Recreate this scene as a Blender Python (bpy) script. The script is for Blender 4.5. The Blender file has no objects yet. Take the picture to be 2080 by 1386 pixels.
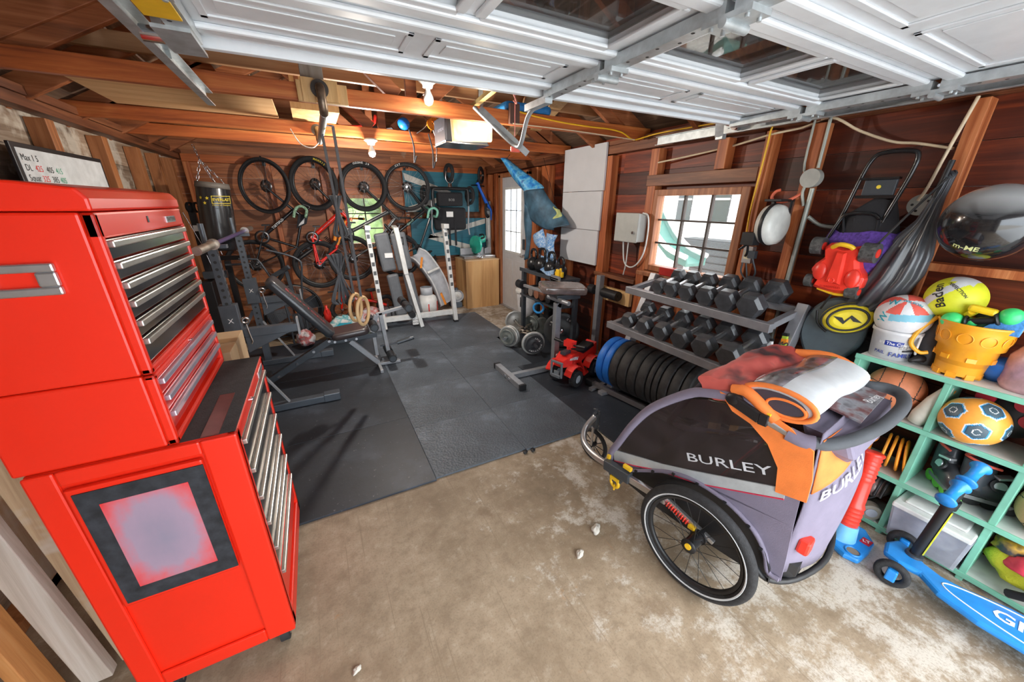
import bpy, math, random
from mathutils import Matrix, Vector, Euler
random.seed(7)
SC = bpy.context.scene
COL = SC.collection
PI = math.pi
# ------------------------------------------------------------------ camera
cam_d = bpy.data.cameras.new('camera'); cam = bpy.data.objects.new('camera', cam_d); COL.objects.link(cam)
pit, roll, yaw = 0.3600121, 0.00758914, 0.4798631
cy, sy, cp, sp, cr, sr = math.cos(yaw), math.sin(yaw), math.cos(pit), math.sin(pit), math.cos(roll), math.sin(roll)
_f = Vector((sy, cy, 0)); _r = Vector((cy, -sy, 0)); _u = Vector((0, 0, 1))
_f2 = _f*cp - _u*sp; _u2 = _u*cp + _f*sp
_r3 = _r*cr + _u2*sr; _u3 = _u2*cr - _r*sr
cam.matrix_world = Matrix((( _r3.x, _u3.x, -_f2.x, 0), (_r3.y, _u3.y, -_f2.y, 0), (_r3.z, _u3.z, -_f2.z, 1.66), (0, 0, 0, 1)))
cam_d.sensor_width = 36; cam_d.lens = 740.256/2080*36; cam_d.clip_start = 0.02; cam_d.clip_end = 200
SC.camera = cam
# ------------------------------------------------------------------ world: bright overcast day
wd = bpy.data.worlds.new('overcast_sky'); SC.world = wd; wd.use_nodes = True
nt = wd.node_tree; nt.nodes.clear()
wo = nt.nodes.new('ShaderNodeOutputWorld'); bg = nt.nodes.new('ShaderNodeBackground')
tc = nt.nodes.new('ShaderNodeTexCoord'); sx = nt.nodes.new('ShaderNodeSeparateXYZ'); rp = nt.nodes.new('ShaderNodeValToRGB')
nt.links.new(tc.outputs['Generated'], sx.inputs[0]); nt.links.new(sx.outputs['Z'], rp.inputs[0])
rp.color_ramp.elements[0].color = (.72, .80, .88, 1); rp.color_ramp.elements[1].color = (.94, .98, 1.0, 1); rp.color_ramp.elements[1].position = .6
nt.links.new(rp.outputs[0], bg.inputs[0]); bg.inputs[1].default_value = 5.5
nt.links.new(bg.outputs[0], wo.inputs[0])
sun_d = bpy.data.lights.new('sun', 'SUN'); sun_d.energy = 1.2; sun_d.angle = .35; sun_d.color = (1, .96, .9)
sun = bpy.data.objects.new('sun', sun_d); COL.objects.link(sun); sun.location = (3, -6, 8)
sun.rotation_euler = Vector((-.35, .75, -.75)).to_track_quat('-Z', 'Y').to_euler()
def portal(loc, rot, sx_, sy_):   # guides sky light through an opening of the room
    d = bpy.data.lights.new('daylight_opening', 'AREA'); d.shape = 'RECTANGLE'; d.size = sx_; d.size_y = sy_
    d.cycles.is_portal = True
    o = bpy.data.objects.new('daylight_opening', d); COL.objects.link(o); o.location = loc; o.rotation_euler = rot
portal((.7, -1.0, 1.05), (PI/2, 0, 0), 3.2, 2.1)
portal((2.84, 2.08, 1.43), (0, PI/2, 0), .62, .8)
portal((2.84, 5.2, 1.4), (0, PI/2, 0), .95, .55)
def lamp(name, loc, e, col, r=.03):   # opener lamp, plus fill added under both bulbs to brighten the deep room
    d = bpy.data.lights.new(name, 'POINT'); d.energy = e; d.color = col; d.shadow_soft_size = r
    o = bpy.data.objects.new(name, d); COL.objects.link(o); o.location = loc
lamp('near_bulb_fill', (.765, 2.56, 2.19), 4, (1, .93, .84)); lamp('far_bulb_fill', (.56, 3.80, 2.02), 70, (1, .93, .84)); lamp('opener_lamp_light', (1.19, 2.74, 2.08), 9, (1, .84, .62))
portal((.72, 6.28, 1.4), (-PI/2, 0, 0), .5, .68)
vs = SC.view_settings
vs.view_transform = 'Standard'; vs.look = 'None'; vs.gamma = 1; vs.use_curve_mapping = False
vs.exposure = 0.45
# ------------------------------------------------------------------ materials
MATS = {}
def _new(name):
    m = bpy.data.materials.new(name); m.use_nodes = True
    nt = m.node_tree; b = nt.nodes['Principled BSDF']
    return m, nt, b
def _mixc(nt, fac, a, b, mode='MIX'):
    n = nt.nodes.new('ShaderNodeMix'); n.data_type = 'RGBA'; n.blend_type = mode
    for i, v in ((0, fac), (6, a), (7, b)):
        if hasattr(v, 'links'): nt.links.new(v, n.inputs[i])
        elif i: n.inputs[i].default_value = (*v, 1)
        else: n.inputs[i].default_value = v
    return n.outputs[2]
def _noise(nt, scale, detail=3, vec=None, rough=.55):
    n = nt.nodes.new('ShaderNodeTexNoise'); n.inputs['Scale'].default_value = scale
    n.inputs['Detail'].default_value = detail; n.inputs['Roughness'].default_value = rough
    if vec is not None: nt.links.new(vec, n.inputs['Vector'])
    return n
def _ramp(nt, inp, stops):
    r = nt.nodes.new('ShaderNodeValToRGB'); nt.links.new(inp, r.inputs[0])
    e = r.color_ramp.elements
    while len(e) < len(stops): e.new(.5)
    for k, (p, c) in enumerate(stops):
        e[k].position = p; e[k].color = (*c, 1) if len(c) == 3 else c
    return r.outputs[0]
def _bump(nt, b, inp, strength, dist=.01):
    n = nt.nodes.new('ShaderNodeBump'); n.inputs['Strength'].default_value = strength; n.inputs['Distance'].default_value = dist
    nt.links.new(inp, n.inputs['Height']); nt.links.new(n.outputs[0], b.inputs['Normal'])
def mat(name, col, rough=.5, metal=0., var=.12, scale=14., bump=0., bscale=200., alpha=1., emis=0., coat=0., trans=0., spec=None):
    if name in MATS: return MATS[name]
    m, nt, b = _new(name)
    tc = nt.nodes.new('ShaderNodeTexCoord').outputs['Object']
    n = _noise(nt, scale, 4, tc)
    dk = tuple(max(0, c*(1-var)) for c in col); lt = tuple(min(1, c*(1+var)) for c in col)
    c = _ramp(nt, n.outputs[0], [(.3, dk), (.7, lt)])
    nt.links.new(c, b.inputs['Base Color'])
    b.inputs['Roughness'].default_value = rough; b.inputs['Metallic'].default_value = metal
    if spec is not None: b.inputs['Specular IOR Level'].default_value = spec
    if coat: b.inputs['Coat Weight'].default_value = coat; b.inputs['Coat Roughness'].default_value = .1
    if trans: b.inputs['Transmission Weight'].default_value = trans
    if alpha < 1: b.inputs['Alpha'].default_value = alpha
    if emis: nt.links.new(c, b.inputs['Emission Color']); b.inputs['Emission Strength'].default_value = emis
    if bump: _bump(nt, b, _noise(nt, bscale, 2, tc).outputs[0], bump, .004)
    MATS[name] = m; return m
def wood(name, dark, mid, light, axis='y', rough=.6, grain=1., island=.5, patch=None, bump=.25):
    """sawn timber: grain stretched along axis, each board (mesh island) with a tone of its own"""
    if name in MATS: return MATS[name]
    m, nt, b = _new(name)
    tc = nt.nodes.new('ShaderNodeTexCoord').outputs['Object']
    geo = nt.nodes.new('ShaderNodeNewGeometry')
    mp = nt.nodes.new('ShaderNodeMapping'); s = {'x': (1.2, 22, 22), 'y': (22, 1.2, 22), 'z': (22, 22, 1.2)}[axis]
    mp.inputs['Scale'].default_value = tuple(v*grain for v in s)
    ad = nt.nodes.new('ShaderNodeVectorMath'); ad.operation = 'MULTIPLY_ADD'
    cb = nt.nodes.new('ShaderNodeCombineXYZ')
    for i in range(3): nt.links.new(geo.outputs['Random Per Island'], cb.inputs[i])
    nt.links.new(cb.outputs[0], ad.inputs[0]); ad.inputs[1].default_value = (13, 7, 5); nt.links.new(tc, ad.inputs[2])
    nt.links.new(ad.outputs[0], mp.inputs[0])
    n = _noise(nt, 1, 6, mp.outputs[0], .65); n.inputs['Distortion'].default_value = .6
    c = _ramp(nt, n.outputs[0], [(.28, dark), (.5, mid), (.72, light)])
    hs = nt.nodes.new('ShaderNodeHueSaturation'); nt.links.new(c, hs.inputs['Color'])
    mr = nt.nodes.new('ShaderNodeMapRange'); nt.links.new(geo.outputs['Random Per Island'], mr.inputs[0])
    mr.inputs[3].default_value = 1-island; mr.inputs[4].default_value = 1+island*.6; nt.links.new(mr.outputs[0], hs.inputs['Value'])
    out = hs.outputs[0]
    if patch:   # weathered / painted-over areas: (colour, coverage)
        pn = _noise(nt, 1.6, 5, tc, .7)
        f = _ramp(nt, pn.outputs[0], [(patch[1], (0, 0, 0)), (patch[1]+.07, (1, 1, 1))])
        out = _mixc(nt, f, out, _mixc(nt, .35, patch[0], out))
    nt.links.new(out, b.inputs['Base Color']); b.inputs['Roughness'].default_value = rough
    _bump(nt, b, n.outputs[0], bump, .004)
    MATS[name] = m; return m
# ------------------------------------------------------------------ mesh builder
def _frame(d, up=None):
    d = Vector(d).normalized()
    u = Vector(up) if up is not None else (Vector((0, 0, 1)) if abs(d.z) < .95 else Vector((0, 1, 0)))
    x = u.cross(d)
    if x.length < 1e-6: x = Vector((1, 0, 0)).cross(d)
    x.normalize(); y = d.cross(x)
    return x, y, d
def catmull(pts, n=6, closed=False):
    P = [Vector(p) for p in pts]; out = []
    N = len(P); seg = N if closed else N-1
    for i in range(seg):
        p1, p2 = P[i], P[(i+1) % N]
        p0 = P[(i-1) % N] if (closed or i) else p1*2-p2
        p3 = P[(i+2) % N] if (closed or i+2 < N) else p2*2-p1
        for k in range(n):
            t = k/n
            out.append(.5*((2*p1)+(p2-p0)*t+(2*p0-5*p1+4*p2-p3)*t*t+(3*p1-p0-3*p2+p3)*t**3))
    if not closed: out.append(P[-1])
    return out
class B:
    def __init__(s): s.v = []; s.f = []; s.sm = []; s.mi = []; s.k = 0; s.M = Matrix.Identity(4)
    def at(s, loc=(0, 0, 0), rot=(0, 0, 0)):
        s.M = Matrix.Translation(loc) @ Euler(rot).to_matrix().to_4x4(); return s
    def add(s, vs, fs, smooth=False):
        o = len(s.v)
        for p in vs: s.v.append(tuple(s.M @ Vector(p)))
        for f in fs: s.f.append([i+o for i in f]); s.sm.append(smooth); s.mi.append(s.k)
        return s
    def box(s, x0, x1, y0, y1, z0, z1):
        return s.add([(x, y, z) for x in (x0, x1) for y in (y0, y1) for z in (z0, z1)],
                     [(0, 1, 3, 2), (4, 6, 7, 5), (0, 4, 5, 1), (2, 3, 7, 6), (0, 2, 6, 4), (1, 5, 7, 3)])
    def cbox(s, c, d): return s.box(c[0]-d[0]/2, c[0]+d[0]/2, c[1]-d[1]/2, c[1]+d[1]/2, c[2]-d[2]/2, c[2]+d[2]/2)
    def bar(s, p0, p1, w, h, up=None):
        """rectangular bar from p0 to p1, w across, h along up"""
        p0, p1 = Vector(p0), Vector(p1); x, y, d = _frame(p1-p0, up)
        c = []
        for p in (p0, p1):
            for a, b_ in ((-1, -1), (1, -1), (1, 1), (-1, 1)): c.append(p+x*a*w/2+y*b_*h/2)
        return s.add(c, [(3, 2, 1, 0), (4, 5, 6, 7), (0, 1, 5, 4), (1, 2, 6, 5), (2, 3, 7, 6), (3, 0, 4, 7)])
    def cyl(s, p0, p1, r, r1=None, n=16, caps=True):
        p0, p1 = Vector(p0), Vector(p1); x, y, d = _frame(p1-p0); r1 = r if r1 is None else r1
        v = []
        for p, rr in ((p0, r), (p1, r1)):
            for i in range(n):
                a = 2*PI*i/n; v.append(p+x*math.cos(a)*rr+y*math.sin(a)*rr)
        s.add(v, [(i, (i+1) % n, (i+1) % n+n, i+n) for i in range(n)], True)
        if caps:
            s.add(v[:n], [tuple(range(n))[::-1]]); s.add(v[n:], [tuple(range(n))])
        return s
    def tube(s, pts, r, n=8, closed=False, sm=0, caps=True):
        P = catmull(pts, sm, closed) if sm else [Vector(p) for p in pts]
        N = len(P); v = []; px = None
        rr = r if isinstance(r, (list, tuple)) else None
        for i in range(N):
            a = P[(i-1) % N] if (closed or i) else P[i]; b_ = P[(i+1) % N] if (closed or i < N-1) else P[i]
            d = (b_-a).normalized() if (b_-a).length > 1e-9 else Vector((0, 0, 1))
            if px is None: x, y, _ = _frame(d)
            else:
                x = px-d*px.dot(d)
                if x.length < 1e-6: x = _frame(d)[0]
                x.normalize(); y = d.cross(x)
            px = x
            q = r if rr is None else rr[min(len(rr)-1, int(i/(max(1, N-1))*(len(rr)-1)+.5))]
            for k in range(n):
                t = 2*PI*k/n; v.append(P[i]+x*math.cos(t)*q+y*math.sin(t)*q)
        f = []
        for i in range(N if closed else N-1):
            j = (i+1) % N
            for k in range(n): f.append((i*n+k, i*n+(k+1) % n, j*n+(k+1) % n, j*n+k))
        s.add(v, f, True)
        if caps and not closed: s.add(v[:n], [tuple(range(n))[::-1]]); s.add(v[-n:], [tuple(range(n))])
        return s
    def lathe(s, prof, o=(0, 0, 0), d=(0, 0, 1), n=32, flat=False):
        x, y, z = _frame(d); o = Vector(o); v = []
        for r, h in prof:
            for i in range(n):
                a = 2*PI*i/n; v.append(o+z*h+x*math.cos(a)*r+y*math.sin(a)*r)
        f = [(j*n+i, j*n+(i+1) % n, (j+1)*n+(i+1) % n, (j+1)*n+i) for j in range(len(prof)-1) for i in range(n)]
        s.add(v, f, not flat); return s
    def disc(s, o, d, r, n=32, r0=0):
        return s.lathe([(r0 or .0001, 0), (r, 0)], o, d, n, True)
    def torus(s, o, d, R, r, n=32, m=10):
        return s.lathe([(R+r*math.cos(2*PI*i/m), r*math.sin(2*PI*i/m)) for i in range(m+1)], o, d, n)
    def sph(s, c, r, n=20, m=12):
        if not isinstance(r, (tuple, list)): r = (r, r, r)
        v = []; f = []
        for j in range(m+1):
            t = PI*j/m
            for i in range(n):
                a = 2*PI*i/n; v.append((c[0]+r[0]*math.sin(t)*math.cos(a), c[1]+r[1]*math.sin(t)*math.sin(a), c[2]+r[2]*math.cos(t)))
        for j in range(m):
            for i in range(n): f.append((j*n+i, (j+1)*n+i, (j+1)*n+(i+1) % n, j*n+(i+1) % n))
        return s.add(v, f, True)
    def prism(s, pts, o, ex, ey, ez):
        """outline pts in the (ex,ey) plane at o, thickened by vector ez"""
        o, ex, ey, ez = Vector(o), Vector(ex), Vector(ey), Vector(ez); n = len(pts)
        a = [o+ex*p[0]+ey*p[1] for p in pts]; b_ = [p+ez for p in a]
        return s.add(a+b_, [tuple(range(n))[::-1], tuple(range(n, 2*n))]+[(i, (i+1) % n, n+(i+1) % n, n+i) for i in range(n)])
    def loft(s, rings, closed=True, caps=True, smooth=True):
        n = len(rings[0]); v = [p for r in rings for p in r]; f = []
        for j in range(len(rings)-1):
            for i in range(n if closed else n-1): f.append((j*n+i, j*n+(i+1) % n, (j+1)*n+(i+1) % n, (j+1)*n+i))
        s.add(v, f, smooth)
        if caps and closed: s.add(rings[0], [tuple(range(n))[::-1]]); s.add(rings[-1], [tuple(range(n))])
        return s
    def text(s, t, size, o, ex, ey, th=.0006, align='CENTER', bold=0):
        c = bpy.data.curves.new('t', 'FONT'); c.body = t; c.size = size; c.align_x = align; c.align_y = 'CENTER'; c.resolution_u = 2
        c.offset = bold*size
        ob = bpy.data.objects.new('t', c); COL.objects.link(ob)
        me = bpy.data.meshes.new_from_object(ob.evaluated_get(bpy.context.evaluated_depsgraph_get()))
        ex, ey = Vector(ex).normalized(), Vector(ey).normalized(); ez = ex.cross(ey); o = Vector(o)+ez*th
        s.add([o+ex*v.co.x+ey*v.co.y for v in me.vertices], [tuple(p.vertices) for p in me.polygons])
        bpy.data.objects.remove(ob); bpy.data.meshes.remove(me); bpy.data.curves.remove(c)
        return s
    def mesh(s, name, mats):
        me = bpy.data.meshes.new(name); me.from_pydata(s.v, [], s.f)
        for p, a, k in zip(me.polygons, s.sm, s.mi): p.use_smooth = a; p.material_index = k
        for m in (mats if isinstance(mats, (list, tuple)) else [mats]): me.materials.append(m)
        me.validate(); return me
# ------------------------------------------------------------------ objects
def _tag(o, label, cat, group):
    if label: o['label'] = label
    if cat: o['category'] = cat
    if group: o['group'] = group
def thing(name, label, cat, loc=(0, 0, 0), rz=0, group=None):
    o = bpy.data.objects.new(name, None); COL.objects.link(o); o.location = loc; o.rotation_euler = (0, 0, rz); o.empty_display_size = .05
    _tag(o, label, cat, group); return o
def _root(o):
    while o.parent: o = o.parent
    return o
def part(par, name, b, m, label=None, bev=0., w=False, sol=0., sub=0):
    if w:
        r = _root(par); Mi = (Matrix.Translation(r.location) @ r.rotation_euler.to_matrix().to_4x4()).inverted()
        b.v = [tuple(Mi @ Vector(p)) for p in b.v]
    o = bpy.data.objects.new(name, b.mesh(name, m)); COL.objects.link(o); o.parent = par
    if label: o['label'] = label
    _mods(o, bev, sol, sub); return o
def _mods(o, bev, sol, sub):
    if sol: q = o.modifiers.new('solid', 'SOLIDIFY'); q.thickness = sol; q.offset = 0
    if bev: q = o.modifiers.new('bevel', 'BEVEL'); q.width = bev; q.segments = 2; q.limit_method = 'ANGLE'; q.angle_limit = .7
    if sub: q = o.modifiers.new('sub', 'SUBSURF'); q.levels = sub; q.render_levels = sub
def single(name, b, m, label, cat, loc=(0, 0, 0), rz=0, group=None, bev=0., w=False, sol=0., sub=0):
    if w:
        Mi = (Matrix.Translation(loc) @ Euler((0, 0, rz)).to_matrix().to_4x4()).inverted(); b.v = [tuple(Mi @ Vector(p)) for p in b.v]
    o = bpy.data.objects.new(name, b.mesh(name, m)); COL.objects.link(o); o.location = loc; o.rotation_euler = (0, 0, rz)
    _tag(o, label, cat, group); _mods(o, bev, sol, sub); return o
def struct(name, b, m, par=None, bev=0.):
    o = bpy.data.objects.new(name, b.mesh(name, m)); COL.objects.link(o)
    if par: o.parent = par
    else: o['kind'] = 'structure'
    _mods(o, bev, 0, 0); return o
def dup(root, loc, rot, label=None, group=None):
    r = root.copy(); COL.objects.link(r); r.location = loc
    r.rotation_euler = rot if isinstance(rot, (tuple, list)) else (0, 0, rot)
    if label: r['label'] = label
    if group: r['group'] = group
    for ch in list(root.children):
        c = ch.copy(); COL.objects.link(c); c.parent = r
        for g in list(ch.children):
            d = g.copy(); COL.objects.link(d); d.parent = c
    return r
X, Y, Z = Vector((1, 0, 0)), Vector((0, 1, 0)), Vector((0, 0, 1))
# shared materials
BLK = mat('black_plastic', (.012, .012, .014), .45)
RUB = mat('black_rubber', (.018, .018, .02), .75, var=.3, scale=40, bump=.2)
TYRE = mat('tyre_rubber', (.022, .022, .024), .8, var=.35, scale=60, bump=.5, bscale=260)
CHR = mat('chrome', (.75, .75, .78), .18, 1.)
STL = mat('galvanised_steel', (.50, .54, .56), .38, .5, var=.2, scale=20)
ALU = mat('brushed_aluminium', (.6, .61, .63), .32, .9)
SIL = mat('silver_grey_paint', (.33, .34, .36), .4, .3)
DGR = mat('dark_grey_paint', (.055, .065, .078), .38, .2, coat=.2)
WHT = mat('white_paint', (.78, .78, .76), .4)
YEL = mat('yellow_plastic', (.85, .52, .02), .4)
RED = mat('red_plastic', (.75, .03, .02), .35, coat=.3)
REDD = mat('dark_red_paint', (.45, .02, .015), .35)
ORG = mat('orange_plastic', (.95, .3, .02), .4)
BLU = mat('blue_plastic', (.01, .14, .55), .35, coat=.3)
LBL = mat('light_blue_plastic', (.02, .26, .72), .35, coat=.3)
GRN = mat('green_plastic', (.05, .55, .15), .4)
FAB = mat('black_fabric', (.02, .02, .024), .9, bump=.3, bscale=400)
GFAB = mat('grey_fabric', (.16, .145, .185), .9, bump=.2, bscale=400)
INK = mat('white_print', (.85, .85, .85), .6, var=.03)
KINK = mat('black_print', (.02, .02, .02), .6, var=.03)
YINK = mat('yellow_print', (.8, .62, .05), .6, var=.05)
# ================================================================== THE ROOM
XL, XR, YB, YF, ZP = -1.40, 2.79, 6.24, -1.0, 2.20     # inner board faces, plate height
WR = wood('red_brown_boards', (.035, .006, .002), (.12, .018, .005), (.34, .06, .012), 'y', .5, .7, .6, ((.26, .10, .06), .72))
WBK = wood('brown_back_boards', (.12, .036, .012), (.32, .105, .035), (.52, .22, .09), 'x', .55, .8, .45, ((.42, .30, .22), .62))
WLF = wood('weathered_left_boards', (.11, .065, .04), (.26, .18, .12), (.50, .42, .33), 'y', .7, .8, .6, ((.6, .55, .47), .5))
STUD = wood('orange_stud_timber', (.20, .042, .011), (.47, .125, .035), (.74, .29, .11), 'z', .5, 1, .25)
STUDL = wood('brown_stud_timber', (.20, .065, .02), (.42, .155, .05), (.58, .25, .10), 'z', .6, 1, .35)
BEAM = wood('orange_beam_timber', (.20, .04, .010), (.52, .13, .028), (.78, .29, .08), 'x', .5, .8, .25)
PLATE = wood('dark_plate_timber', (.06, .018, .008), (.17, .055, .022), (.32, .12, .05), 'y', .5, 1, .2)
RAFT = wood('rafter_timber', (.14, .04, .014), (.36, .11, .035), (.58, .22, .09), 'x', .6, 1, .3)
DECK = wood('roof_deck_boards', (.06, .03, .018), (.15, .085, .05), (.30, .19, .12), 'y', .8, 1, .6)
PINE = wood('pale_pine', (.50, .28, .10), (.68, .42, .18), (.80, .55, .28), 'z', .55, 1, .12)
PLY = wood('plywood', (.42, .22, .09), (.60, .35, .16), (.72, .47, .25), 'x', .55, .35, .1)
# floor ---------------------------------------------------------------
def concrete():
    m, nt, b = _new('stained_concrete'); tc = nt.nodes.new('ShaderNodeTexCoord').outputs['Object']
    n1 = _noise(nt, 1.1, 9, tc, .7); n2 = _noise(nt, 4.5, 12, tc, .78); n3 = _noise(nt, 2.1, 7, tc, .65); n4 = _noise(nt, 120, 3, tc); n6 = _noise(nt, 14, 8, tc, .7)
    c = _ramp(nt, n1.outputs[0], [(.3, (.15, .105, .065)), (.44, (.28, .21, .14)), (.56, (.39, .305, .215)), (.72, (.25, .18, .115))])
    c = _mixc(nt, _ramp(nt, n6.outputs[0], [(.35, (.5, .5, .5)), (.5, (0, 0, 0))]), c, (.20, .145, .095))
    c = _mixc(nt, _ramp(nt, n6.outputs[0], [(.55, (0, 0, 0)), (.75, (.45, .45, .45))]), c, (.62, .54, .43))
    sx = nt.nodes.new('ShaderNodeSeparateXYZ'); nt.links.new(tc, sx.inputs[0])     # spilled whitewash under the trailer
    mr = nt.nodes.new('ShaderNodeMapRange'); nt.links.new(sx.outputs['X'], mr.inputs[0]); mr.inputs[1].default_value = .2; mr.inputs[2].default_value = 1.6; mr.inputs[3].default_value = -.06; mr.inputs[4].default_value = .11
    ad = nt.nodes.new('ShaderNodeMath'); ad.operation = 'ADD'; nt.links.new(n2.outputs[0], ad.inputs[0]); nt.links.new(mr.outputs[0], ad.inputs[1])
    c = _mixc(nt, _ramp(nt, ad.outputs[0], [(.57, (0, 0, 0)), (.66, (.7, .7, .7))]), c, (.66, .62, .56))
    c = _mixc(nt, _ramp(nt, n3.outputs[0], [(.60, (0, 0, 0)), (.70, (.75, .75, .75))]), c, (.17, .11, .065))
    mp0 = nt.nodes.new('ShaderNodeMapping'); nt.links.new(tc, mp0.inputs[0]); mp0.inputs['Location'].default_value = (3, 5, 0); n7 = _noise(nt, 2.6, 6, mp0.outputs[0], .7)
    c = _mixc(nt, _ramp(nt, n7.outputs[0], [(.65, (0, 0, 0)), (.71, (.7, .7, .7))]), c, (.46, .20, .05))
    c = _mixc(nt, _ramp(nt, n4.outputs[0], [(.36, (.35, .35, .35)), (.48, (0, 0, 0))]), c, (.20, .15, .10))
    for sc_, rot, lo, cc in (((60, 1.1, 1), .05, .62, (.24, .18, .12)), ((22, 1.0, 1), .5, .70, (.42, .18, .05))):
        mp = nt.nodes.new('ShaderNodeMapping'); nt.links.new(tc, mp.inputs[0]); mp.inputs['Scale'].default_value = sc_; mp.inputs['Rotation'].default_value = (0, 0, rot)
        n5 = _noise(nt, 1, 4, mp.outputs[0]); c = _mixc(nt, _ramp(nt, n5.outputs[0], [(lo, (0, 0, 0)), (lo+.04, (.55, .55, .55))]), c, cc)
    nt.links.new(c, b.inputs['Base Color']); b.inputs['Roughness'].default_value = .65
    _bump(nt, b, n2.outputs[0], .35, .01); return m
b = B(); b.box(XL-.15, XR+.15, YF-.1, YB+.15, -.1, 0)
struct('floor', b, concrete())
# walls ---------------------------------------------------------------
def planks_y(b, x0, x1, y0, y1, z0, z1, h=.195, holes=()):
    z = z0; r = random.Random(int(x0*10))
    while z < z1-.01:
        zt = min(z+h-.003, z1); cuts = [(y0, y1)]
        for (a0, a1, c0, c1) in holes:
            if c0 < zt-.001 and c1 > z+.001:
                nc = []
                for (p, q) in cuts:
                    if a0 > p: nc.append((p, min(q, a0)))
                    if a1 < q: nc.append((max(p, a1), q))
                cuts = [k for k in nc if k[1]-k[0] > .01]
                if c0 > z+.004: b.box(x0, x1, a0, a1-.001, z, c0)
                if c1 < zt-.004: b.box(x0, x1, a0, a1-.001, c1, zt)
        for (p, q) in cuts:
            s = p
            while s < q-.01:
                e = min(q, s+r.uniform(1.2, 3.2)); e = q if q-e < .4 else e
                dx = r.uniform(0, .003); b.box(x0+dx, x1+dx, s, e-.001, z, zt); s = e
        z += h
def planks_x(b, y0, y1, x0, x1, z0, z1, h=.195, holes=()):
    t = B(); planks_y(t, y0, y1, x0, x1, z0, z1, h, holes)
    b.add([(v[1], v[0], v[2]) for v in t.v], [f[::-1] for f in t.f]); return b
WIN = (1.68, 2.50, 1.10, 1.77); DOOR = (4.79, 5.64, 0, 2.05); BWIN = (.44, .98, 1.04, 1.76)
b = B(); planks_y(b, XR, XR+.02, YF, YB, 0, ZP+.3, holes=(WIN, DOOR))
wall_r = struct('wall_right', b, WR)
b = B(); b.box(XR+.026, XR+.05, YF, YB, DOOR[3], ZP+.3)
for (p, q, z0, z1) in ((YF, WIN[0], 0, DOOR[3]), (WIN[1], DOOR[0], 0, DOOR[3]), (DOOR[1], YB+.05, 0, DOOR[3]), (WIN[0], WIN[1], 0, WIN[2]), (WIN[0], WIN[1], WIN[3], DOOR[3])): b.box(XR+.026, XR+.05, p, q, z0, z1)
sid = mat('exterior_siding', (.7, .7, .68), .7); struct('outer_sheathing', b, sid, wall_r)
b = B(); planks_x(b, YB, YB+.02, XL-.06, XR+.05, 0, ZP+1.6, holes=(BWIN,))
wall_b = struct('wall_back', b, WBK)
b = B()
for (p, q, z0, z1) in ((XL-.06, BWIN[0], 0, 3.8), (BWIN[1], XR+.05, 0, 3.8), (BWIN[0], BWIN[1], 0, BWIN[2]), (BWIN[0], BWIN[1], BWIN[3], 3.8)): b.box(p, q, YB+.026, YB+.05, z0, z1)
struct('outer_sheathing', b, sid, wall_b)
b = B(); planks_y(b, XL-.02, XL-.004, YF, YB, 0, ZP+.3)
wall_l = struct('wall_left', b, WLF)
b = B(); b.box(XL-.05, XL-.026, YF, YB, 0, ZP+.3); struct('outer_sheathing', b, sid, wall_l)
b = B(); b.box(XL, -.42, YF-.1, YF-.0, 0, 3.6); b.box(2.62, XR, YF-.1, YF, 0, 3.6); b.box(-.42, 2.62, YF-.1, YF, 2.13, 3.6)
struct('wall_front', b, WLF)
def stud(par, x0, x1, y0, y1, z0, z1, m=STUD, name='stud'):
    if z1 == ZP and name == 'stud': z1 = ZP-.0865
    b = B(); b.box(x0, x1, y0, y1, z0, z1); struct(name, b, m, par, .003)
xs0, xs1 = 2.70, XR-.001
for (y0, y1, z0, z1) in ((-.70, -.65, 0, ZP), (-.15, -.10, 0, ZP), (.69, .74, 0, ZP), (1.30, 1.36, 0, ZP), (1.575, 1.63, 0, ZP), (2.50, 2.59, 0, ZP), (3.08, 3.19, 0, ZP), (3.72, 3.79, 0, ZP), (4.22, 4.40, 0, ZP), (4.50, 4.655, 0, ZP), (5.78, 5.86, 0, ZP),
                         (1.885, 1.965, 1.91, ZP), (2.03, 2.10, .04, 1.06), (6.08, 6.235, 0, ZP)):
    stud(wall_r, xs0, xs1, y0, y1, z0, z1)
stud(wall_r, xs0, xs1, YF, YB, ZP-.075, ZP, PLATE, 'top_plate'); stud(wall_r, xs0, xs1, YF, YB, ZP+.002, ZP+.04, PLATE, 'top_plate')
stud(wall_r, xs0+.01, xs1, YF, 4.75, 0, .04, PLATE, 'sill_plate')
stud(wall_r, xs0-.02, xs1, 2.59, 3.19, .93, .97, PLATE, 'blocking')
stud(wall_r, 2.66, 2.70, 2.60, 3.06, .70, .84, PINE, 'blocking')
stud(wall_r, xs0, xs1, .0, .69, 1.36, 1.40, STUD, 'blocking')
# left wall
PALE = wood('pale_whitewashed_stud', (.36, .22, .12), (.58, .40, .24), (.72, .58, .42), 'z', .65, 1, .2, ((.62, .56, .5), .5))
for y in (-.55, .05, .65, 1.0, 1.95, 2.75, 3.45, 4.15, 4.8, 5.3, 5.75):
    stud(wall_l, XL, XL+.09, y, y+(.09 if y > 1.5 else .05), 0, ZP, STUDL if y > 2 else PALE)
stud(wall_l, XL, XL+.09, YF, YB, ZP-.06, ZP, PLATE, 'top_plate'); stud(wall_l, XL+.0, XL+.1, YF, YB, ZP+.002, ZP+.05, PLATE, 'top_plate')
stud(wall_l, XL, XL+.09, YF, YB, 0, .05, STUDL, 'sill_plate')
stud(wall_l, XL, XL+.05, YF, 2.2, .36, .52, wood('whitewashed_rail', (.35, .28, .22), (.52, .44, .36), (.62, .56, .5), 'y', .7, 1, .2, ((.3, .32, .5), .6)), 'rail')
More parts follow.
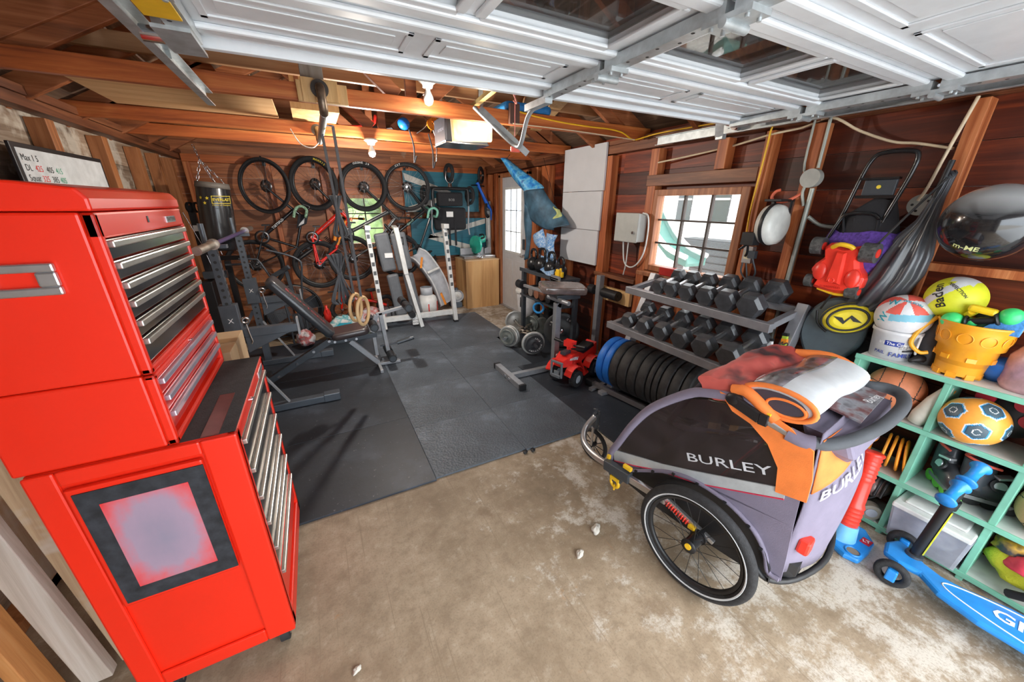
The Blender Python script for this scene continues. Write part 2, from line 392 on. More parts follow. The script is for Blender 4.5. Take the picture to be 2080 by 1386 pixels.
# back wall
for (x0, x1) in ((-1.30, -1.24), (-.46, -.40), (.18, .27), (.36, .44), (.98, 1.06), (1.30, 1.36), (1.62, 1.67), (2.2, 2.26), (2.60, 2.695)):
    stud(wall_b, x0, x1, 6.15, YB-.001, 0, ZP)
stud(wall_b, XL+.1, 2.69, 6.15, YB-.001, ZP-.085, ZP, BEAM, 'top_plate')
stud(wall_b, .44, .98, 6.15, YB-.001, BWIN[3]+.01, BWIN[3]+.10, BEAM, 'header'); stud(wall_b, .44, .98, 6.15, YB-.001, BWIN[2]-.05, BWIN[2]-.01, BEAM, 'sill')
# roof ----------------------------------------------------------------
XC, ZR = .70, 3.45
def roof():
    b = B(); n = 9
    for side in (-1, 1):
        for i in range(n):
            t0, t1 = i/n, (i+1)/n-.004
            xa = XC+side*2.35*(1-t0); xb = XC+side*2.35*(1-t1); za = 2.13+(ZR-2.13)*t0; zb = 2.13+(ZR-2.13)*t1
            v = [(xa, YF-.3, za), (xb, YF-.3, zb), (xb, YB+.3, zb), (xa, YB+.3, za)]
            v += [(p[0], p[1], p[2]+.03) for p in v]
            b.add(v, [(0, 1, 2, 3), (7, 6, 5, 4), (0, 4, 5, 1), (1, 5, 6, 2), (2, 6, 7, 3), (3, 7, 4, 0)])
    return b
ceil = struct('ceiling', roof(), DECK)
sl = (ZR-2.13)/2.35
def rafter(y):
    for side in (-1, 1):
        b = B(); p0 = (XC+side*2.2, y, 2.13+.15*sl-.06); p1 = (XC+side*.02, y, ZR-.07); b.bar(p0, p1, .04, .13, up=(0, 0, 1)); struct('rafter', b, RAFT, ceil, .003)
for y in (-.6, .1, .8, 1.6, 2.16, 2.76, 3.36, 3.96, 4.6, 5.2, 5.85): rafter(y)
b = B(); b.box(XC-.02, XC+.02, YF, YB, ZR-.17, ZR-.03); struct('ridge_board', b, RAFT, ceil)
for (y, z0, z1) in ((2.70, 2.20, 2.29), (3.88, 2.20, 2.29), (4.62, 2.20, 2.29)):
    b = B(); b.box(XL+.02, XR-.02, y, y+.045, z0, z1); struct('tie_beam', b, BEAM, ceil, .004)
b = B(); b.box(XL+.3, XR-.3, 3.1, 3.14, 2.425, 2.51); struct('tie_beam', b, wood('pale_beam_timber', (.42, .20, .09), (.58, .31, .15), (.7, .42, .22), 'x'), ceil, .004)
b = B(); b.box(.06, .18, 2.75, 2.79, 2.21, 3.2); struct('hanger_post', b, wood('grey_post', (.25, .19, .15), (.40, .33, .27), (.5, .43, .37), 'z'), ceil, .003)
def web(p0, p1, w=.09):
    b = B(); b.bar(p0, p1, .04, w, up=(0, 0, 1)); struct('truss_web', b, RAFT, ceil, .003)
for y in (2.76, 3.94, 4.68):
    web((XC-.1, y+.02, 2.3), (XC-.9, y+.02, 2.98)); web((XC-.1+.2, y+.02, 2.3), (XC+.9, y+.02, 2.98)); web((XC, y+.06, 2.3), (XC, y+.06, 3.3), .07)
    web((XL+.25, y+.02, 2.25), (XL+.9, y+.02, 2.62)); web((XR-.25, y+.02, 2.25), (XR-.9, y+.02, 2.62))
# window in the right wall ---------------------------------------------
glass = mat('window_glass', (1, 1, 1), .02, var=0, alpha=.12, spec=.8)
FRM = wood('window_frame_timber', (.16, .05, .02), (.36, .13, .05), (.55, .24, .11), 'z', .5, 1, .2)
MUN = mat('dark_muntin', (.05, .035, .03), .6)
def window(name, ax, pos, a0, a1, z0, z1, na, nz):
    def bx(p, q, za, zb, d0, d1):
        return (d0, d1, p, q, za, zb) if ax == 'x' else (p, q, d0, d1, za, zb)
    g = B(); g.box(*bx(a0, a1, z0, z1, pos+.02, pos+.024)); g.k = 0
    o = struct(name, g, glass)
    f = B()
    for (p, q, za, zb) in ((a0-.06, a0, z0-.05, z1+.05), (a1, a1+.06, z0-.05, z1+.05), (a0, a1, z1, z1+.05), (a0, a1, z0-.05, z0)): f.box(*bx(p, q, za, zb, pos-.04, pos+.05))
    struct('window_frame', f, FRM, o, .003)
    mu = B()
    for i in range(1, na): c = a0+(a1-a0)*i/na; mu.box(*bx(c-.008, c+.008, z0, z1, pos+.005, pos+.035))
    for i in range(1, nz): c = z0+(z1-z0)*i/nz; mu.box(*bx(a0, a1, c-.007, c+.007, pos+.006, pos+.034))
    struct('muntins', mu, MUN, o); return o
w1 = window('window_1', 'x', 2.745, 1.72, 2.46, 1.14, 1.735, 3, 3)
w1_sill = B(); w1_sill.box(2.62, 2.79, 1.62, 2.52, 1.05, 1.085); struct('window_sill', w1_sill, FRM, w1, .004)
hd = B(); hd.box(2.695, 2.75, 1.63, 2.60, 1.815, 1.905); struct('header', hd, PLATE, w1, .003)
w2 = window('window_2', 'y', 6.18, .47, .95, 1.08, 1.72, 2, 3)
# back door -------------------------------------------------------------
DW = mat('door_white', (.62, .63, .66), .4, var=.05)
b = B(); y0, y1 = 4.80, 5.63; x0 = 2.74; t = .04
gy0, gy1, gz0, gz1 = 4.975, 5.52, .94, 1.88
for r_ in ((y0, gy0, 0, 2.04), (gy1, y1, 0, 2.04), (gy0, gy1, 0, gz0), (gy0, gy1, gz1, 2.04)): b.box(x0, x0+t, r_[0], r_[1], r_[2], r_[3])
door1 = struct('door_1', b, DW)
b = B()
for r_ in ((gy0-.02, gy0+.015, gz0-.02, gz1+.02), (gy1-.015, gy1+.02, gz0-.02, gz1+.02), (gy0, gy1, gz0-.02, gz0+.015), (gy0, gy1, gz1-.015, gz1+.02)): b.box(x0-.012, x0, *r_)
struct('glazing_frame', b, WHT, door1, .002)
b = B(); b.box(x0+.018, x0+.022, gy0, gy1, gz0, gz1); struct('glass_pane', b, glass, door1)
b = B()
for i in (1, 2): c = gy0+(gy1-gy0)*i/3; b.box(x0-.004, x0+.01, c-.006, c+.006, gz0, gz1); c = gz0+(gz1-gz0)*i/3; b.box(x0-.003, x0+.009, gy0, gy1, c-.006, c+.006)
struct('glazing_bars', b, mat('grey_bars', (.25, .26, .28), .5), door1)
for (p, q) in ((4.92, 5.17), (5.27, 5.52)):
    b = B(); b.box(x0-.006, x0, p, q, .2, .82); struct('raised_panel', b, DW, door1, .006)
b = B(); b.cyl((x0, 4.87, .93), (x0-.05, 4.87, .93), .014); b.bar((x0-.045, 4.87, .93), (x0-.045, 4.98, .925), .014, .02); b.cyl((x0, 4.87, .93), (x0-.012, 4.87, .93), .03)
struct('lever_handle', b, CHR, door1)
b = B(); b.box(x0-.03, x0, 4.83, 4.9, 1.02, 1.17); struct('keypad_lock', b, DGR, door1, .004)
b = B()
for r_ in ((4.745, 4.798, 0, 2.08), (5.632, 5.70, 0, 2.08), (4.745, 5.70, 2.042, 2.10)): b.box(2.70, 2.83, *r_)
struct('door_frame', b, FRM, door1, .003)
b = B(); b.box(2.69, 2.82, 4.8, 5.63, 0, .02); struct('threshold', b, ALU, door1)
# ================================================================== OVERHEAD GARAGE DOOR (open)
DP = mat('garage_door_white', (.80, .84, .88), .35, var=.04)
GZ = 2.17
gx0, gx1 = -.29, 2.47
sec = [(1.30, 1.72), (.80, 1.295), (.30, .795), (-.25, .295)]
secs = []
door2 = None
for k, (s0, s1) in enumerate(sec):
    b = B()
    if k == 0: b.prism([(gx0, s0), (gx1, s0), (gx1, 1.70), (gx0, 1.78)], (0, 0, GZ), X, Y, Z*.04)
    elif k != 1:
        b.box(gx0, gx1, s0, s1, GZ, GZ+.04)
    else:
        panes = [(-.17, .45), (.52, .99), (1.17, 1.72), (1.80, 2.36)]
        xs = [gx0]+[v for p in panes for v in p]+[gx1]
        for i in range(0, len(xs), 2): b.box(xs[i], xs[i+1], s0, s1, GZ, GZ+.04)
        for p in panes: b.box(p[0], p[1], s0, s0+.09, GZ, GZ+.04); b.box(p[0], p[1], s1-.09, s1, GZ, GZ+.04)
    if k == 0: door2 = struct('door_2', b, DP, None, .004); host = door2
    else: host = struct('door_section', b, DP, door2, .004)
    # rolled rails along the section edges
    b = B(); b.box(gx0, gx1, s1-.075, s1-.02, GZ-.018, GZ); b.box(gx0, gx1, s0+.02, s0+.075, GZ-.018, GZ); struct('section_rail', b, DP, door2, .008)
    if k != 1:
        for (p, q) in ((-.2, .38), (.45, .98), (1.12, 1.68), (1.76, 2.38)):
            b = B(); a0, a1, c0, c1 = p, q, s0+.12, s1-.12; z = GZ; rr = .02
            for (u0, u1, v0, v1) in ((a0, a1, c0, c0+rr), (a0, a1, c1-rr, c1), (a0, a0+rr, c0, c1), (a1-rr, a1, c0, c1)): b.box(u0, u1, v0, v1, z-.006, z)
            b.box(a0+.05, a1-.05, c0+.05, c1-.05, z-.004, z)
            struct('embossed_panel', b, DP, door2, .003)
    else:
        for p in panes:
            b = B(); b.box(p[0], p[1], s0+.09, s1-.09, GZ+.018, GZ+.022)
            g = struct('window_pane', b, mat('door_glass', (.05, .05, .05), .015, var=0, alpha=.45, spec=1.), door2)
            b = B(); a0, a1, c0, c1 = p[0], p[1], s0+.09, s1-.09
            for (u0, u1, v0, v1) in ((a0, a1, c0-.02, c0+.012), (a0, a1, c1-.012, c1+.02), (a0-.02, a0+.012, c0, c1), (a1-.012, a1+.02, c0, c1)): b.box(u0, u1, v0, v1, GZ-.012, GZ)
            struct('pane_frame', b, DP, door2, .004)
# bottom reinforcement rail (faces the room)
b = B(); b.bar((gx0, 1.80, GZ+.012), (gx1, 1.725, GZ+.012), .03, .085); struct('bottom_rail', b, DP, door2, .004)
# centre and end stiles of galvanised steel
for xc, w_ in ((1.07, .05), (2.455, .06), (-.255, .06)):
    for (s0, s1) in sec[:3]:
        b = B(); b.box(xc-w_/2, xc+w_/2, s0+.01, s1-.01, GZ-.045, GZ-.008); b.k = 1
        for i in range(7): yy = s0+.05+i*.065; b.cyl((xc-.012 if i % 2 else xc+.012, yy, GZ-.0455), (xc-.012 if i % 2 else xc+.012, yy, GZ-.044), .006, n=8)
        struct('steel_stile', b, [STL, KINK], door2, 0)
    for s1 in (1.295, .795, .295):
        b = B(); b.box(xc-.04, xc+.04, s1-.07, s1+.07, GZ-.06, GZ-.045); b.cyl((xc-.05, s1, GZ-.066), (xc+.05, s1, GZ-.066), .012)
        for (u, v) in ((-.025, -.05), (.025, -.05), (-.025, .05), (.025, .05)): b.cyl((xc+u, s1+v, GZ-.068), (xc+u, s1+v, GZ-.06), .006, n=8)
        struct('hinge', b, STL, door2)
# tracks
def track(x, side, y0, y1, z):
    b = B(); n = 'track'
    b.box(x-.003, x, y0, y1, z, z+.06); b.box(min(x, x-side*.03), max(x, x-side*.03), y0, y1, z, z+.003); b.box(min(x, x-side*.03), max(x, x-side*.03), y0, y1, z+.057, z+.06)
    return b
b = track(2.60, 1, -.6, 2.44, 2.115); struct('track', b, STL, door2)
b = track(-.40, -1, -.6, 2.75, 2.14); struct('track', b, STL, door2)
b = B(); b.bar((-.40, 2.1, 2.17), (-.42, 2.1, 2.9), .03, .004, up=(0, 1, 0)); b.bar((-.40, 1.2, 2.17), (-.75, 1.6, 2.95), .03, .004, up=(0, 1, 0)); b.bar((-.41, 2.0, 2.19), (-.41, 2.6, 2.6), .03, .004); struct('track_hanger', b, STL, door2)
b = B(); b.bar((2.60, 2.3, 2.15), (2.70, 2.3, 2.16), .03, .004); b.bar((2.60, .6, 2.15), (2.70, .6, 2.16), .03, .004); struct('track_hanger', b, STL, door2)
for (y, x) in ((1.75, 2.57), (1.295, 2.57), (.795, 2.57), (.295, 2.57), (1.75, -.37), (1.295, -.37)):
    b = B(); sgn = 1 if x > 1 else -1; b.cyl((x-.04*sgn, y, 2.145), (x+.01*sgn, y, 2.145), .022); b.cyl((x-.12*sgn, y, 2.145), (x, y, 2.145), .006); struct('roller', b, CHR, door2)
b = B(); b.bar((2.44, 1.79, 2.16), (2.55, 1.86, 2.10), .05, .005); b.bar((2.55, 1.86, 2.10), (2.59, 1.86, 2.10), .05, .03); struct('bottom_bracket', b, STL, door2)
b = B(); b.box(-.32, -.23, 1.58, 1.80, GZ-.055, GZ-.045); b.k = 1; b.box(-.31, -.23, 1.38, 1.50, GZ-.055, GZ-.05); struct('bottom_bracket', b, [STL, YEL], door2)
# opener arm
b = B(); b.bar((1.07, 1.70, GZ-.05), (1.07, 1.90, GZ-.05), .04, .03); b.tube([(1.07, 1.82, GZ-.05), (1.07, 1.90, GZ-.09), (1.09, 2.0, GZ-.19), (1.1, 2.08, GZ-.2), (1.06, 2.2, GZ-.12), (1.0, 2.45, GZ+.05)], .012, 8, sm=4)
b.bar((1.2, 2.12, GZ-.23), (.98, 2.32, GZ+.02), .004, .035); struct('opener_arm', b, STL, door2)
# ================================================================== RED TOOL CHESTS
CR = mat('red_enamel', (.80, .022, .005), .38, var=.04, coat=.15, scale=3)
MGR = mat('drawer_grip_aluminium', (.55, .54, .50), .3, .8)
BDR = mat('glossy_black_enamel', (.012, .013, .016), .18, coat=.4)
def panel_frame(b, x, y0, y1, z0, z1): pass
# lower cabinet
tx0, tx1, ty0, ty1 = -.76, -.31, 1.225, 1.895
cab = thing('tool_cabinet', 'red rolling tool cabinet carrying two stacked chests, black drawers facing the gym', 'tool cabinet', (-.535, 1.56, 0))
b = B(); z0, z1 = .10, 1.0
b.box(tx0, tx1-.03, ty0+.012, ty1, z0, z1-.012)
b.box(tx0, tx1, ty0, ty0+.02, z0, z1)   # side skin
b.box(tx0, tx1, ty1-.02, ty1, z0, z1)
for (c0, c1) in ((z0, z0+.07), (z1-.045, z1)): b.box(tx1-.03, tx1, ty0, ty1, c0, c1)
b.box(tx1-.03, tx1, ty0, ty0+.035, z0, z1); b.box(tx1-.03, tx1, ty1-.035, ty1, z0, z1)
# raised frame on the visible side, recess in the middle
for (a0, a1, c0, c1) in ((tx0, tx0+.06, z0, z1), (-.40, tx1, z0, z1), (tx0+.06, -.40, z1-.045, z1), (tx0+.06, -.40, z0, z0+.06)): b.box(a0, a1, ty0-.012, ty0, c0, c1)
part(cab, 'body', b, CR, bev=.006, w=True)
b = B(); b.box(-.695, -.405, ty0-.02, ty0-.001, .50, .945); part(cab, 'side_panel', b, CR, bev=.005, w=True)
sp_m = mat('sprayed_panel_centre', (.42, .30, .40), .55, var=.25, scale=6)
b = B(); b.box(-.682, -.405, ty0-.0235, ty0-.02, .515, .93); part(cab, 'black_border', b, mat('black_felt', (.022, .024, .03), .7, var=.6, scale=30), w=True)
def spray():
    m, nt, bb = _new('red_oversprayed_panel'); tcn = nt.nodes.new('ShaderNodeTexCoord').outputs['Generated']
    mp = nt.nodes.new('ShaderNodeMapping'); nt.links.new(tcn, mp.inputs[0]); mp.inputs['Location'].default_value = (-.5, 0, -.5); mp.inputs['Scale'].default_value = (1, 0, 1)
    ln = nt.nodes.new('ShaderNodeVectorMath'); ln.operation = 'LENGTH'; nt.links.new(mp.outputs[0], ln.inputs[0])
    n = _noise(nt, 5, 4, tcn); ad = nt.nodes.new('ShaderNodeMath'); ad.operation = 'MULTIPLY_ADD'; nt.links.new(n.outputs[0], ad.inputs[0]); ad.inputs[1].default_value = .35; nt.links.new(ln.outputs['Value'], ad.inputs[2])
    c = _ramp(nt, ad.outputs[0], [(.2, (.27, .23, .31)), (.56, (.36, .26, .35)), (.74, (.62, .13, .16)), (.9, (.72, .03, .03))])
    nt.links.new(c, bb.inputs['Base Color']); bb.inputs['Roughness'].default_value = .5; return m
b = B(); b.box(-.64, -.45, ty0-.025, ty0-.0235, .565, .885); part(cab, 'painted_centre', b, spray(), w=True)
b = B(); b.box(tx0+.005, tx1-.005, ty0+.01, ty1-.005, .996, 1.001); part(cab, 'top_mat', b, mat('black_rubber_liner', (.03, .03, .032), .8, var=.3, scale=30, bump=.4), bev=.001, w=True)
hs = [.115, .115, .115, .12, .12, .15]; z = z1-.05
for i, h in enumerate(hs):
    b = B(); b.box(tx1-.025, tx1-.004, ty0+.038, ty1-.038, z-h+.006, z); b.k = 0
    d = part(cab, 'drawer', b, BDR if i < 5 else CR, bev=.002, w=True)
    b = B(); b.box(tx1-.006, tx1+.010, ty0+.04, ty1-.04, z-.022, z-.004); part(d, 'grip', b, MGR, bev=.003, w=True)
    z -= h
b = B(); b.cyl((tx1, 1.50, .975), (tx1+.008, 1.50, .975), .008); part(cab, 'lock', b, CHR, w=True)
b = B(); b.box(tx1, tx1+.003, 1.72, 1.84, .963, .985); part(cab, 'badge', b, ALU, w=True)
for (x, y) in ((-.36, 1.28), (-.70, 1.28), (-.36, 1.84), (-.70, 1.84)):
    b = B(); b.cyl((x-.015, y, .038), (x+.015, y, .038), .038); cs = part(cab, 'caster', b, RUB, w=True)
    b = B(); b.box(x-.02, x-.016, y-.02, y+.02, .03, .085); b.box(x+.016, x+.02, y-.02, y+.02, .03, .085); b.box(x-.03, x+.03, y-.03, y+.03, .085, .1); part(cs, 'fork', b, CHR, w=True)
# middle chest + top chest
def drawers(par, x, y0, y1, ztop, hs, m, gm):
    z = ztop
    for h in hs:
        b = B(); b.box(x-.02, x-.003, y0, y1, z-h+.005, z); d = part(par, 'drawer', b, m, bev=.002, w=True)
        b = B(); b.box(x-.006, x+.010, y0+.003, y1-.003, z-.02, z-.003); part(d, 'grip', b, gm, bev=.003, w=True); z -= h
def chest(par, x0, x1, y0, y1, z0, z1, dz0, dz1):
    b = B(); b.box(x0, x1-.025, y0, y1, z0, z1); b.box(x1-.025, x1, y0, y0+.02, z0, z1); b.box(x1-.025, x1, y1-.02, y1, z0, z1)
    b.box(x1-.025, x1, y0, y1, z0, dz0); b.box(x1-.025, x1, y0, y1, dz1, z1); part(par, 'body', b, CR, bev=.006, w=True)
mid = thing('tool_chest', 'red middle tool chest with three red drawers, between the rolling cabinet and top chest', 'tool chest', (-.6, 1.56, 1.002))
chest(mid, -.775, -.446, 1.225, 1.895, 1.002, 1.222, 1.025, 1.205)
drawers(mid, -.448, 1.25, 1.87, 1.202, [.052, .052, .058], mat('red_drawer_enamel', (.6, .012, .01), .3, coat=.4), mat('lilac_grip_aluminium', (.62, .55, .66), .3, .7))
b = B(); b.cyl((-.446, 1.56, 1.212), (-.438, 1.56, 1.212), .005); part(mid, 'lock', b, CHR, w=True)
top = thing('tool_chest', 'tall red top tool chest with lid and six glossy black drawers', 'tool chest', (-.6, 1.56, 1.224))
chest(top, -.775, -.446, 1.225, 1.895, 1.224, 1.635, 1.245, 1.575)
drawers(top, -.448, 1.25, 1.87, 1.573, [.052, .05, .048, .052, .05, .072], BDR, MGR)
b = B(); pr = [(-.775, 1.637), (-.446, 1.637), (-.446, 1.665), (-.462, 1.688), (-.56, 1.70), (-.775, 1.70)]
b.prism([(p[0], p[1]) for p in pr], (0, 1.225, 0), X, Z, Y*.67); part(top, 'lid', b, CR, bev=.006, w=True)
b = B(); b.box(-.446, -.443, 1.70, 1.79, 1.592, 1.612); part(top, 'badge', b, ALU, w=True)
b = B(); b.text('CRAFTSMAN', .017, (-.4428, 1.745, 1.602), Y, Z, .0004); part(top, 'badge_lettering', b, KINK, w=True)
b = B(); b.box(-.446, -.444, 1.535, 1.545, 1.600, 1.618); part(top, 'lock', b, KINK, w=True)
b = B()
for (a0, a1, c0, c1) in ((-.72, -.54, 1.508, 1.528), (-.72, -.54, 1.455, 1.475), (-.72, -.64, 1.475, 1.508), (-.575, -.54, 1.475, 1.508)): b.box(a0, a1, 1.213, 1.225, c0, c1)
part(top, 'side_handle', b, ALU, bev=.004, w=True, label='brushed metal pull handle on the side')
single('steel_ruler', B().box(-.40, -.355, 1.235, 1.52, 1.0015, 1.004), mat('rusty_steel', (.20, .08, .07), .4, .7), 'brown flat metal strip lying on the black top mat of the red cabinet', 'metal strip', w=True, loc=(-.38, 1.38, 1.0015))
# lumber leaning in the gap between the tool chests and the left wall
for (p0, p1, w_, d_, mm, lab) in (((-1.04, 1.42, 1.35), (-.955, 1.42, .02), .075, .04, wood('blue_streaked_plank', (.34, .27, .22), (.52, .44, .37), (.66, .60, .54), 'z', .7, 1, .1, ((.22, .26, .46), .58)), 'whitewashed plank with blue streaks leaning behind the red tool cabinet'),
        ((-.95, 1.47, 1.42), (-.875, 1.47, .02), .07, .04, PALE, 'pale bare plank leaning right beside the back of the red tool cabinet'), ((-1.10, 1.38, 1.0), (-1.055, 1.38, .02), .035, .09, wood('orange_plank', (.45, .16, .04), (.75, .32, .10), (.85, .45, .18), 'z'), 'narrow orange plank leaning at the lower left edge of the photo')):
    b = B(); b.bar(p0, p1, w_, d_, up=(0, 1, 0)); single('leaning_plank', b, mm, lab, 'plank', w=True, loc=p1, group='planks leaning beside the tool cabinet', bev=.003)
# ================================================================== FLOOR MATS
def matmat(name, col, bumpy):
    m, nt, b = _new(name); tc = nt.nodes.new('ShaderNodeTexCoord').outputs['Object']
    n = _noise(nt, 1.6, 8, tc, .65); n2 = _noise(nt, 45, 4, tc)
    c = _ramp(nt, n.outputs[0], [(.3, tuple(v*.55 for v in col)), (.52, col), (.72, tuple(v*2.6 for v in col))])
    c = _mixc(nt, _ramp(nt, n2.outputs[0], [(.66, (0, 0, 0)), (.76, (.5, .5, .5))]), c, (.3, .3, .32))
    nt.links.new(c, b.inputs['Base Color']); b.inputs['Roughness'].default_value = .5
    if bumpy:
        w = nt.nodes.new('ShaderNodeTexVoronoi'); w.inputs['Scale'].default_value = 60; nt.links.new(tc, w.inputs['Vector']); _bump(nt, b, w.outputs['Distance'], .6, .006)
    else: _bump(nt, b, n2.outputs[0], .2, .003)
    return m
MATA = matmat('smooth_rubber_mat', (.026, .032, .043), 0); MATB = matmat('tread_foam_mat', (.095, .115, .14), 1)
def mat_tile(x0, x1, y0, y1, m, label, th=.014):
    b = B(); b.box(0, x1-x0, 0, y1-y0, 0, th); return single('rubber_floor_mat', b, m, label, 'floor mat', (x0, y0, .0005), 0, 'black gym mats covering the floor', bev=.003)
mat_tile(-.62, .44, 1.87, 2.68, MATA, 'smooth dark rubber mat nearest the red tool cabinet, on bare concrete edge')
mat_tile(-.95, .44, 2.683, 3.85, MATA, 'smooth dark rubber mat under the front leg of the incline bench')
mat_tile(-.95, .44, 3.853, 5.0, MATA, 'smooth dark rubber mat at the back under the squat rack far foot')
for i, (x0, x1, y0, y1, l) in enumerate(((.4405, 1.10, 1.885, 2.50, 'grey treaded foam mat at the front corner beside the smooth rubber mat'), (1.10, 1.72, 1.875, 2.50, 'grey treaded foam mat in front of the stand foot, next to the trailer front wheel'),
        (.4405, 1.10, 2.502, 3.16, 'grey treaded foam mat in the middle of the gym floor left of the T-shaped foot'), (1.10, 1.72, 2.502, 3.16, 'grey treaded foam mat under the silver T-shaped stand foot'),
        (.4405, 1.10, 3.162, 3.95, 'grey treaded foam mat beside the end of the incline bench'), (1.10, 1.90, 3.162, 3.95, 'grey treaded foam mat under the curl bar with silver plates'),
        (.4405, 1.24, 3.952, 5.35, 'grey treaded foam mat under the white weight stand crossbar'), (1.24, 2.10, 3.952, 5.35, 'grey treaded foam mat at the back in front of the plywood box'),
        (1.722, 2.66, 2.4, 3.16, 'dark foam mat under the toy quad bike'), (1.902, 2.66, 3.162, 4.10, 'dark foam mat under the kettlebell stand by the wall'), (1.722, 2.62, 1.55, 2.398, 'dark foam mat under the row of bumper plates'))):
    mat_tile(x0, x1-.002, y0, y1, MATB if i < 8 else MATA, l)
FZ = .016
# interlocking teeth where foam mats meet bare edges
for k, (x, y) in enumerate(((1.08, 1.855), (1.14, 1.85))):
    b = B(); b.sph((0, 0, 0), (.022, .014, .010), 10, 6); single('mat_tooth', b, BLK, 'small loose black interlocking tooth at the mat edge, %s of two' % ('left' if k == 0 else 'right'), 'mat tooth', (x, y, .011), .5)
# ================================================================== SQUAT RACK + BARBELL
rk = thing('squat_rack', 'dark grey squat rack with two drilled uprights and long floor feet', 'squat rack', (-.66, 3.84, FZ))
RG = mat('rack_grey', (.085, .10, .12), .38, .25, coat=.2)
for y in (3.28, 4.40):
    b = B(); b.box(-.686, -.634, y-.026, y+.026, .80, 1.375); h = b; b.k = 1
    for i in range(11): z = .86+i*.05; h.cyl((-.68, y-.027, z), (-.68+.0, y-.0265, z), .0001, n=3); h.cyl((-.66, y-.0275, z), (-.66, y-.0262, z), .0105, n=12); h.cyl((-.6335, y, z), (-.632, y, z), .0105, n=12)
    part(rk, 'upright', b, [RG, KINK], w=True)
    b = h = B(); b.box(-.69, -.63, y-.03, y+.03, .06, .80); b.k = 1
    for i in range(5): z = .42+i*.06; h.cyl((-.66, y-.0315, z), (-.66, y-.0302, z), .0105, n=12)
    part(rk, 'lower_upright', b, [RG, KINK], w=True)
    b = B(); b.box(-.715, -.605, y-.04, y+.04, .70, .95); part(rk, 'collar_sleeve', b, RG, bev=.004, w=True)
    b = B(); b.text('X', .05, (-.66, y-.0405, .83), X, Z); part(rk, 'sleeve_emblem', b, INK, w=True)
    b = B(); b.cyl((-.69, y, 1.375), (-.69, y, 1.52), .017); b.box(-.71, -.57, y-.028, y+.028, 1.352, 1.378); part(rk, 'bar_hook', b, RG, bev=.003, w=True)
    b = B(); b.box(-1.05, -.05, y-.035, y+.035, FZ, FZ+.06); b.box(-.16, -.03, y-.042, y+.042, FZ, FZ+.07); part(rk, 'floor_foot', b, RG, bev=.006, w=True)
    b = B(); b.box(-.0295, -.028, y-.02, y+.02, FZ+.02, FZ+.05); part(rk, 'foot_cap', b, KINK, w=True)
    b = B(); b.bar((-.63, y, .50), (-.42, y, FZ+.06), .03, .012); part(rk, 'strut', b, SIL, w=True)
    b = B(); b.bar((-.69, y, .62), (-1.02, y, FZ+.06), .03, .03); part(rk, 'strut', b, RG, w=True)
    b = B(); b.box(-.605, -.24, y-.03, y+.03, .69, .755); b.prism([(-.605, .56), (-.605, .69), (-.30, .69)], (0, y-.02, 0), X, Z, Y*.04); a_ = part(rk, 'spotter_arm', b, RG, bev=.004, w=True)
    b = B(); b.box(-.25, -.235, y-.035, y+.035, .66, .80); part(a_, 'end_plate', b, SIL, bev=.003, w=True)
    b = B(); b.torus((-.57, y-.05, .83), (0, 1, .2), .022, .008, 20, 8); b.tube([(-.57, y-.05, .80), (-.565, y-.05, .74), (-.555, y-.05, .66), (-.565, y-.05, .64)], .006); part(a_, 'locking_pin', b, CHR, w=True)
b = B(); b.box(-1.05, -.99, 3.3, 4.38, FZ, FZ+.06); part(rk, 'crossbeam', b, RG, bev=.004, w=True)
bb = thing('barbell', 'long steel barbell with purple-tinted shaft resting on the squat rack hooks', 'barbell', (-.62, 3.84, 1.395))
bz = 1.393
b = B(); b.cyl((-.62, 3.15, bz), (-.62, 4.53, bz), .0145); part(bb, 'shaft', b, mat('purple_steel', (.18, .15, .38), .3, .8), w=True)
for a, c in ((3.15, 2.71), (4.53, 4.97)):
    s_ = 1 if c > a else -1
    b = B(); b.cyl((-.62, a, bz), (-.62, a+.03*s_, bz), .036); b.cyl((-.62, a+.03*s_, bz), (-.62, c, bz), .025, n=20); b.cyl((-.62, c, bz), (-.62, c+.002*s_, bz), .018); part(bb, 'sleeve', b, mat('worn_steel', (.42, .38, .33), .35, .85, var=.3), w=True)
# cardboard box on a pallet of its own behind the chest
cb = thing('cardboard_box', 'tall brown cardboard box standing behind the red tool cabinet', 'box', (-.62, 2.45, FZ))
CARD = mat('cardboard', (.52, .36, .21), .8, var=.1, scale=8)
b = B(); b.box(-.80, -.49, 2.22, 2.62, FZ, .93); part(cb, 'carton', b, CARD, bev=.003, w=True)
b = B(); b.box(-.803, -.487, 2.38, 2.46, .05, .934); part(cb, 'packing_tape', b, mat('brown_tape', (.40, .25, .13), .35), w=True)
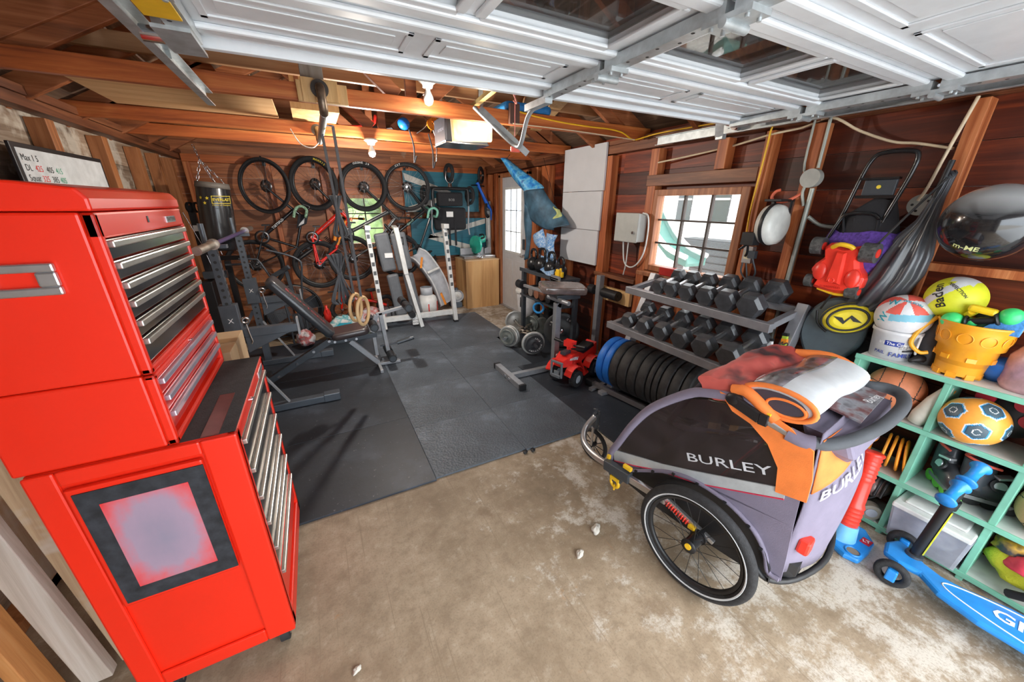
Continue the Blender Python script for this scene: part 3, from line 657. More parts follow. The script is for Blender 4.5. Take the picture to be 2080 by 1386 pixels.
# ================================================================== INCLINE BENCH
by = 3.85
bn = thing('incline_bench', 'black padded incline bench with leg rollers facing the middle of the gym', 'weight bench', (.0, by, FZ))
VN = mat('black_vinyl', (.035, .038, .045), .33, coat=.3, bump=.1, bscale=300); VN2 = mat('brown_black_vinyl', (.055, .04, .04), .35, coat=.3)
def pad(b, p0, p1, w, t, up, r=.03, tp=1.):
    """cushion from p0 to p1 (rounded ends), w wide in y, t thick along up"""
    p0, p1, up = Vector(p0), Vector(p1), Vector(up).normalized(); d = (p1-p0); L = d.length; d.normalize(); s = d.cross(up)
    rings = []
    for k, (u, q) in enumerate(((0, .78), (.0, .9), (.18, 1), (.82, 1), (1, .9), (1, .78))):
        W = w*q; T = t*u; rr = min(.05, W/3); ring = []
        for (cx, cy_, a0) in ((L-rr-(1-q)*.12, W/2-rr, 0), (rr+(1-q)*.12, W/2-rr, 90), (rr+(1-q)*.12, -W/2+rr, 180), (L-rr-(1-q)*.12, -W/2+rr, 270)):
            for i in range(5):
                a = math.radians(a0+i*22.5); x_ = cx+rr*math.cos(a); y_ = cy_+rr*math.sin(a)
                ring.append(p0+d*x_+s*y_*(1 if tp == 1 else 1+(tp-1)*x_/L)+up*T)
        rings.append(ring)
    b.loft(rings); return b
b = B(); pad(b, (-.04, by, .42), (-.47, by, 1.00), .26, .075, Vector((.82, 0, .6))); bk = part(bn, 'backrest', b, VN, w=True)
dback = Vector((-.43, 0, .58)).normalized(); nb = Vector((.803, 0, .596)).normalized()
b = B(); b.text('BODYTONE', .085, Vector((-.25, by-.02, .70))+nb*.076, -dback, Y, .001); part(bk, 'lettering', b, mat('faded_red_print', (.40, .05, .06), .6), w=True)
b = B(); pad(b, (-.02, by, .395), (.33, by, .425), .28, .07, Vector((-.1, 0, 1))); part(bn, 'seat', b, VN2, w=True)
b = B(); b.bar((-.08, by, .36), (.40, by, .37), .05, .05); b.bar((-.05, by, .37), (-.62, by, .05), .055, .06); b.bar((-.02, by, .40), (-.46, by, .98), .05, .03, up=nb); part(bn, 'frame', b, DGR, bev=.004, w=True)
for (x, z) in ((-.05, .375), (-.2, .29), (-.36, .19), (-.53, .09), (.0, .36), (.1, .36), (.2, .36)): b = B(); b.cyl((x, by-.036, z), (x, by-.028, z), .013, n=10); part(bn, 'bolt', b, CHR, w=True)
b = B(); b.bar((.14, by, .34), (.39, by, .045), .05, .05); part(bn, 'front_leg', b, SIL, bev=.004, w=True)
b = B(); b.bar((.38, by, .035), (.61, by, .035), .06, .03); b.box(.37, .40, by-.22, by+.22, FZ, FZ+.035); part(bn, 'front_foot', b, SIL, bev=.004, w=True)
b = B(); b.box(-.66, -.61, by-.22, by+.22, FZ, FZ+.05); part(bn, 'rear_foot', b, DGR, bev=.004, w=True)
b = B(); b.tube([(.40, by-.02, .06), (.42, by-.02, .11), (.57, by-.02, .11), (.57, by-.02, .06)], .006); part(bn, 'carry_handle', b, BLK, w=True)
b = B(); b.bar((.36, by, .40), (.42, by, .58), .045, .045); b.bar((.42, by, .58), (.70, by, .63), .045, .03); b.bar((.46, by, .60), (.50, by, .13), .04, .045); b.bar((.37, by, .38), (.38, by, .14), .035, .045); part(bn, 'leg_developer', b, SIL, bev=.004, w=True)
for (x, z) in ((.37, .50), (.72, .66), (.51, .14)):
    for sg in (-1, 1):
        b = B(); b.cyl((x, by+sg*.03, z), (x, by+sg*.19, z), .042, n=20); rl = part(bn, 'foam_roller', b, BLK, bev=.006, w=True)
        b = B(); b.cyl((x, by+sg*.19, z), (x, by+sg*.197, z), .03); part(rl, 'end_cap', b, DGR, w=True)
b = B(); b.cyl((.42, by, .235), (.60, by, .24), .009); b.cyl((.60, by, .24), (.78, by, .275), .022); part(bn, 'weight_peg', b, DGR, w=True)
# ================================================================== WHITE WEIGHT STAND WITH FOLDED PADS
ws = thing('weight_stand', 'white steel weight stand with two leaning slotted uprights at the back wall', 'weight stand', (1.1, 5.05, FZ))
WP = mat('white_powder_coat', (.70, .71, .70), .35, coat=.2)
for x in (.575, 1.585):
    xl = x+.065
    b = B(); b.bar((xl, 4.99, FZ+.02), (x, 5.10, 1.36), .055, .07, up=(0, 1, 0)); u = part(ws, 'upright', b, WP, bev=.004, w=True)
    b = B()
    for i in range(7):
        t = .42+i*.085; p = Vector((xl, 4.99, FZ)).lerp(Vector((x, 5.10, 1.36)), t); b.box(p.x-.018, p.x+.018, p.y-.040, p.y-.035, p.z-.03, p.z+.02)
    part(u, 'slots', b, mat('slot_grey', (.10, .11, .12), .5), w=True)
    b = B(); b.box(xl-.03, xl+.03, 4.95, 5.03, 0.0155, .045); part(ws, 'rubber_foot', b, BLK, w=True)
    b = B(); b.bar((xl, 5.03, .12), (xl, 5.55, .03), .05, .06); part(ws, 'rear_leg', b, WP, bev=.004, w=True)
    b = B(); b.box(x-.03, x+.04, 5.0, 5.14, 1.34, 1.40); part(ws, 'bar_cradle', b, CHR if x < 1 else WP, bev=.004, w=True)
b = B(); b.box(.66, 1.63, 5.02, 5.08, .12, .19); part(ws, 'crossbar', b, WP, bev=.005, w=True)
b = B(); b.box(1.02, 1.10, 4.985, 5.02, .05, .16); part(ws, 'label_plate', b, INK, w=True)
b = B(); b.text('X3 42', .035, (1.06, 4.984, .12), X, Z); b.text('4X30', .035, (1.06, 4.984, .08), X, Z); part(ws, 'label_print', b, KINK, w=True)
fb = thing('folded_bench', 'folded grey padded bench standing upright against the white stand crossbar', 'folded bench', (1.03, 4.97, FZ))
GP = mat('grey_vinyl_pad', (.13, .14, .155), .5, coat=.1)
b = B(); b.bar((1.14, 4.96, FZ), (1.0, 5.06, .78), .05, .06, up=(0, 1, 0)); b.bar((1.0, 5.04, .76), (.93, 5.08, 1.36), .06, .06, up=(0, 1, 0)); b.bar((.93, 5.08, 1.35), (.93, 5.22, 1.37), .06, .03); part(fb, 'spine_tube', b, WP, bev=.004, w=True)
for (xc, z0, z1, n, wd_) in ((.81, .80, 1.30, 1, .13), (1.02, .80, 1.30, 2, .14), (.91, .16, .76, 3, .11), (1.12, .16, .76, 4, .10)):
    b = B(); b.M = Matrix.Translation((xc, 5.12, z0)) @ Matrix.Rotation(-.13, 4, 'Y')
    b.box(-wd_/1.4, wd_/1.4, 0, .06, 0, z1-z0); part(fb, 'pad', b, GP, bev=.028, w=True)
b = B(); b.box(.95, 1.02, 5.104, 5.112, 1.14, 1.24); b.k = 1; b.box(.965, 1.005, 5.10, 5.104, 1.16, 1.22); part(fb, 'square_label', b, [KINK, GP], w=True)
b = B(); b.box(.76, .86, 5.10, 5.118, .98, 1.04); part(fb, 'white_sticker', b, INK, w=True)
b = B(); b.cyl((1.02, 4.96, .20), (1.02, 5.08, .20), .045); b.cyl((1.02, 4.955, .20), (1.02, 4.96, .20), .03); part(fb, 'foam_roller', b, BLK, w=True)
rb = thing('rolled_mat', 'dark grey rolled exercise pad lying behind the white stand crossbar', 'exercise pad', (.80, 5.5, FZ))
b = B(); b.box(.62, .98, 5.32, 5.62, FZ, .20); part(rb, 'pad', b, GP, bev=.04, w=True)
b = B(); b.box(.78, .81, 5.318, 5.622, FZ, .202); part(rb, 'strap', b, FAB, bev=.01, w=True)
# ================================================================== DUMBBELL RACK + DUMBBELLS
dr = thing('dumbbell_rack', 'silver grey two-tier dumbbell rack under the window', 'dumbbell rack', (2.4, 1.7, 0))
DRG = mat('silver_rack_paint', (.30, .30, .32), .4, .4)
for y in (2.27, 1.10):
    b = B(); b.bar((2.22, y, .01), (2.61, y, 1.09), .06, .085, up=(-1, 0, .3)); part(dr, 'leg', b, DRG, bev=.004, w=True)
    b = B(); b.box(2.10, 2.68, y-.03, y+.03, 0, .045); part(dr, 'foot', b, DRG, bev=.004, w=True)
for (xf, xb, zf, n) in ((2.29, 2.62, .985, 'shelf'), (2.12, 2.46, .70, 'shelf')):
    b = B(); b.bar((xf, 1.10, zf), (xf, 2.27, zf), .05, .055); b.bar((xb, 1.12, zf+.06), (xb, 2.25, zf+.06), .04, .05)
    for y in (1.13, 2.24): b.bar((xf, y, zf), (xb, y, zf+.06), .04, .04)
    b.bar((xf+.04, 1.12, zf-.01), (xf+.11, 2.25, zf-.01), .01, .01)
    b.box(xf+.0, xf+.09, 1.12, 2.25, zf-.022, zf-.012); part(dr, n, b, DRG, bev=.003, w=True)
HEX = mat('black_rubber_hex', (.05, .052, .058), .38, var=.35, scale=18, coat=.35, bump=.15)
GRIP = mat('knurled_chrome', (.62, .62, .64), .3, 1., bump=.3, bscale=500)
def dumbbell(y0, z0, xf, y1, z1, xb, r, label, grp):
    p0 = Vector((xf, y0, z0)); p1 = Vector((xb, y1, z1)); c = (p0+p1)/2
    t = thing('hex_dumbbell', label, 'dumbbell', c, 0, grp); ax = (p1-p0).normalized(); hl = r*.62
    for p, s_ in ((p0, -1), (p1, 1)):
        b = B(); xx, yy, _ = _frame(ax); rings = []
        for (u, q) in ((-hl, .80), (-hl*.55, 1), (hl*.55, 1), (hl, .80)):
            rings.append([p+ax*u+(xx*math.cos(PI/3*k)+yy*math.sin(PI/3*k))*r*q for k in range(6)])
        b.loft(rings, smooth=False); h = part(t, 'head', b, HEX, bev=.004, w=True)
        b = B(); tp = p+Vector((0, 0, r*.868)) ; b.text(str(int(r*600)), r*.55, tp+ax*0, -Y, ax, .0012); part(h, 'weight_number', b, mat('grey_emboss', (.09, .09, .10), .5), w=True)
    b = B(); b.tube([p0.lerp(p1, k/8) for k in range(9)], [.013, .014, .016, .017, .016, .014, .013], 12); part(t, 'handle', b, GRIP, w=True)
N6 = ['leftmost', 'second from left', 'third from left', 'fourth from left', 'fifth from left', 'rightmost']
ru = [.062, .064, .067, .073, .078, .083]; rl_ = [.066, .068, .072, .076, .081, .082]
uf = [1.94, 1.82, 1.686, 1.532, 1.385, 1.229]; lf = [2.062, 1.895, 1.728, 1.559, 1.385, 1.205]
for i in range(6):
    y = uf[i]; r = ru[i]; dumbbell(y+.03, 1.013+r*.87, 2.325, y+.045, 1.072+r*.87, 2.325+.22+.01*i, r, 'black hex dumbbell, %s on the upper tier of the rack' % N6[i], 'hex dumbbells on the upper tier')
    y = lf[i]; r = rl_[i]; dumbbell(y+.01, .728+r*.87, 2.15, y+.035, .785+r*.87, 2.15+.23+.01*i, r, 'black hex dumbbell, %s on the lower tier of the rack' % N6[i], 'hex dumbbells on the lower tier')
# ================================================================== BUMPER PLATES ON THEIR FLOOR RACK
pr_ = thing('plate_rack', 'low grey floor rack with black end caps holding the row of bumper plates', 'plate rack', (2.3, 1.8, FZ))
d0 = Vector((2.262, 2.40, 0)); d1 = Vector((2.46, 1.30, 0)); dd = (d1-d0).normalized(); ds = Vector((dd.y, -dd.x, 0))  # ds -> towards -x
for sg in (-1, 1):
    b = B(); b.bar(d0+ds*.11*sg+Z*.05-dd*.05, d1+ds*.11*sg+Z*.05, .045, .045); r_ = part(pr_, 'rail', b, mat('grey_metallic_rail', (.16, .15, .155), .4, .4), bev=.003, w=True)
    b = B(); b.bar(d0+ds*.11*sg+Z*.05-dd*.12, d0+ds*.11*sg+Z*.05-dd*.04, .06, .06); part(r_, 'end_cap', b, BLK, bev=.01, w=True)
for e_ in (d0, d1): b = B(); b.bar(e_+ds*.2+Z*.03, e_-ds*.2+Z*.03, .04, .028); part(pr_, 'cross_foot', b, DRG, w=True)
BP = mat('black_bumper_rubber', (.028, .027, .028), .62, var=.45, scale=22, bump=.3); BPB = mat('blue_bumper_rubber', (.012, .15, .58), .5, var=.2, scale=10, bump=.1)
def plate_prof(R, th):
    return [(.025, -th/2), (.06, -th/2), (.065, -th*.38), (R*.72, -th*.38), (R*.78, -th/2), (R-.006, -th/2), (R, -th*.35), (R, th*.35), (R-.006, th/2), (R*.78, th/2), (R*.72, th*.38), (.065, th*.38), (.06, th/2), (.025, th/2), (.025, -th/2)]
s_ = .05
pls = [(.066, 1), (.060, 1), (.075, 0), (.088, 0), (.078, 0), (.082, 0), (.042, 0), (.044, 0), (.07, 0), (.075, 0), (.06, 0)]
for i, (th, blue) in enumerate(pls):
    c = d0+dd*(s_+th/2)+Z*.305; s_ += th+.010
    lab = ('bright blue bumper plate, %s of the two blue ones on the floor rack' % ('farther' if i == 0 else 'nearer')) if blue else 'black bumper plate, number %s behind the blue ones counting toward the camera' % ['one', 'two', 'three', 'four', 'five', 'six', 'seven', 'eight', 'nine'][i-2]
    t = thing('bumper_plate', lab, 'weight plate', c, 0, 'bumper plates on the floor rack')
    b = B(); b.lathe(plate_prof(.225, th), c, dd, 56); part(t, 'disc', b, BPB if blue else BP, w=True)
    b = B(); b.lathe([(.0255, -th/2), (.033, -th/2-.001), (.033, th/2+.001), (.0255, th/2)], c, dd, 24); part(t, 'hub', b, CHR, w=True)
    if i in (1, 2, 3):
        b = B(); sidev = -ds
        for a in (0, 120, 240):
            for k_, ch in enumerate('45 LB' if i == 1 else '45LB'):
                aa = math.radians(a+70-k_*14); rad = sidev*math.cos(aa)+Z*math.sin(aa); b.text(ch, .036, c+dd*(th/2+.0005)+rad*.19 if 0 else c+dd*(th*.38+.001)+rad*.135, sidev*math.sin(aa)-Z*math.cos(aa), rad, .0008, bold=.01)
        part(t, 'lettering', b, INK, w=True)
# ================================================================== BARS WITH PLATES ON THE FLOOR
def ez_bar(name, label, p0, p1, plates, grp):
    p0, p1 = Vector(p0), Vector(p1); d = (p1-p0).normalized()
    t = thing(name, label, 'curl bar', (p0+p1)/2, 0)
    L = (p1-p0).length; sd = d.cross(Z)
    pts = [p0-d*.07]+[p0+d*L*u+sd*w_ for u, w_ in ((.15, 0), (.28, 0), (.36, .035), (.44, -.03), (.5, .02), (.56, -.03), (.64, .035), (.72, 0), (.85, 0))]+[p1+d*.07]
    b = B(); b.tube(pts, .0135, 10, sm=3); part(t, 'bar', b, mat('worn_steel', (.42, .38, .33), .35, .85, var=.3), w=True)
    for e0, e1 in ((p0-d*.10, p0), (p1+d*.10, p1)): b = B(); b.cyl(e0, e1, .02); part(t, 'collar', b, CHR, w=True)
    for (end, off, R, th, m, txt, pl) in plates:
        dn = -d if end == 0 else d; pc = (p0 if end == 0 else p1)+dn*off
        q = thing('weight_plate', pl, 'weight plate', pc, 0, grp)
        b = B(); b.lathe([(.022, -th/2), (.045, -th/2), (.05, -th*.25), (R*.78, -th*.25), (R*.85, -th/2), (R-.004, -th/2), (R, 0), (R-.004, th/2), (R*.85, th/2), (R*.78, th*.25), (.05, th*.25), (.045, th/2), (.022, th/2), (.022, -th/2)], pc, dn, 48); part(q, 'disc', b, m, w=True)
        if txt:
            b = B(); sv = -dn.cross(Z).normalized(); uv = Z
            for st, wd2, rr in txt:
                for k_, ch in enumerate(wd2):
                    aa = math.radians(st-k_*17); rad = sv*math.cos(aa)+uv*math.sin(aa); b.text(ch, R*.24, pc+dn*(th/2*.62+.0012)+rad*R*rr, sv*math.sin(aa)-uv*math.cos(aa), rad, .0008, bold=.012)
            part(q, 'lettering', b, INK if m is not SPL else KINK, w=True)
    return t
SPL = mat('silver_plate', (.50, .51, .50), .42, .35, var=.15, scale=20); GPL = mat('grey_green_plate', (.20, .225, .215), .45, .4, var=.2, scale=25); BPL = mat('black_vinyl_plate', (.045, .048, .055), .45)
ez_bar('curl_bar', 'wavy steel curl bar lying between silver plates on the floor mat', (2.03, 3.36, .156), (2.25, 4.24, .156), [
    (0, -.02, .14, .03, SPL, None, 'silver weight plate behind the black lettered plate on the near end of the curl bar'),
    (0, .018, .115, .028, BPL, [(80, '10LB', .6), (-10, 'BODYPUMP', .74)], 'black weight plate with white ring of lettering on the near end of the curl bar'),
    (1, 0, .14, .03, SPL, [(150, 'WEIDER', .66)], 'silver weight plate on the far end of the curl bar')], 'plates on the curl bar')
ez_bar('short_bar', 'short steel bar with stacked grey plates lying left of the curl bar', (1.885, 3.72, .148), (2.42, 4.06, .148), [
    (0, -.05, .132, .03, SPL, None, 'innermost silver plate of the left stack on the short bar'), (0, -.012, .132, .03, SPL, None, 'silver plate in the middle of the left stack on the short bar'), (0, .026, .10, .028, GPL, None, 'small grey-green grip plate on the outer left end of the short bar'),
    (1, -.03, .11, .028, GPL, None, 'grey-green plate on the right end of the short bar, innermost of three'), (1, .005, .11, .028, GPL, None, 'grey-green plate on the right end of the short bar, middle of three'), (1, .04, .11, .028, GPL, None, 'grey-green plate on the right end of the short bar, outermost of three')], 'plates on the short bar')
p45 = thing('weight_plate', 'large black 45 pound plate leaning upright behind the silver post', 'weight plate', (2.46, 3.43, .24))
dn = Vector((-.60, -.78, .12)).normalized(); b = B(); b.lathe(plate_prof(.215, .045), (2.46, 3.43, .235), dn, 56); part(p45, 'disc', b, mat('dark_iron_plate', (.055, .06, .065), .45, .2), w=True)
b = B(); sv = -dn.cross(Z).normalized(); uv = sv.cross(dn)*-1; c = Vector((2.46, 3.43, .235))
for st, wd2 in ((65, '20.4 KILOGR'), (175, '45 LB'), (-60, '45 LB')):
    for k_, ch in enumerate(wd2): aa = math.radians(st-k_*13 if st != 175 else st+k_*-13+20); rad = sv*math.cos(aa)+Z*math.sin(aa); b.text(ch, .036, c+dn*.0105+rad*.155, sv*math.sin(aa)-Z*math.cos(aa), rad, .001, bold=.01)
part(p45, 'lettering', b, INK, w=True)
b = B(); b.cyl(c-dn*.02, c+dn*.06, .022); b.cyl(c+dn*.06, c+dn*.2+Z*.01, .012); part(p45, 'storage_peg', b, CHR, w=True)
# small dumbbell with dark plates behind
sdb = thing('plate_dumbbell', 'short plate-loaded dumbbell with dark grey discs near the white bin', 'dumbbell', (2.62, 4.2, .13))
b = B(); a0, a1 = Vector((2.52, 3.95, .126)), Vector((2.60, 4.2, .126)); b.cyl(a0, a1, .013); part(sdb, 'handle', b, CHR, w=True)
for p in (a0, a0+(a1-a0)*.12, a1): b = B(); dv = (a1-a0).normalized(); b.cyl(p-dv*.013, p+dv*.013, .11, n=32); part(sdb, 'disc', b, GPL, bev=.005, w=True)
# ================================================================== CURL / ROLLER STAND
cs_ = thing('curl_stand', 'silver steel stand with T-shaped floor foot, tall post and brown curl pad', 'curl stand', (1.95, 2.9, FZ))
SG = mat('silver_grey_tube', (.30, .31, .33), .38, .4)
b = B(); b.box(1.47, 1.53, 2.66, 3.22, FZ, FZ+.055); part(cs_, 'floor_foot', b, SG, bev=.004, w=True)
for y in (2.66, 3.22): b = B(); b.box(1.466, 1.534, y-.015, y+.015, FZ-.001, FZ+.06); part(cs_, 'foot_cap', b, BLK, bev=.004, w=True)
for y in (2.89, 2.98): b = B(); b.cyl((1.464, y, .04), (1.47, y, .04), .016, n=12); part(cs_, 'bolt', b, CHR, w=True)
b = B(); b.box(1.53, 2.62, 2.90, 2.95, FZ+.003, FZ+.052); part(cs_, 'base_beam', b, SG, bev=.003, w=True)
b = B(); b.box(2.0, 2.06, 2.895, 2.955, .06, .74); part(cs_, 'post', b, SG, bev=.003, w=True)
b = B(); b.box(2.58, 2.64, 2.96, 3.02, FZ, .96); b.box(2.5, 2.66, 2.84, 3.06, FZ, FZ+.03); part(cs_, 'rear_post', b, SG, bev=.003, w=True)
b = B(); b.bar((2.0, 3.55, .80), (2.0, 2.97, .82), .03, .03); b.cyl((1.98, 3.02, .79), (2.02, 2.72, .78), .022); part(cs_, 'cradle_bar', b, SG, bev=.004, w=True)
b = B(); b.cyl((2.0, 3.58, .80), (2.0, 3.68, .80), .05); part(cs_, 'foam_roller', b, BLK, w=True)
for y0_, y1_ in ((2.70, 2.92), (3.06, 3.14)): b = B(); b.cyl((2.61, y0_, .79), (2.61, y1_, .79), .05, n=20); b.cyl((2.61, y0_-.006, .79), (2.61, y0_, .79), .015); part(cs_, 'wall_roller', b, BLK, w=True)
b = B(); b.cyl((2.61, 2.74, .79), (2.61, 3.1, .79), .015); part(cs_, 'roller_axle', b, CHR, w=True)
b = B(); pad(b, (2.34, 2.90, .82), (1.86, 2.99, .865), .19, .075, Vector((-.1, -.2, 1))); cp_ = part(cs_, 'curl_pad', b, mat('shiny_brown_vinyl', (.16, .12, .11), .14, coat=1., var=.3), w=True)
b = B(); b.box(1.98, 2.26, 2.86, 3.0, .775, .825); b.bar((2.03, 2.925, .70), (2.1, 2.925, .82), .06, .05); part(cs_, 'pad_bracket', b, DGR, bev=.003, w=True)
# ================================================================== KETTLEBELL STAND
ks = thing('kettlebell_stand', 'dark grey steel stand with kettlebells on its narrow top shelf', 'kettlebell stand', (2.4, 3.7, FZ))
for (x, y) in ((2.28, 4.06), (2.52, 4.10), (2.28, 3.28), (2.52, 3.28)): b = B(); b.box(x-.025, x+.025, y-.025, y+.025, FZ, .875); part(ks, 'post', b, DGR, bev=.003, w=True)
b = B(); b.box(2.25, 2.55, 3.25, 4.13, .86, .885); b.box(2.25, 2.262, 3.25, 4.13, .885, .905); part(ks, 'top_shelf', b, DGR, bev=.003, w=True)
b = B(); b.box(2.25, 2.55, 3.27, 4.11, .55, .575); part(ks, 'middle_shelf', b, DGR, bev=.003, w=True)
b = B(); b.box(2.25, 2.262, 3.22, 3.40, .80, .93); part(ks, 'end_plate', b, SG, w=True)
KB = mat('cast_iron_black', (.018, .019, .022), .3, .3, coat=.2)
for i, (y, r, lab) in enumerate(((4.00, .085, 'black kettlebell farthest left on the grey stand, beside the door'), (3.80, .095, 'large black kettlebell with tall handle, second on the grey stand'), (3.59, .088, 'black kettlebell in the middle of the stand beneath the blue net'), (3.40, .075, 'smallest black kettlebell, nearest the yellow clamp on the stand'))):
    k = thing('kettlebell', lab, 'kettlebell', (2.38, y, .886), 0, 'kettlebells on the grey stand')
    b = B(); b.lathe([(.0001, 0), (r*.6, 0), (r*.9, r*.35), (r, r*.85), (r*.85, r*1.4), (r*.5, r*1.75), (.0001, r*1.85)], (2.38, y, .886), Z, 28); part(k, 'bell', b, KB, w=True)
    b = B(); b.tube([(2.38, y+r*.55, .886+r*1.5), (2.38, y+r*.72, .886+r*2.2), (2.38, y+r*.5, .886+r*2.75), (2.38, y, .886+r*2.9), (2.38, y-r*.5, .886+r*2.75), (2.38, y-r*.72, .886+r*2.2), (2.38, y-r*.55, .886+r*1.5)], .016, 10, sm=4); part(k, 'handle', b, KB, w=True)
b = B(); b.box(0, .04, 0, .10, 0, .06); b.box(-.02, 0, .02, .07, .01, .09); b.cyl((.02, .03, .06), (.02, .03, .10), .012); single('spring_clamp', b, YEL, 'yellow barbell clamp on the near end of the kettlebell stand', 'clamp', (2.30, 3.27, .906), .2, bev=.006)
# small wrapped weights on the middle shelf
for i, (y, m, lab) in enumerate(((3.98, BLK, 'black ankle weight on the middle shelf of the grey stand, farthest left'), (3.86, mat('taupe_fabric', (.22, .18, .16), .9), 'taupe ankle weight on the middle shelf beside the black one'), (3.72, mat('rust_vinyl', (.28, .11, .06), .5), 'rust brown ankle weight on the middle shelf of the grey stand'), (3.60, mat('rust_vinyl2', (.22, .09, .05), .5), 'dark brown ankle weight right of the rust one on the middle shelf'), (3.46, BLK, 'black ankle weight at the right end of the middle shelf'))):
    b = B(); b.cyl((2.26, 0+y, .635), (2.50, y, .635), .055, n=16); single('ankle_weight', b, m, lab, 'ankle weight', (2.38, y, .58), 0, 'wrapped weights on the middle shelf', bev=.012, w=True)
b = B(); b.torus((0, 0, .0), (-.7, -.7, 0), .06, .014, 24, 8); single('coiled_rope', b, mat('blue_rope', (.03, .28, .65), .6), 'coil of bright blue rope hanging below the ankle weights', 'rope', (2.24, 3.62, .49))
# white bin with broom
wb = thing('trash_bin', 'white plastic waste bin with lid in front of the back door', 'bin', (2.62, 4.50, 0))
BW = mat('bin_white', (.62, .62, .64), .4)
b = B(); b.lathe([(.0001, 0), (.125, 0), (.15, .5), (.14, .5), (.0001, .46)], (2.54, 4.42, 0), Z, 32); part(wb, 'tub', b, BW, w=True)
b = B(); b.lathe([(.165, .49), (.17, .51), (.165, .535), (.12, .56), (.0001, .565)], (2.54, 4.42, 0), Z, 32); part(wb, 'lid', b, WHT, w=True)
b = B(); b.box(2.40, 2.405, 4.36, 4.38, .30, .44); part(wb, 'side_grip', b, DGR, w=True)
br = thing('broom', 'broom with green handle leaning behind the kettlebell stand', 'broom', (2.64, 3.95, .02))
b = B(); b.cyl((2.62, 3.95, .35), (2.68, 3.90, .88), .012); part(br, 'handle', b, GRN, w=True)
b = B(); b.box(2.56, 2.66, 3.88, 4.02, .02, .36); part(br, 'bristles', b, BLK, bev=.02, w=True)
# ================================================================== BICYCLES HUNG NOSE-UP ON THE BACK WALL
SPK = mat('spoke_steel', (.35, .35, .36), .3, .9)
YP = 5.86
def wheel(par, c, R, tr, nrm, rimc, disc=True, ns=28, name='wheel', tyre=TYRE, nsp=None):
    c = Vector(c); nrm = Vector(nrm).normalized()
    b = B(); b.torus(c, nrm, R-tr, tr, 56, 10); w_ = part(par, name, b, tyre, w=True)
    b = B(); rr = R-2*tr+.004; b.lathe([(rr, -.010), (rr-.022, -.008), (rr-.022, .008), (rr, .010)], c, nrm, 56); part(w_, 'rim', b, rimc, w=True)
    b = B(); x, y, z = _frame(nrm)
    for k in range(ns):
        a = 2*PI*k/ns; e = c+(x*math.cos(a)+y*math.sin(a))*(rr-.02); a2 = a+(.9 if k % 4 < 2 else -.9); sd = .022 if k % 2 else -.022
        h = c+(x*math.cos(a2)+y*math.sin(a2))*.022+nrm*sd; b.cyl(h, e, .0011, n=4, caps=False)
    b.cyl(c-nrm*.045, c+nrm*.045, .014, n=12)
    sp = part(w_, 'spokes', b, SPK, w=True)
    if disc:
        b = B(); b.lathe([(.035, 0), (.075, 0), (.075, .003), (.035, .003)], c-nrm*.035, nrm, 28); b.cyl(c-nrm*.05, c-nrm*.03, .022, n=12); part(w_, 'brake_disc', b, mat('dark_steel', (.12, .12, .125), .35, .9), w=True)
    return w_
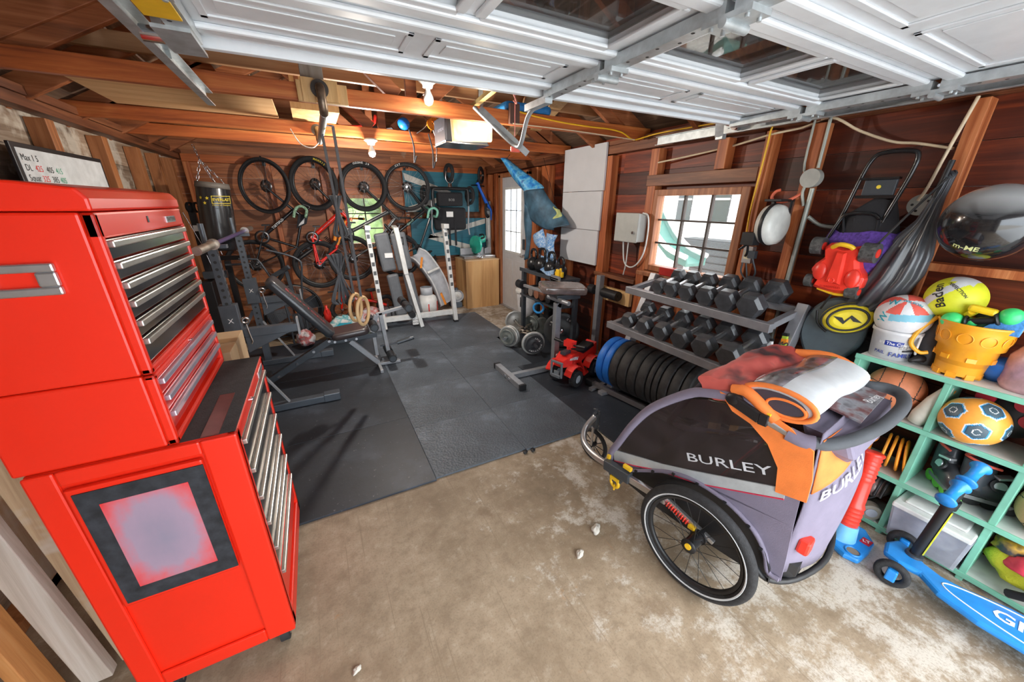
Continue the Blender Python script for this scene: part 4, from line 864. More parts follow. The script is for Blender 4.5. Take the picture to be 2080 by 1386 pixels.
def bike(label, F, Rr, Hd, BBk, SC_, Sd, R, tr, col, bars, bcol, yaw, extra=None, acc=None, acol=None, rimc=None, grp='bicycles hung on the back wall', fcol=None):
    t = thing('bicycle', label, 'bicycle', (F[0], YP, F[1]+.25), 0, grp)
    P = lambda p, dy=0: Vector((p[0], YP+dy, p[1]))
    rimc = rimc or BLK; fcol = fcol or BLK
    wheel(t, P(F), R, tr, (math.sin(yaw), -math.cos(yaw), 0), rimc, name='front_wheel'); wheel(t, P(Rr, .0), R, tr, (0, -1, 0), rimc, name='rear_wheel')
    h = (Vector(F)-Vector(Hd)).normalized(); hl = Vector(Hd)+h*.02; ht = Vector(Hd)-h*.13
    b = B(); b.cyl(P(hl), P(ht), .024, n=14)
    r = .017 if not extra else .02
    b.tube([P(hl), P(BBk)], r*1.35, 12); b.tube([P(ht+h*.03), P(SC_)], r, 12); b.tube([P(BBk), P(SC_)], r*.95, 12)
    for s_ in (-1, 1): b.tube([P(BBk, .02*s_), P(Rr, .055*s_)], .010, 8); b.tube([P(SC_, .015*s_), P(Rr, .055*s_)], .008, 8)
    b.cyl(P(BBk, -.04), P(BBk, .04), .024, n=14); fr = part(t, 'frame', b, col, w=True)
    if acol is not None:
        m0 = P(hl).lerp(P(BBk), .3); m1 = P(hl).lerp(P(BBk), .72); dv = (m1-m0).normalized(); up = dv.cross(Vector((0, 1, 0)))
        b = B(); b.text(acc, .042, (m0+m1)/2-Y*(r*1.35+.001), dv if dv.x > 0 else -dv, up if up.z > 0 else -up, .0005); part(fr, 'frame_lettering', b, acol, w=True)
    b = B()
    for s_ in (-1, 1): b.tube([P(hl, .05*s_), P(Vector(F), .06*s_)], [.017, .013, .011], 10)
    b.bar(P(hl, -.06), P(hl, .06), .035, .03); part(t, 'fork', b, fcol, w=True)
    sp = Vector(Sd); b = B(); b.tube([P(SC_), P(sp)], .013, 10); part(t, 'seatpost', b, BLK, w=True)
    ax = (sp-Vector(SC_)).normalized(); fw = Vector((-ax.y, ax.x)); fw = fw if fw.y > 0 else -fw
    b = B(); rings = []
    for u, w_, th in ((-.13, .06, .01), (-.10, .07, .03), (0, .045, .03), (.09, .02, .025), (.14, .012, .012)):
        q = sp+fw*u; rings.append([P(q, w_*math.cos(a))+Vector((ax.x, 0, ax.y))*(th*math.sin(a)) for a in [2*PI*k/12 for k in range(12)]])
    b.loft(rings); part(t, 'saddle', b, BLK, w=True)
    # cranks
    b = B(); b.lathe([(.06, 0), (.085, 0), (.085, .004), (.06, .004)], P(BBk, -.05), (0, 1, 0), 30); b.bar(P(BBk, -.055), P(Vector(BBk)+Vector((.07, .15)), -.06), .02, .012); b.bar(P(BBk, .055), P(Vector(BBk)-Vector((.07, .15)), .06), .02, .012)
    b.lathe([(.02, 0), (.05, 0), (.04, .03), (.02, .03)], P(Rr, -.05), (0, 1, 0), 20); ck = part(t, 'crankset', b, mat('dark_steel', (.12, .12, .125), .35, .9), w=True)
    for s_ in (-1, 1):
        q = Vector(BBk)+Vector((.07, .15))*(-s_); b = B(); c_ = P(q, .10*s_); b.cbox(c_, (.09, .08, .02)); part(ck, 'pedal', b, BLK, bev=.004, w=True)
    # handlebar
    fd = (Vector(F)-Vector(Rr)).normalized(); up2 = -(h) ; top_ = ht+up2*.02
    ud = Vector((fd.y, -fd.x)); 
    if ud.x < 0: ud = -ud
    b = B()
    if bars == 'drop':
        f3 = Vector((fd.x, 0, fd.y)); u3 = Vector((ud.x, 0, ud.y)); c = P(top_)+f3*.05
        b.bar(P(top_), c, .03, .03); b.tube([c-Y*.2, c+Y*.2], .013, 10); part(t, 'stem', b, BLK, w=True)
        for s_ in (-1, 1):
            b = B(); e = c+Y*.2*s_; b.tube([c+Y*.07*s_, e, e+f3*.08+u3*.0+Y*.01*s_, e+f3*.11-u3*.06, e+f3*.06-u3*.12, e-f3*.05-u3*.13], .0175, 10, sm=4); hb = part(t, 'bar_tape', b, bcol, w=True)
            b = B(); b.tube([e+f3*.08, e+f3*.13+u3*.03, e+f3*.14-u3*.05], .012, 8, sm=3); part(hb, 'brake_lever', b, BLK, w=True)
    else:
        f3 = Vector((fd.x, 0, fd.y)); u3 = Vector((ud.x, 0, ud.y)); c = P(top_)+f3*.04+u3*.02
        yx = Vector((math.sin(yaw*.9), math.cos(yaw*.9), 0)) if yaw else Y
        b.bar(P(top_), c, .03, .03); W = .27
        b.tube([c-yx*W, c-yx*.08, c+yx*.08, c+yx*W*.85], .012, 10); hb = part(t, 'handlebar', b, bcol, w=True)
        for s_ in (-1, 1):
            k = W if s_ < 0 else W*.85
            b = B(); b.tube([c+yx*(k-.11)*s_, c+yx*k*s_], .017, 10); part(hb, 'grip', b, BLK, w=True)
            b = B(); b.tube([c+yx*(k-.13)*s_, c+yx*(k-.1)*s_+f3*.05, c+yx*(k-.03)*s_+f3*.05], .005, 6); part(hb, 'brake_lever', b, CHR, w=True)
    # cables
    b = B(); b.tube([c, c+f3*.10+u3*.05, P(hl)+u3*.08, P(hl).lerp(P(BBk), .3)], .0028, 6, sm=5); b.tube([c-Y*.1, c+f3*.14-Y*.05, P(hl)+f3*.02-Y*.04], .0028, 6, sm=5); part(t, 'brake_cables', b, BLK, w=True)
    return t
CAMO = mat('camo_bar_tape', (.22, .36, .24), .7, var=.7, scale=60)
BFR = mat('gloss_black_frame', (.012, .012, .014), .22, coat=.5)
b1 = bike('black drop-bar bicycle with green camouflage bar tape, leftmost of the hung bikes', (-.482, 1.848), (-.77, .873), (-.20, 1.55), (-.62, 1.235), (-.26, 1.09), (-.19, .98), .33, .017, BFR, 'drop', CAMO, -.5, acc='TSETSFLD', acol=INK)
b = B(); b.prism([(0, 0), (.13, .02), (.17, .12), (.05, .17)], (-.22, YP-.045, 1.33), Vector((1, 0, .3)), Z, Y*.06); part(b1, 'frame_bag', b, FAB, bev=.01, w=True)
b = B(); b.prism([(.03, .025), (.10, .035), (.12, .10), (.05, .05)], (-.22, YP-.047, 1.33), Vector((1, 0, .3)), Z, Y*.002); part(b1, 'reflective_patch', b, mat('reflective_grey', (.5, .5, .5), .4), w=True)
orgf = mat('orange_frame_paint', (.85, .27, .02), .3, coat=.4); redf = mat('red_frame_paint', (.75, .02, .01), .25, coat=.5)
b2 = bike('red full-suspension mountain bike with orange front triangle, second hung bike', (.075, 1.887), (-.02, .84), (.37, 1.53), (-.05, 1.21), (.22, 1.05), (.36, 1.22), .335, .027, redf, 'flat', orgf, -.55, extra=1, acc='MONTR', acol=KINK)
b = B(); b.tube([(.34, YP-.01, 1.50), (.22, YP-.01, 1.16)], .024, 12); b.tube([(.40, YP-.01, 1.42), (.25, YP-.01, 1.10)], .018, 12); part(b2, 'orange_front_tube', b, orgf, w=True)
b = B(); b.tube([(-.05, YP-.03, 1.21), (-.05, YP-.035, .85)], .016, 10); b.tube([(.235, YP-.03, 1.05), (-.05, YP-.035, .85)], .014, 10); part(b2, 'swing_arm', b, redf, w=True)
b = B()
for k in range(6): b.torus((.17-.012*k, YP-.04, 1.13+.016*k), (-.6, 0, .8), .02, .005, 14, 6)
part(b2, 'shock_spring', b, BLK, w=True)
b3 = bike('dark grey mountain bike with knobby tyres, third hung bike over the window', (.689, 1.866), (.42, .90), (1.02, 1.53), (.40, 1.25), (.74, 1.06), (1.0, 1.26), .325, .026, mat('dark_grey_frame', (.06, .06, .06), .3, coat=.3), 'flat', BLK, -.38, extra=1, acc='TRAIL', acol=mat('grey_print', (.35, .35, .35), .6))
b4 = bike('black gravel bicycle with mint green bar tape, rightmost of the hung bikes', (1.294, 1.881), (1.09, .91), (1.55, 1.545), (1.06, 1.22), (1.42, 1.03), (1.47, .90), .33, .019, BFR, 'drop', mat('mint_bar_tape', (.22, .55, .42), .6), -.3, acc='GIANT', acol=mat('mint_print', (.45, .8, .65), .6))
for bk_, tx, F, ym in ((b2, 'MAXXIS', (.075, 1.887), YINK), (b3, 'OZONE 29', (.689, 1.866), INK), (b4, 'CST', (1.294, 1.881), INK)):
    b = B(); yw = {'MAXXIS': -.55, 'OZONE 29': -.38, 'CST': -.3}[tx]; xh = Vector((math.cos(yw), math.sin(yw), 0)); nr = Vector((math.sin(yw), -math.cos(yw), 0)); c = Vector((F[0], YP, F[1]))
    st = {'MAXXIS': 75, 'OZONE 29': 105, 'CST': 115}[tx]
    for k_, ch in enumerate(tx):
        a = math.radians(st-k_*5.2); rad = xh*math.cos(a)+Z*math.sin(a); b.text(ch, .034, c+rad*.305+nr*.0275, xh*math.sin(a)-Z*math.cos(a), rad, .0005, bold=.02)
    part(bk_, 'tyre_lettering', b, ym, w=True)
for i, x in enumerate((-.50, .07, .69, 1.30)):
    b = B(); b.tube([(x+.04, 6.16, 2.13), (x+.04, 5.9, 2.19), (x+.03, 5.84, 2.165), (x+.02, 5.86, 2.13)], .006, 8, sm=3); b.box(x+.02, x+.06, 6.135, 6.15, 2.10, 2.16)
    single('bike_hook', b, BLK, 'black steel hook holding up the %s hung bicycle' % ['leftmost', 'red', 'dark grey', 'mint-taped'][i], 'hook', w=True, loc=(x+.03, 6.1, 2.15), group='bike hooks on the back wall plate')
# ================================================================== teal panels
TEAL = wood('teal_painted_board', (.012, .10, .145), (.018, .14, .20), (.03, .19, .25), 'x', .45, .6, .05, bump=.08)
def teal(x0, x1, z0, z1, stripes, label):
    t = thing('painted_panel', label, 'panel', (x0, 6.13, z0), 0, 'teal panels on the back wall')
    b = B(); b.box(x0, x1, 6.12, 6.145, z0, z1); part(t, 'board', b, TEAL, bev=.002, w=True)
    for s_ in stripes: b = B(); b.prism(s_, (0, 6.1185, 0), X, Z, Y*.0015); part(t, 'white_stripe', b, mat('dull_white_stripe', (.60, .58, .53), .5), w=True)
teal(1.30, 2.53, 1.53, 2.12, [[(1.31, 2.09), (1.33, 1.99), (2.0, 1.78), (2.05, 1.84)], [(1.33, 1.53), (1.32, 1.60), (2.0, 1.80), (2.03, 1.76), (1.45, 1.53)]], 'upper teal wall panel with white diagonal stripes')
teal(1.36, 2.65, .83, 1.43, [[(1.62, 1.12), (1.66, 1.18), (2.64, 1.42), (2.64, 1.34), (1.80, 1.13)], [(1.62, 1.12), (1.66, 1.18), (2.58, .93), (2.56, .84), (2.45, .86)]], 'lower teal wall panel with a white V of stripes')
# ================================================================== stroller hung on the wall
st = thing('folded_stroller', 'black folded stroller hanging on the teal panel by its front wheel', 'stroller', (1.95, 5.95, 1.2))
ys = 5.86
b = B(); b.torus((1.95, ys+.02, 2.10), (1, .25, 0), .105, .028, 32, 10); part(st, 'front_wheel', b, TYRE, w=True)
b = B()
for s_ in (-1, 1): b.tube([(1.95+.05*s_, ys, 2.12), (1.95+.06*s_, ys, 2.0), (1.95, ys, 1.94)], .008, 8, sm=3)
b.cyl((1.95, ys, 1.95), (1.95, ys, 1.86), .03, .045); part(st, 'fork', b, CHR, w=True)
for x in (1.55, 2.28): b = B(); b.torus((x, ys+.02, 1.78), (1, .15, 0), .115, .025, 32, 10); b.cyl((x-.02, ys+.02, 1.78), (x+.02, ys+.02, 1.78), .05); part(st, 'rear_wheel', b, TYRE, w=True)
b = B(); b.tube([(1.66, ys-.05, 1.62), (1.66, ys-.05, 1.84), (1.74, ys-.05, 1.87), (2.14, ys-.05, 1.87), (2.22, ys-.05, 1.84), (2.22, ys-.05, 1.62)], .022, 10, sm=3); b.box(1.60, 2.26, ys, ys+.06, 1.86, 1.90); part(st, 'frame', b, BLK, w=True)
b = B(); b.box(1.74, 2.14, ys-.05, ys+.08, 1.62, 1.82); part(st, 'storage_pouch', b, FAB, bev=.025, w=True)
b = B(); b.text('BOB', .05, (1.95, ys-.052, 1.71), X, Z); part(st, 'pouch_lettering', b, mat('grey_print', (.35, .35, .35), .6), w=True)
b = B(); b.box(1.68, 2.20, ys-.02, ys+.10, 1.26, 1.60); part(st, 'seat_fabric', b, FAB, bev=.04, w=True)
b = B()
for x in (1.64, 2.24): b.tube([(x, ys-.03, 1.70), (x-.02, ys-.02, 1.3), (x, ys-.02, 1.18)], .014, 8)
part(st, 'side_rail', b, SIL, w=True)
for x in (1.90, 2.0): b = B(); b.box(x-.016, x+.016, ys-.03, ys-.024, 1.02, 1.46); part(st, 'hanging_strap', b, FAB, w=True)
b = B(); b.box(1.86, 1.97, ys-.036, ys-.03, 1.46, 1.54); part(st, 'care_label', b, INK, w=True)
# blue balance bike
bb2 = thing('balance_bike', 'small blue balance bike hung vertically beside the corner post', 'balance bike', (2.55, 5.98, 1.45))
for (x, z, n) in ((2.52, 2.09, 'front_wheel'), (2.63, 1.56, 'rear_wheel')): wheel(bb2, (x, 5.98, z), .13, .02, (.75, -.66, 0), BLK, disc=False, ns=10, name=n)
b = B(); b.tube([(2.44, 5.95, 1.98), (2.50, 5.95, 1.86), (2.62, 5.95, 1.64), (2.68, 5.95, 1.56), (2.68, 5.95, 1.40)], [.03, .024, .03, .018, .012], 10, sm=3); part(bb2, 'frame', b, mat('bright_blue_paint', (.01, .12, .62), .3, coat=.4), w=True)
b = B(); b.tube([(2.30, 5.85, 1.93), (2.46, 5.95, 1.94), (2.60, 6.05, 1.93)], .011, 8); b.tube([(2.44, 5.95, 1.99), (2.50, 5.96, 2.08)], .014, 8); part(bb2, 'handlebar', b, BLK, w=True)
# ================================================================== punching bag
pb = thing('punching_bag', 'black heavy punching bag with yellow print hanging on chains', 'punching bag', (-.88, 5.0, 1.2))
LTH = mat('black_leather', (.016, .016, .018), .28, coat=.4, bump=.1, bscale=90)
b = B(); c0, c1 = Vector((-.925, 5.0, 1.17)), Vector((-.86, 5.0, 1.84)); dv = c1-c0; L = dv.length
b.lathe([(.0001, 0), (.12, .005), (.145, .03), (.15, .2), (.148, L*.6), (.142, L-.03), (.135, L), (.0001, L-.02)], c0, dv, 40); part(pb, 'body', b, LTH, w=True)
b = B(); b.lathe([(.143, L-.05), (.147, L-.05), (.138, L+.002), (.132, L+.002)], c0, dv, 40); part(pb, 'top_band', b, mat('dusty_vinyl', (.16, .14, .12), .6), w=True)
b = B(); b.lathe([(.1515, .43), (.1515, .434)], c0, dv, 40); part(pb, 'seam', b, KINK, w=True)
tw = Vector((.17, -.985, 0)).normalized(); rt = Vector((.985, .17, 0))
def wrapbag(b, u0, v0):
    out = []
    for v in b.v: a = (v[0]+u0)/.152; h = .45+v[2]+v0; out.append(tuple(c0+dv*(h/L)+tw*(.1525*math.cos(a))+rt*(.1525*math.sin(a)))) 
    return out
b = B(); q_ = B(); q_.text('EVERLAST', .037, (0, 0, 0), X, Z, 0, bold=.014)
for (u0, u1, v0, v1) in ((-.09, .09, .032, .037), (-.09, .09, -.037, -.032), (-.09, -.085, -.037, .037), (.085, .09, -.037, .037)):
    for k in range(8): a_, c_ = u0+(u1-u0)*k/8, u0+(u1-u0)*(k+1)/8; q_.add([(a_, 0, v0), (c_, 0, v0), (c_, 0, v1), (a_, 0, v1)], [(0, 1, 2, 3)])
q_.v = wrapbag(q_, .065, .06); b.add(q_.v, q_.f); q_ = B(); q_.text('Choice of Champions', .019, (0, 0, 0), X, Z, 0); q_.v = wrapbag(q_, .06, .008); b.add(q_.v, q_.f)
for (u, v) in ((-.06, .075), (-.085, .03), (-.12, .08)):
    pts = [(u+(.018 if k % 2 == 0 else .008)*math.sin(PI*k/5), 0, v+(.018 if k % 2 == 0 else .008)*math.cos(PI*k/5)) for k in range(10)]
    q_ = B(); q_.add(pts, [tuple(range(10))]); q_.v = wrapbag(q_, 0, 0); b.add(q_.v, q_.f)
part(pb, 'print', b, YINK, w=True)
def chain(par, p0, p1, r=.006, name='chain', m=None):
    b = B(); p0, p1 = Vector(p0), Vector(p1); n = max(3, int((p1-p0).length/.035)); d = (p1-p0)/n
    for i in range(n):
        c = p0+d*(i+.5); x, y, z = _frame(d); u = x if i % 2 else y; L = d.length*.7
        b.tube([c-z*L+u*.0, c-z*L*.5+u*.010, c+z*L*.5+u*.010, c+z*L, c+z*L*.5-u*.010, c-z*L*.5-u*.010], .0028, 5, closed=True)
    return part(par, name, b, m or CHR, w=True)
top_p = (-.97, 5.18, 2.20)
jn = Vector((-.915, 5.02, 2.05)); chain(pb, jn, top_p)
for (x, y) in ((-.99, 4.98), (-.73, 4.98), (-.84, 5.12)): chain(pb, (x, y, 1.80), jn)
# cable machine behind the bag and rack
cm = thing('cable_machine', 'black cable exercise machine with pulleys in the far left corner', 'exercise machine', (-1.1, 5.3, 0))
b = B(); b.box(-1.20, -1.14, 5.35, 5.41, 0, 1.62); b.box(-1.02, -.96, 5.45, 5.51, 0, 1.0); b.box(-1.22, -.8, 5.3, 5.36, 0, .06); b.bar((-1.17, 5.38, 1.05), (-.72, 5.2, 1.06), .03, .05); part(cm, 'frame', b, BLK, bev=.004, w=True)
b = B()
for x in (-1.16, -1.10): b.lathe([(.045, -.012), (.055, -.015), (.055, .015), (.045, .012)], (x, 5.30, 1.60), (1, -.3, 0), 24)
part(cm, 'pulley', b, RUB, w=True)
b = B()
for (x0, z0, x1, z1) in ((-1.22, 1.55, -1.12, 1.15), (-1.06, 1.56, -.98, 1.1), (-1.12, 1.1, -1.08, .8)): b.tube([(x0, 5.25, z0), (x1, 5.25, z1)], .004, 6)
part(cm, 'cable', b, CHR, w=True)
b = B(); b.box(-1.2, -.98, 5.22, 5.30, .84, .92); b.tube([(-.95, 5.1, 1.0), (-.72, 5.1, 1.0), (-.70, 5.1, .93)], .012, 8); part(cm, 'arm', b, DGR, bev=.01, w=True)
b = B(); b.box(-1.16, -1.06, 5.2, 5.22, 1.36, 1.42); part(cm, 'white_label', b, INK, w=True)
b = B(); b.box(-1.22, -1.12, 5.14, 5.34, .06, .82); part(cm, 'weight_stack', b, BLK, bev=.01, w=True)
# tubular walker frame between rack and bikes
tf = thing('tube_handle_frame', 'bent grey steel handle frame standing behind the incline bench', 'handle frame', (-.35, 5.0, FZ))
b = B(); b.tube([(-.50, 4.75, 1.18), (-.32, 4.75, 1.12), (-.22, 4.75, 1.06), (-.20, 4.75, .98), (-.26, 4.85, .62), (-.27, 4.9, FZ)], .011, 8, sm=2); b.tube([(-.80, 5.0, 1.07), (-.66, 5.0, 1.06), (-.60, 5.0, 1.0), (-.46, 5.0, .55), (-.45, 5.0, FZ)], .011, 8, sm=2); part(tf, 'bent_tube', b, DGR, w=True)
b = B(); b.bar((-.52, 4.95, .86), (-.33, 4.9, .97), .04, .05); b.bar((-.37, 4.93, .92), (-.30, 4.93, FZ), .04, .04); part(tf, 'pad_arm', b, DGR, bev=.006, w=True)
# drum fan
fan = thing('drum_fan', 'large black drum fan with wire grille behind the incline bench', 'fan', (-.40, 5.35, FZ))
fc = Vector((-.40, 5.32, .36)); fn = Vector((.2, -.97, .12)).normalized(); fx, fy, _ = _frame(fn)
b = B(); b.lathe([(.305, -.16), (.325, -.16), (.33, 0), (.325, .10), (.305, .10)], fc, fn, 48); part(fan, 'drum', b, BLK, w=True)
b = B()
for k in range(1, 17): b.torus(fc+fn*(.10+.03*(1-(k/17)**2)), fn, .018*k+.02, .0016, 40, 4)
for k in range(12): a = 2*PI*k/12; e = fx*math.cos(a)+fy*math.sin(a); b.tube([fc+fn*.13+e*.03, fc+fn*.12+e*.18, fc+fn*.10+e*.32], .0025, 5)
part(fan, 'grille', b, mat('dark_wire', (.10, .10, .105), .4, .6), w=True)
b = B()
for k in range(4):
    a = PI/2*k+.3; e = fx*math.cos(a)+fy*math.sin(a); t_ = fx*-math.sin(a)+fy*math.cos(a)
    b.prism([(.05, -.05), (.29, -.10), (.30, .08), (.06, .05)], fc-fn*.04, e, t_+fn*.25, fn*.004)
part(fan, 'blades', b, DGR, w=True)
b = B()
for s_ in (-1, 1): b.tube([fc+fx*.33*s_, fc+fx*.34*s_-Z*.2, fc+fx*.30*s_-Z*(.36-FZ)+Z*.012], .012, 8)
b.tube([fc+fx*.34-Z*(.36-FZ)+Z*.012, fc-fx*.34-Z*(.36-FZ)+Z*.012], .012, 8); part(fan, 'stand', b, BLK, w=True)
# small red bike on the floor
rb2 = thing('kids_bike', 'small red childs bicycle lying on the floor under the hung bikes', 'childs bicycle', (.45, 5.6, .02))
for (x, z, n) in ((.16, .22, 'front_wheel'), (.78, .22, 'rear_wheel')): wheel(rb2, (x, 5.62, z), .155, .02, (.25, -.96, .1), BLK, disc=False, ns=12, name=n)
b = B(); b.tube([(.20, 5.6, .42), (.36, 5.6, .36), (.60, 5.6, .30), (.78, 5.6, .22)], .02, 10); b.tube([(.60, 5.6, .30), (.58, 5.6, .45)], .014, 8); b.tube([(.20, 5.6, .46), (.16, 5.61, .22)], .014, 8); fr = part(rb2, 'frame', b, redf, w=True)
b = B(); b.text('STRIDER', .045, (.40, 5.578, .355), Vector((1, 0, -.25)), Vector((.25, 0, 1)), .001, bold=.01); part(fr, 'frame_lettering', b, INK, w=True)
b = B(); b.tube([(.02, 5.55, .50), (.18, 5.6, .50), (.34, 5.65, .50)], .011, 8); part(rb2, 'handlebar', b, BLK, w=True)
b = B(); b.sph((.60, 5.6, .47), (.10, .05, .025), 16, 8); part(rb2, 'saddle', b, BLK, w=True)
# bags on the floor
def crumple(b, c, r, seed, n=28, m=16, amp=.16):
    rr = random.Random(seed); ph = [rr.uniform(0, 6) for _ in range(8)]; v = []; f = []
    for j in range(m+1):
        t = PI*j/m
        for i in range(n):
            a = 2*PI*i/n; k = 1+amp*(math.sin(3*a+ph[0]+2*t)*.5+math.sin(5*a+ph[1]-3*t)*.3+math.sin(7*t+ph[2]+a)*.3+math.sin(9*a+ph[3]+5*t)*.2)
            z = math.cos(t); z = z if z > 0 else z*.55
            v.append((c[0]+r[0]*k*math.sin(t)*math.cos(a), c[1]+r[1]*k*math.sin(t)*math.sin(a), max(c[2]+r[2]*k*z, c[2]-r[2]*.55)))
    for j in range(m):
        for i in range(n): f.append((j*n+i, (j+1)*n+i, (j+1)*n+(i+1) % n, j*n+(i+1) % n))
    return b.add(v, f, True)
def camo(name, cs, sc=9):
    m, nt, bb_ = _new(name); tcn = nt.nodes.new('ShaderNodeTexCoord').outputs['Object']; n = _noise(nt, sc, 3, tcn, .5)
    c = _ramp(nt, n.outputs[0], [(.3+.4*i/(len(cs)-1), c_) for i, c_ in enumerate(cs)]); nt.links.new(c, bb_.inputs['Base Color']); bb_.inputs['Roughness'].default_value = .5; return m
bs = thing('plastic_sack', 'crumpled plastic sack with a teal printed label behind the bench seat', 'sack', (.16, 4.92, FZ), 0)
b = B(); crumple(b, (.14, 4.95, .115), (.24, .16, .18), 3); part(bs, 'sack_body', b, camo('white_printed_plastic', [(.55, .52, .54), (.7, .68, .68), (.05, .35, .4), (.65, .62, .62)], 12), w=True)
b = B(); pts = [(-.15, -.04), (.14, -.06), (.17, 0), (.06, .09), (-.06, .10), (-.13, .04)]; b.prism(pts, (.15, 4.785, .165), X, Vector((0, .35, .94)), Vector((0, -.01, .002))); lb = part(bs, 'teal_label', b, mat('teal_print', (.0, .30, .42), .4), bev=.004, w=True)
b = B(); b.text('BIGSHOT', .05, (.17, 4.76, .165), X, Vector((0, .35, .94)), .004, bold=.012); part(lb, 'label_lettering', b, INK, w=True)
b = B(); crumple(b, (.52, 5.25, .12), (.20, .17, .17), 8); single('plastic_sack', b, camo('grey_white_plastic', [(.4, .39, .42), (.62, .6, .62), (.5, .12, .1), (.66, .65, .66)], 10), 'crumpled white and grey sack behind the hanging wooden rings', 'sack', w=True, loc=(.5, 5.2, FZ))
b = B(); crumple(b, (-.30, 4.78, .11), (.10, .10, .12), 12); single('mesh_bag', b, camo('white_red_net', [(.3, .3, .32), (.55, .54, .55), (.4, .06, .06), (.2, .2, .2)], 14), 'small white and red mesh bag on the floor under the incline backrest', 'bag', w=True, loc=(-.3, 4.78, FZ))
b = B(); b.box(.28, .62, 4.98, 5.12, FZ, .14); single('storage_tray', b, mat('grey_plastic', (.25, .25, .28), .4), 'grey plastic tray on the floor under the wooden rings', 'tray', w=True, loc=(.45, 5.05, FZ), bev=.02)
b = B(); b.cyl((-.02, 5.15, .30), (-.02, 5.15, .36), .02); b.lathe([(.0001, 0), (.04, 0), (.045, .16), (.03, .2), (.015, .22), (.015, .26), (.0001, .26)], (-.03, 5.18, .15), Z, 20); single('spray_bottle', b, RED, 'small red spray bottle with white top beside the drum fan', 'bottle', w=True, loc=(-.03, 5.18, FZ))
# slide, tank, heater, plywood box, saw
sl_ = thing('baby_slide', 'pale grey plastic toddler slide leaning behind the folded bench', 'toy slide', (1.4, 5.7, 0))
GPLA = mat('pale_grey_plastic', (.52, .54, .58), .35)
prof = [(1.16, .92), (1.27, .86), (1.40, .68), (1.50, .50), (1.56, .34), (1.62, .12)]
b = B(); rings = []
for (x, z) in prof: rings.append([(x, 5.58, z), (x+.01, 5.60, z-.02), (x+.17, 5.66, z-.03+.06), (x+.20, 5.64, z+.05+.06), (x+.19, 5.67, z+.05+.06), (x+.15, 5.70, z-.05+.06), (x-.02, 5.64, z-.05), (x-.01, 5.60, z)])
b.loft(rings); part(sl_, 'chute', b, GPLA, w=True)
for o_ in ((0, 0, 0), (.195, .06, .1)):
    b = B(); b.tube([(x+o_[0], 5.585+o_[1], z+o_[2]) for x, z in prof], .014, 8, sm=3); part(sl_, 'side_rail', b, mat('white_plastic', (.72, .72, .73), .3), w=True)
b = B(); b.cyl((1.42, 5.55, .66), (1.62, 5.60, .72), .02); part(sl_, 'cross_bar', b, WHT, w=True)
b = B(); b.bar((1.36, 5.56, .90), (1.33, 5.56, .74), .03, .01); part(sl_, 'hook', b, ORG, w=True)
wd_ = B(); wd_.bar((1.60, 5.5, .34), (1.66, 5.48, .16), .06, .03); single('wood_scrap', wd_, ORG, 'orange plastic clamp block hanging at the lower end of the grey slide', 'clamp', w=True, loc=(1.63, 5.5, .2))
tk = thing('propane_tank', 'white propane tank with red label and collar behind the weight stand', 'gas tank', (1.36, 5.48, 0))
b = B(); b.lathe([(.12, 0), (.12, .03), (.15, .05), (.155, .26), (.13, .33), (.06, .37), (.0001, .38)], (1.36, 5.45, 0), Z, 32); part(tk, 'vessel', b, WHT, w=True)
b = B(); b.lathe([(.085, .36), (.09, .36), (.09, .47), (.085, .47)], (1.36, 5.45, 0), Z, 28); b.cyl((1.36, 5.45, .36), (1.36, 5.45, .44), .02); part(tk, 'collar', b, GPLA, w=True)
def arc_label(b, c, r, a0, a1, z0, z1, n=12):
    v = []
    for i in range(n+1):
        a = math.radians(a0+(a1-a0)*i/n); v += [(c[0]+r*math.cos(a), c[1]+r*math.sin(a), z0), (c[0]+r*math.cos(a), c[1]+r*math.sin(a), z1)]
    return b.add(v, [(2*i, 2*i+2, 2*i+3, 2*i+1) for i in range(n)], True)
b = B(); arc_label(b, (1.36, 5.45), .1565, -130, 20, .06, .12); arc_label(b, (1.36, 5.45), .1565, -40, 20, .12, .26); arc_label(b, (1.36, 5.45), .1565, -100, -94, .12, .24); part(tk, 'red_label', b, RED, w=True)
ht_ = thing('shop_heater', 'round white shop heater on a small blue-grey stand beside the plywood box', 'heater', (1.96, 5.85, 0))
hc = Vector((1.97, 5.80, .19)); hn = Vector((-.3, -.95, .05)).normalized()
b = B(); b.lathe([(.0001, -.18), (.09, -.18), (.10, 0), (.105, .01), (.095, .01), (.09, -.05), (.0001, -.05)], hc, hn, 32); part(ht_, 'drum', b, GPLA, w=True)
b = B(); b.lathe([(.075, -.048), (.075, -.02), (.0001, -.02)], hc, hn, 32); b.sph(tuple(hc), .02, 12, 8); part(ht_, 'disc', b, WHT, w=True)
b = B(); b.box(1.86, 2.03, 5.74, 5.98, 0, .09); b.cyl((1.97, 5.85, .27), (1.97, 5.85, .32), .03); part(ht_, 'base', b, mat('slate_blue_plastic', (.10, .13, .17), .5), bev=.01, w=True)
pbx = thing('plywood_box', 'large plywood workbench box in the back right corner', 'plywood box', (2.35, 5.9, 0))
PLYV = wood('plywood_vertical', (.42, .20, .07), (.66, .38, .16), (.78, .52, .26), 'z', .5, .25, .08)
b = B(); b.box(2.07, 2.66, 5.61, 6.13, 0, .785); part(pbx, 'carcass', b, PLYV, w=True)
b = B(); b.box(2.065, 2.665, 5.605, 6.13, .785, .80); part(pbx, 'top_sheet', b, wood('pale_ply_top', (.5, .3, .14), (.68, .45, .25), (.76, .55, .35), 'x', .6, .3, .05), w=True)
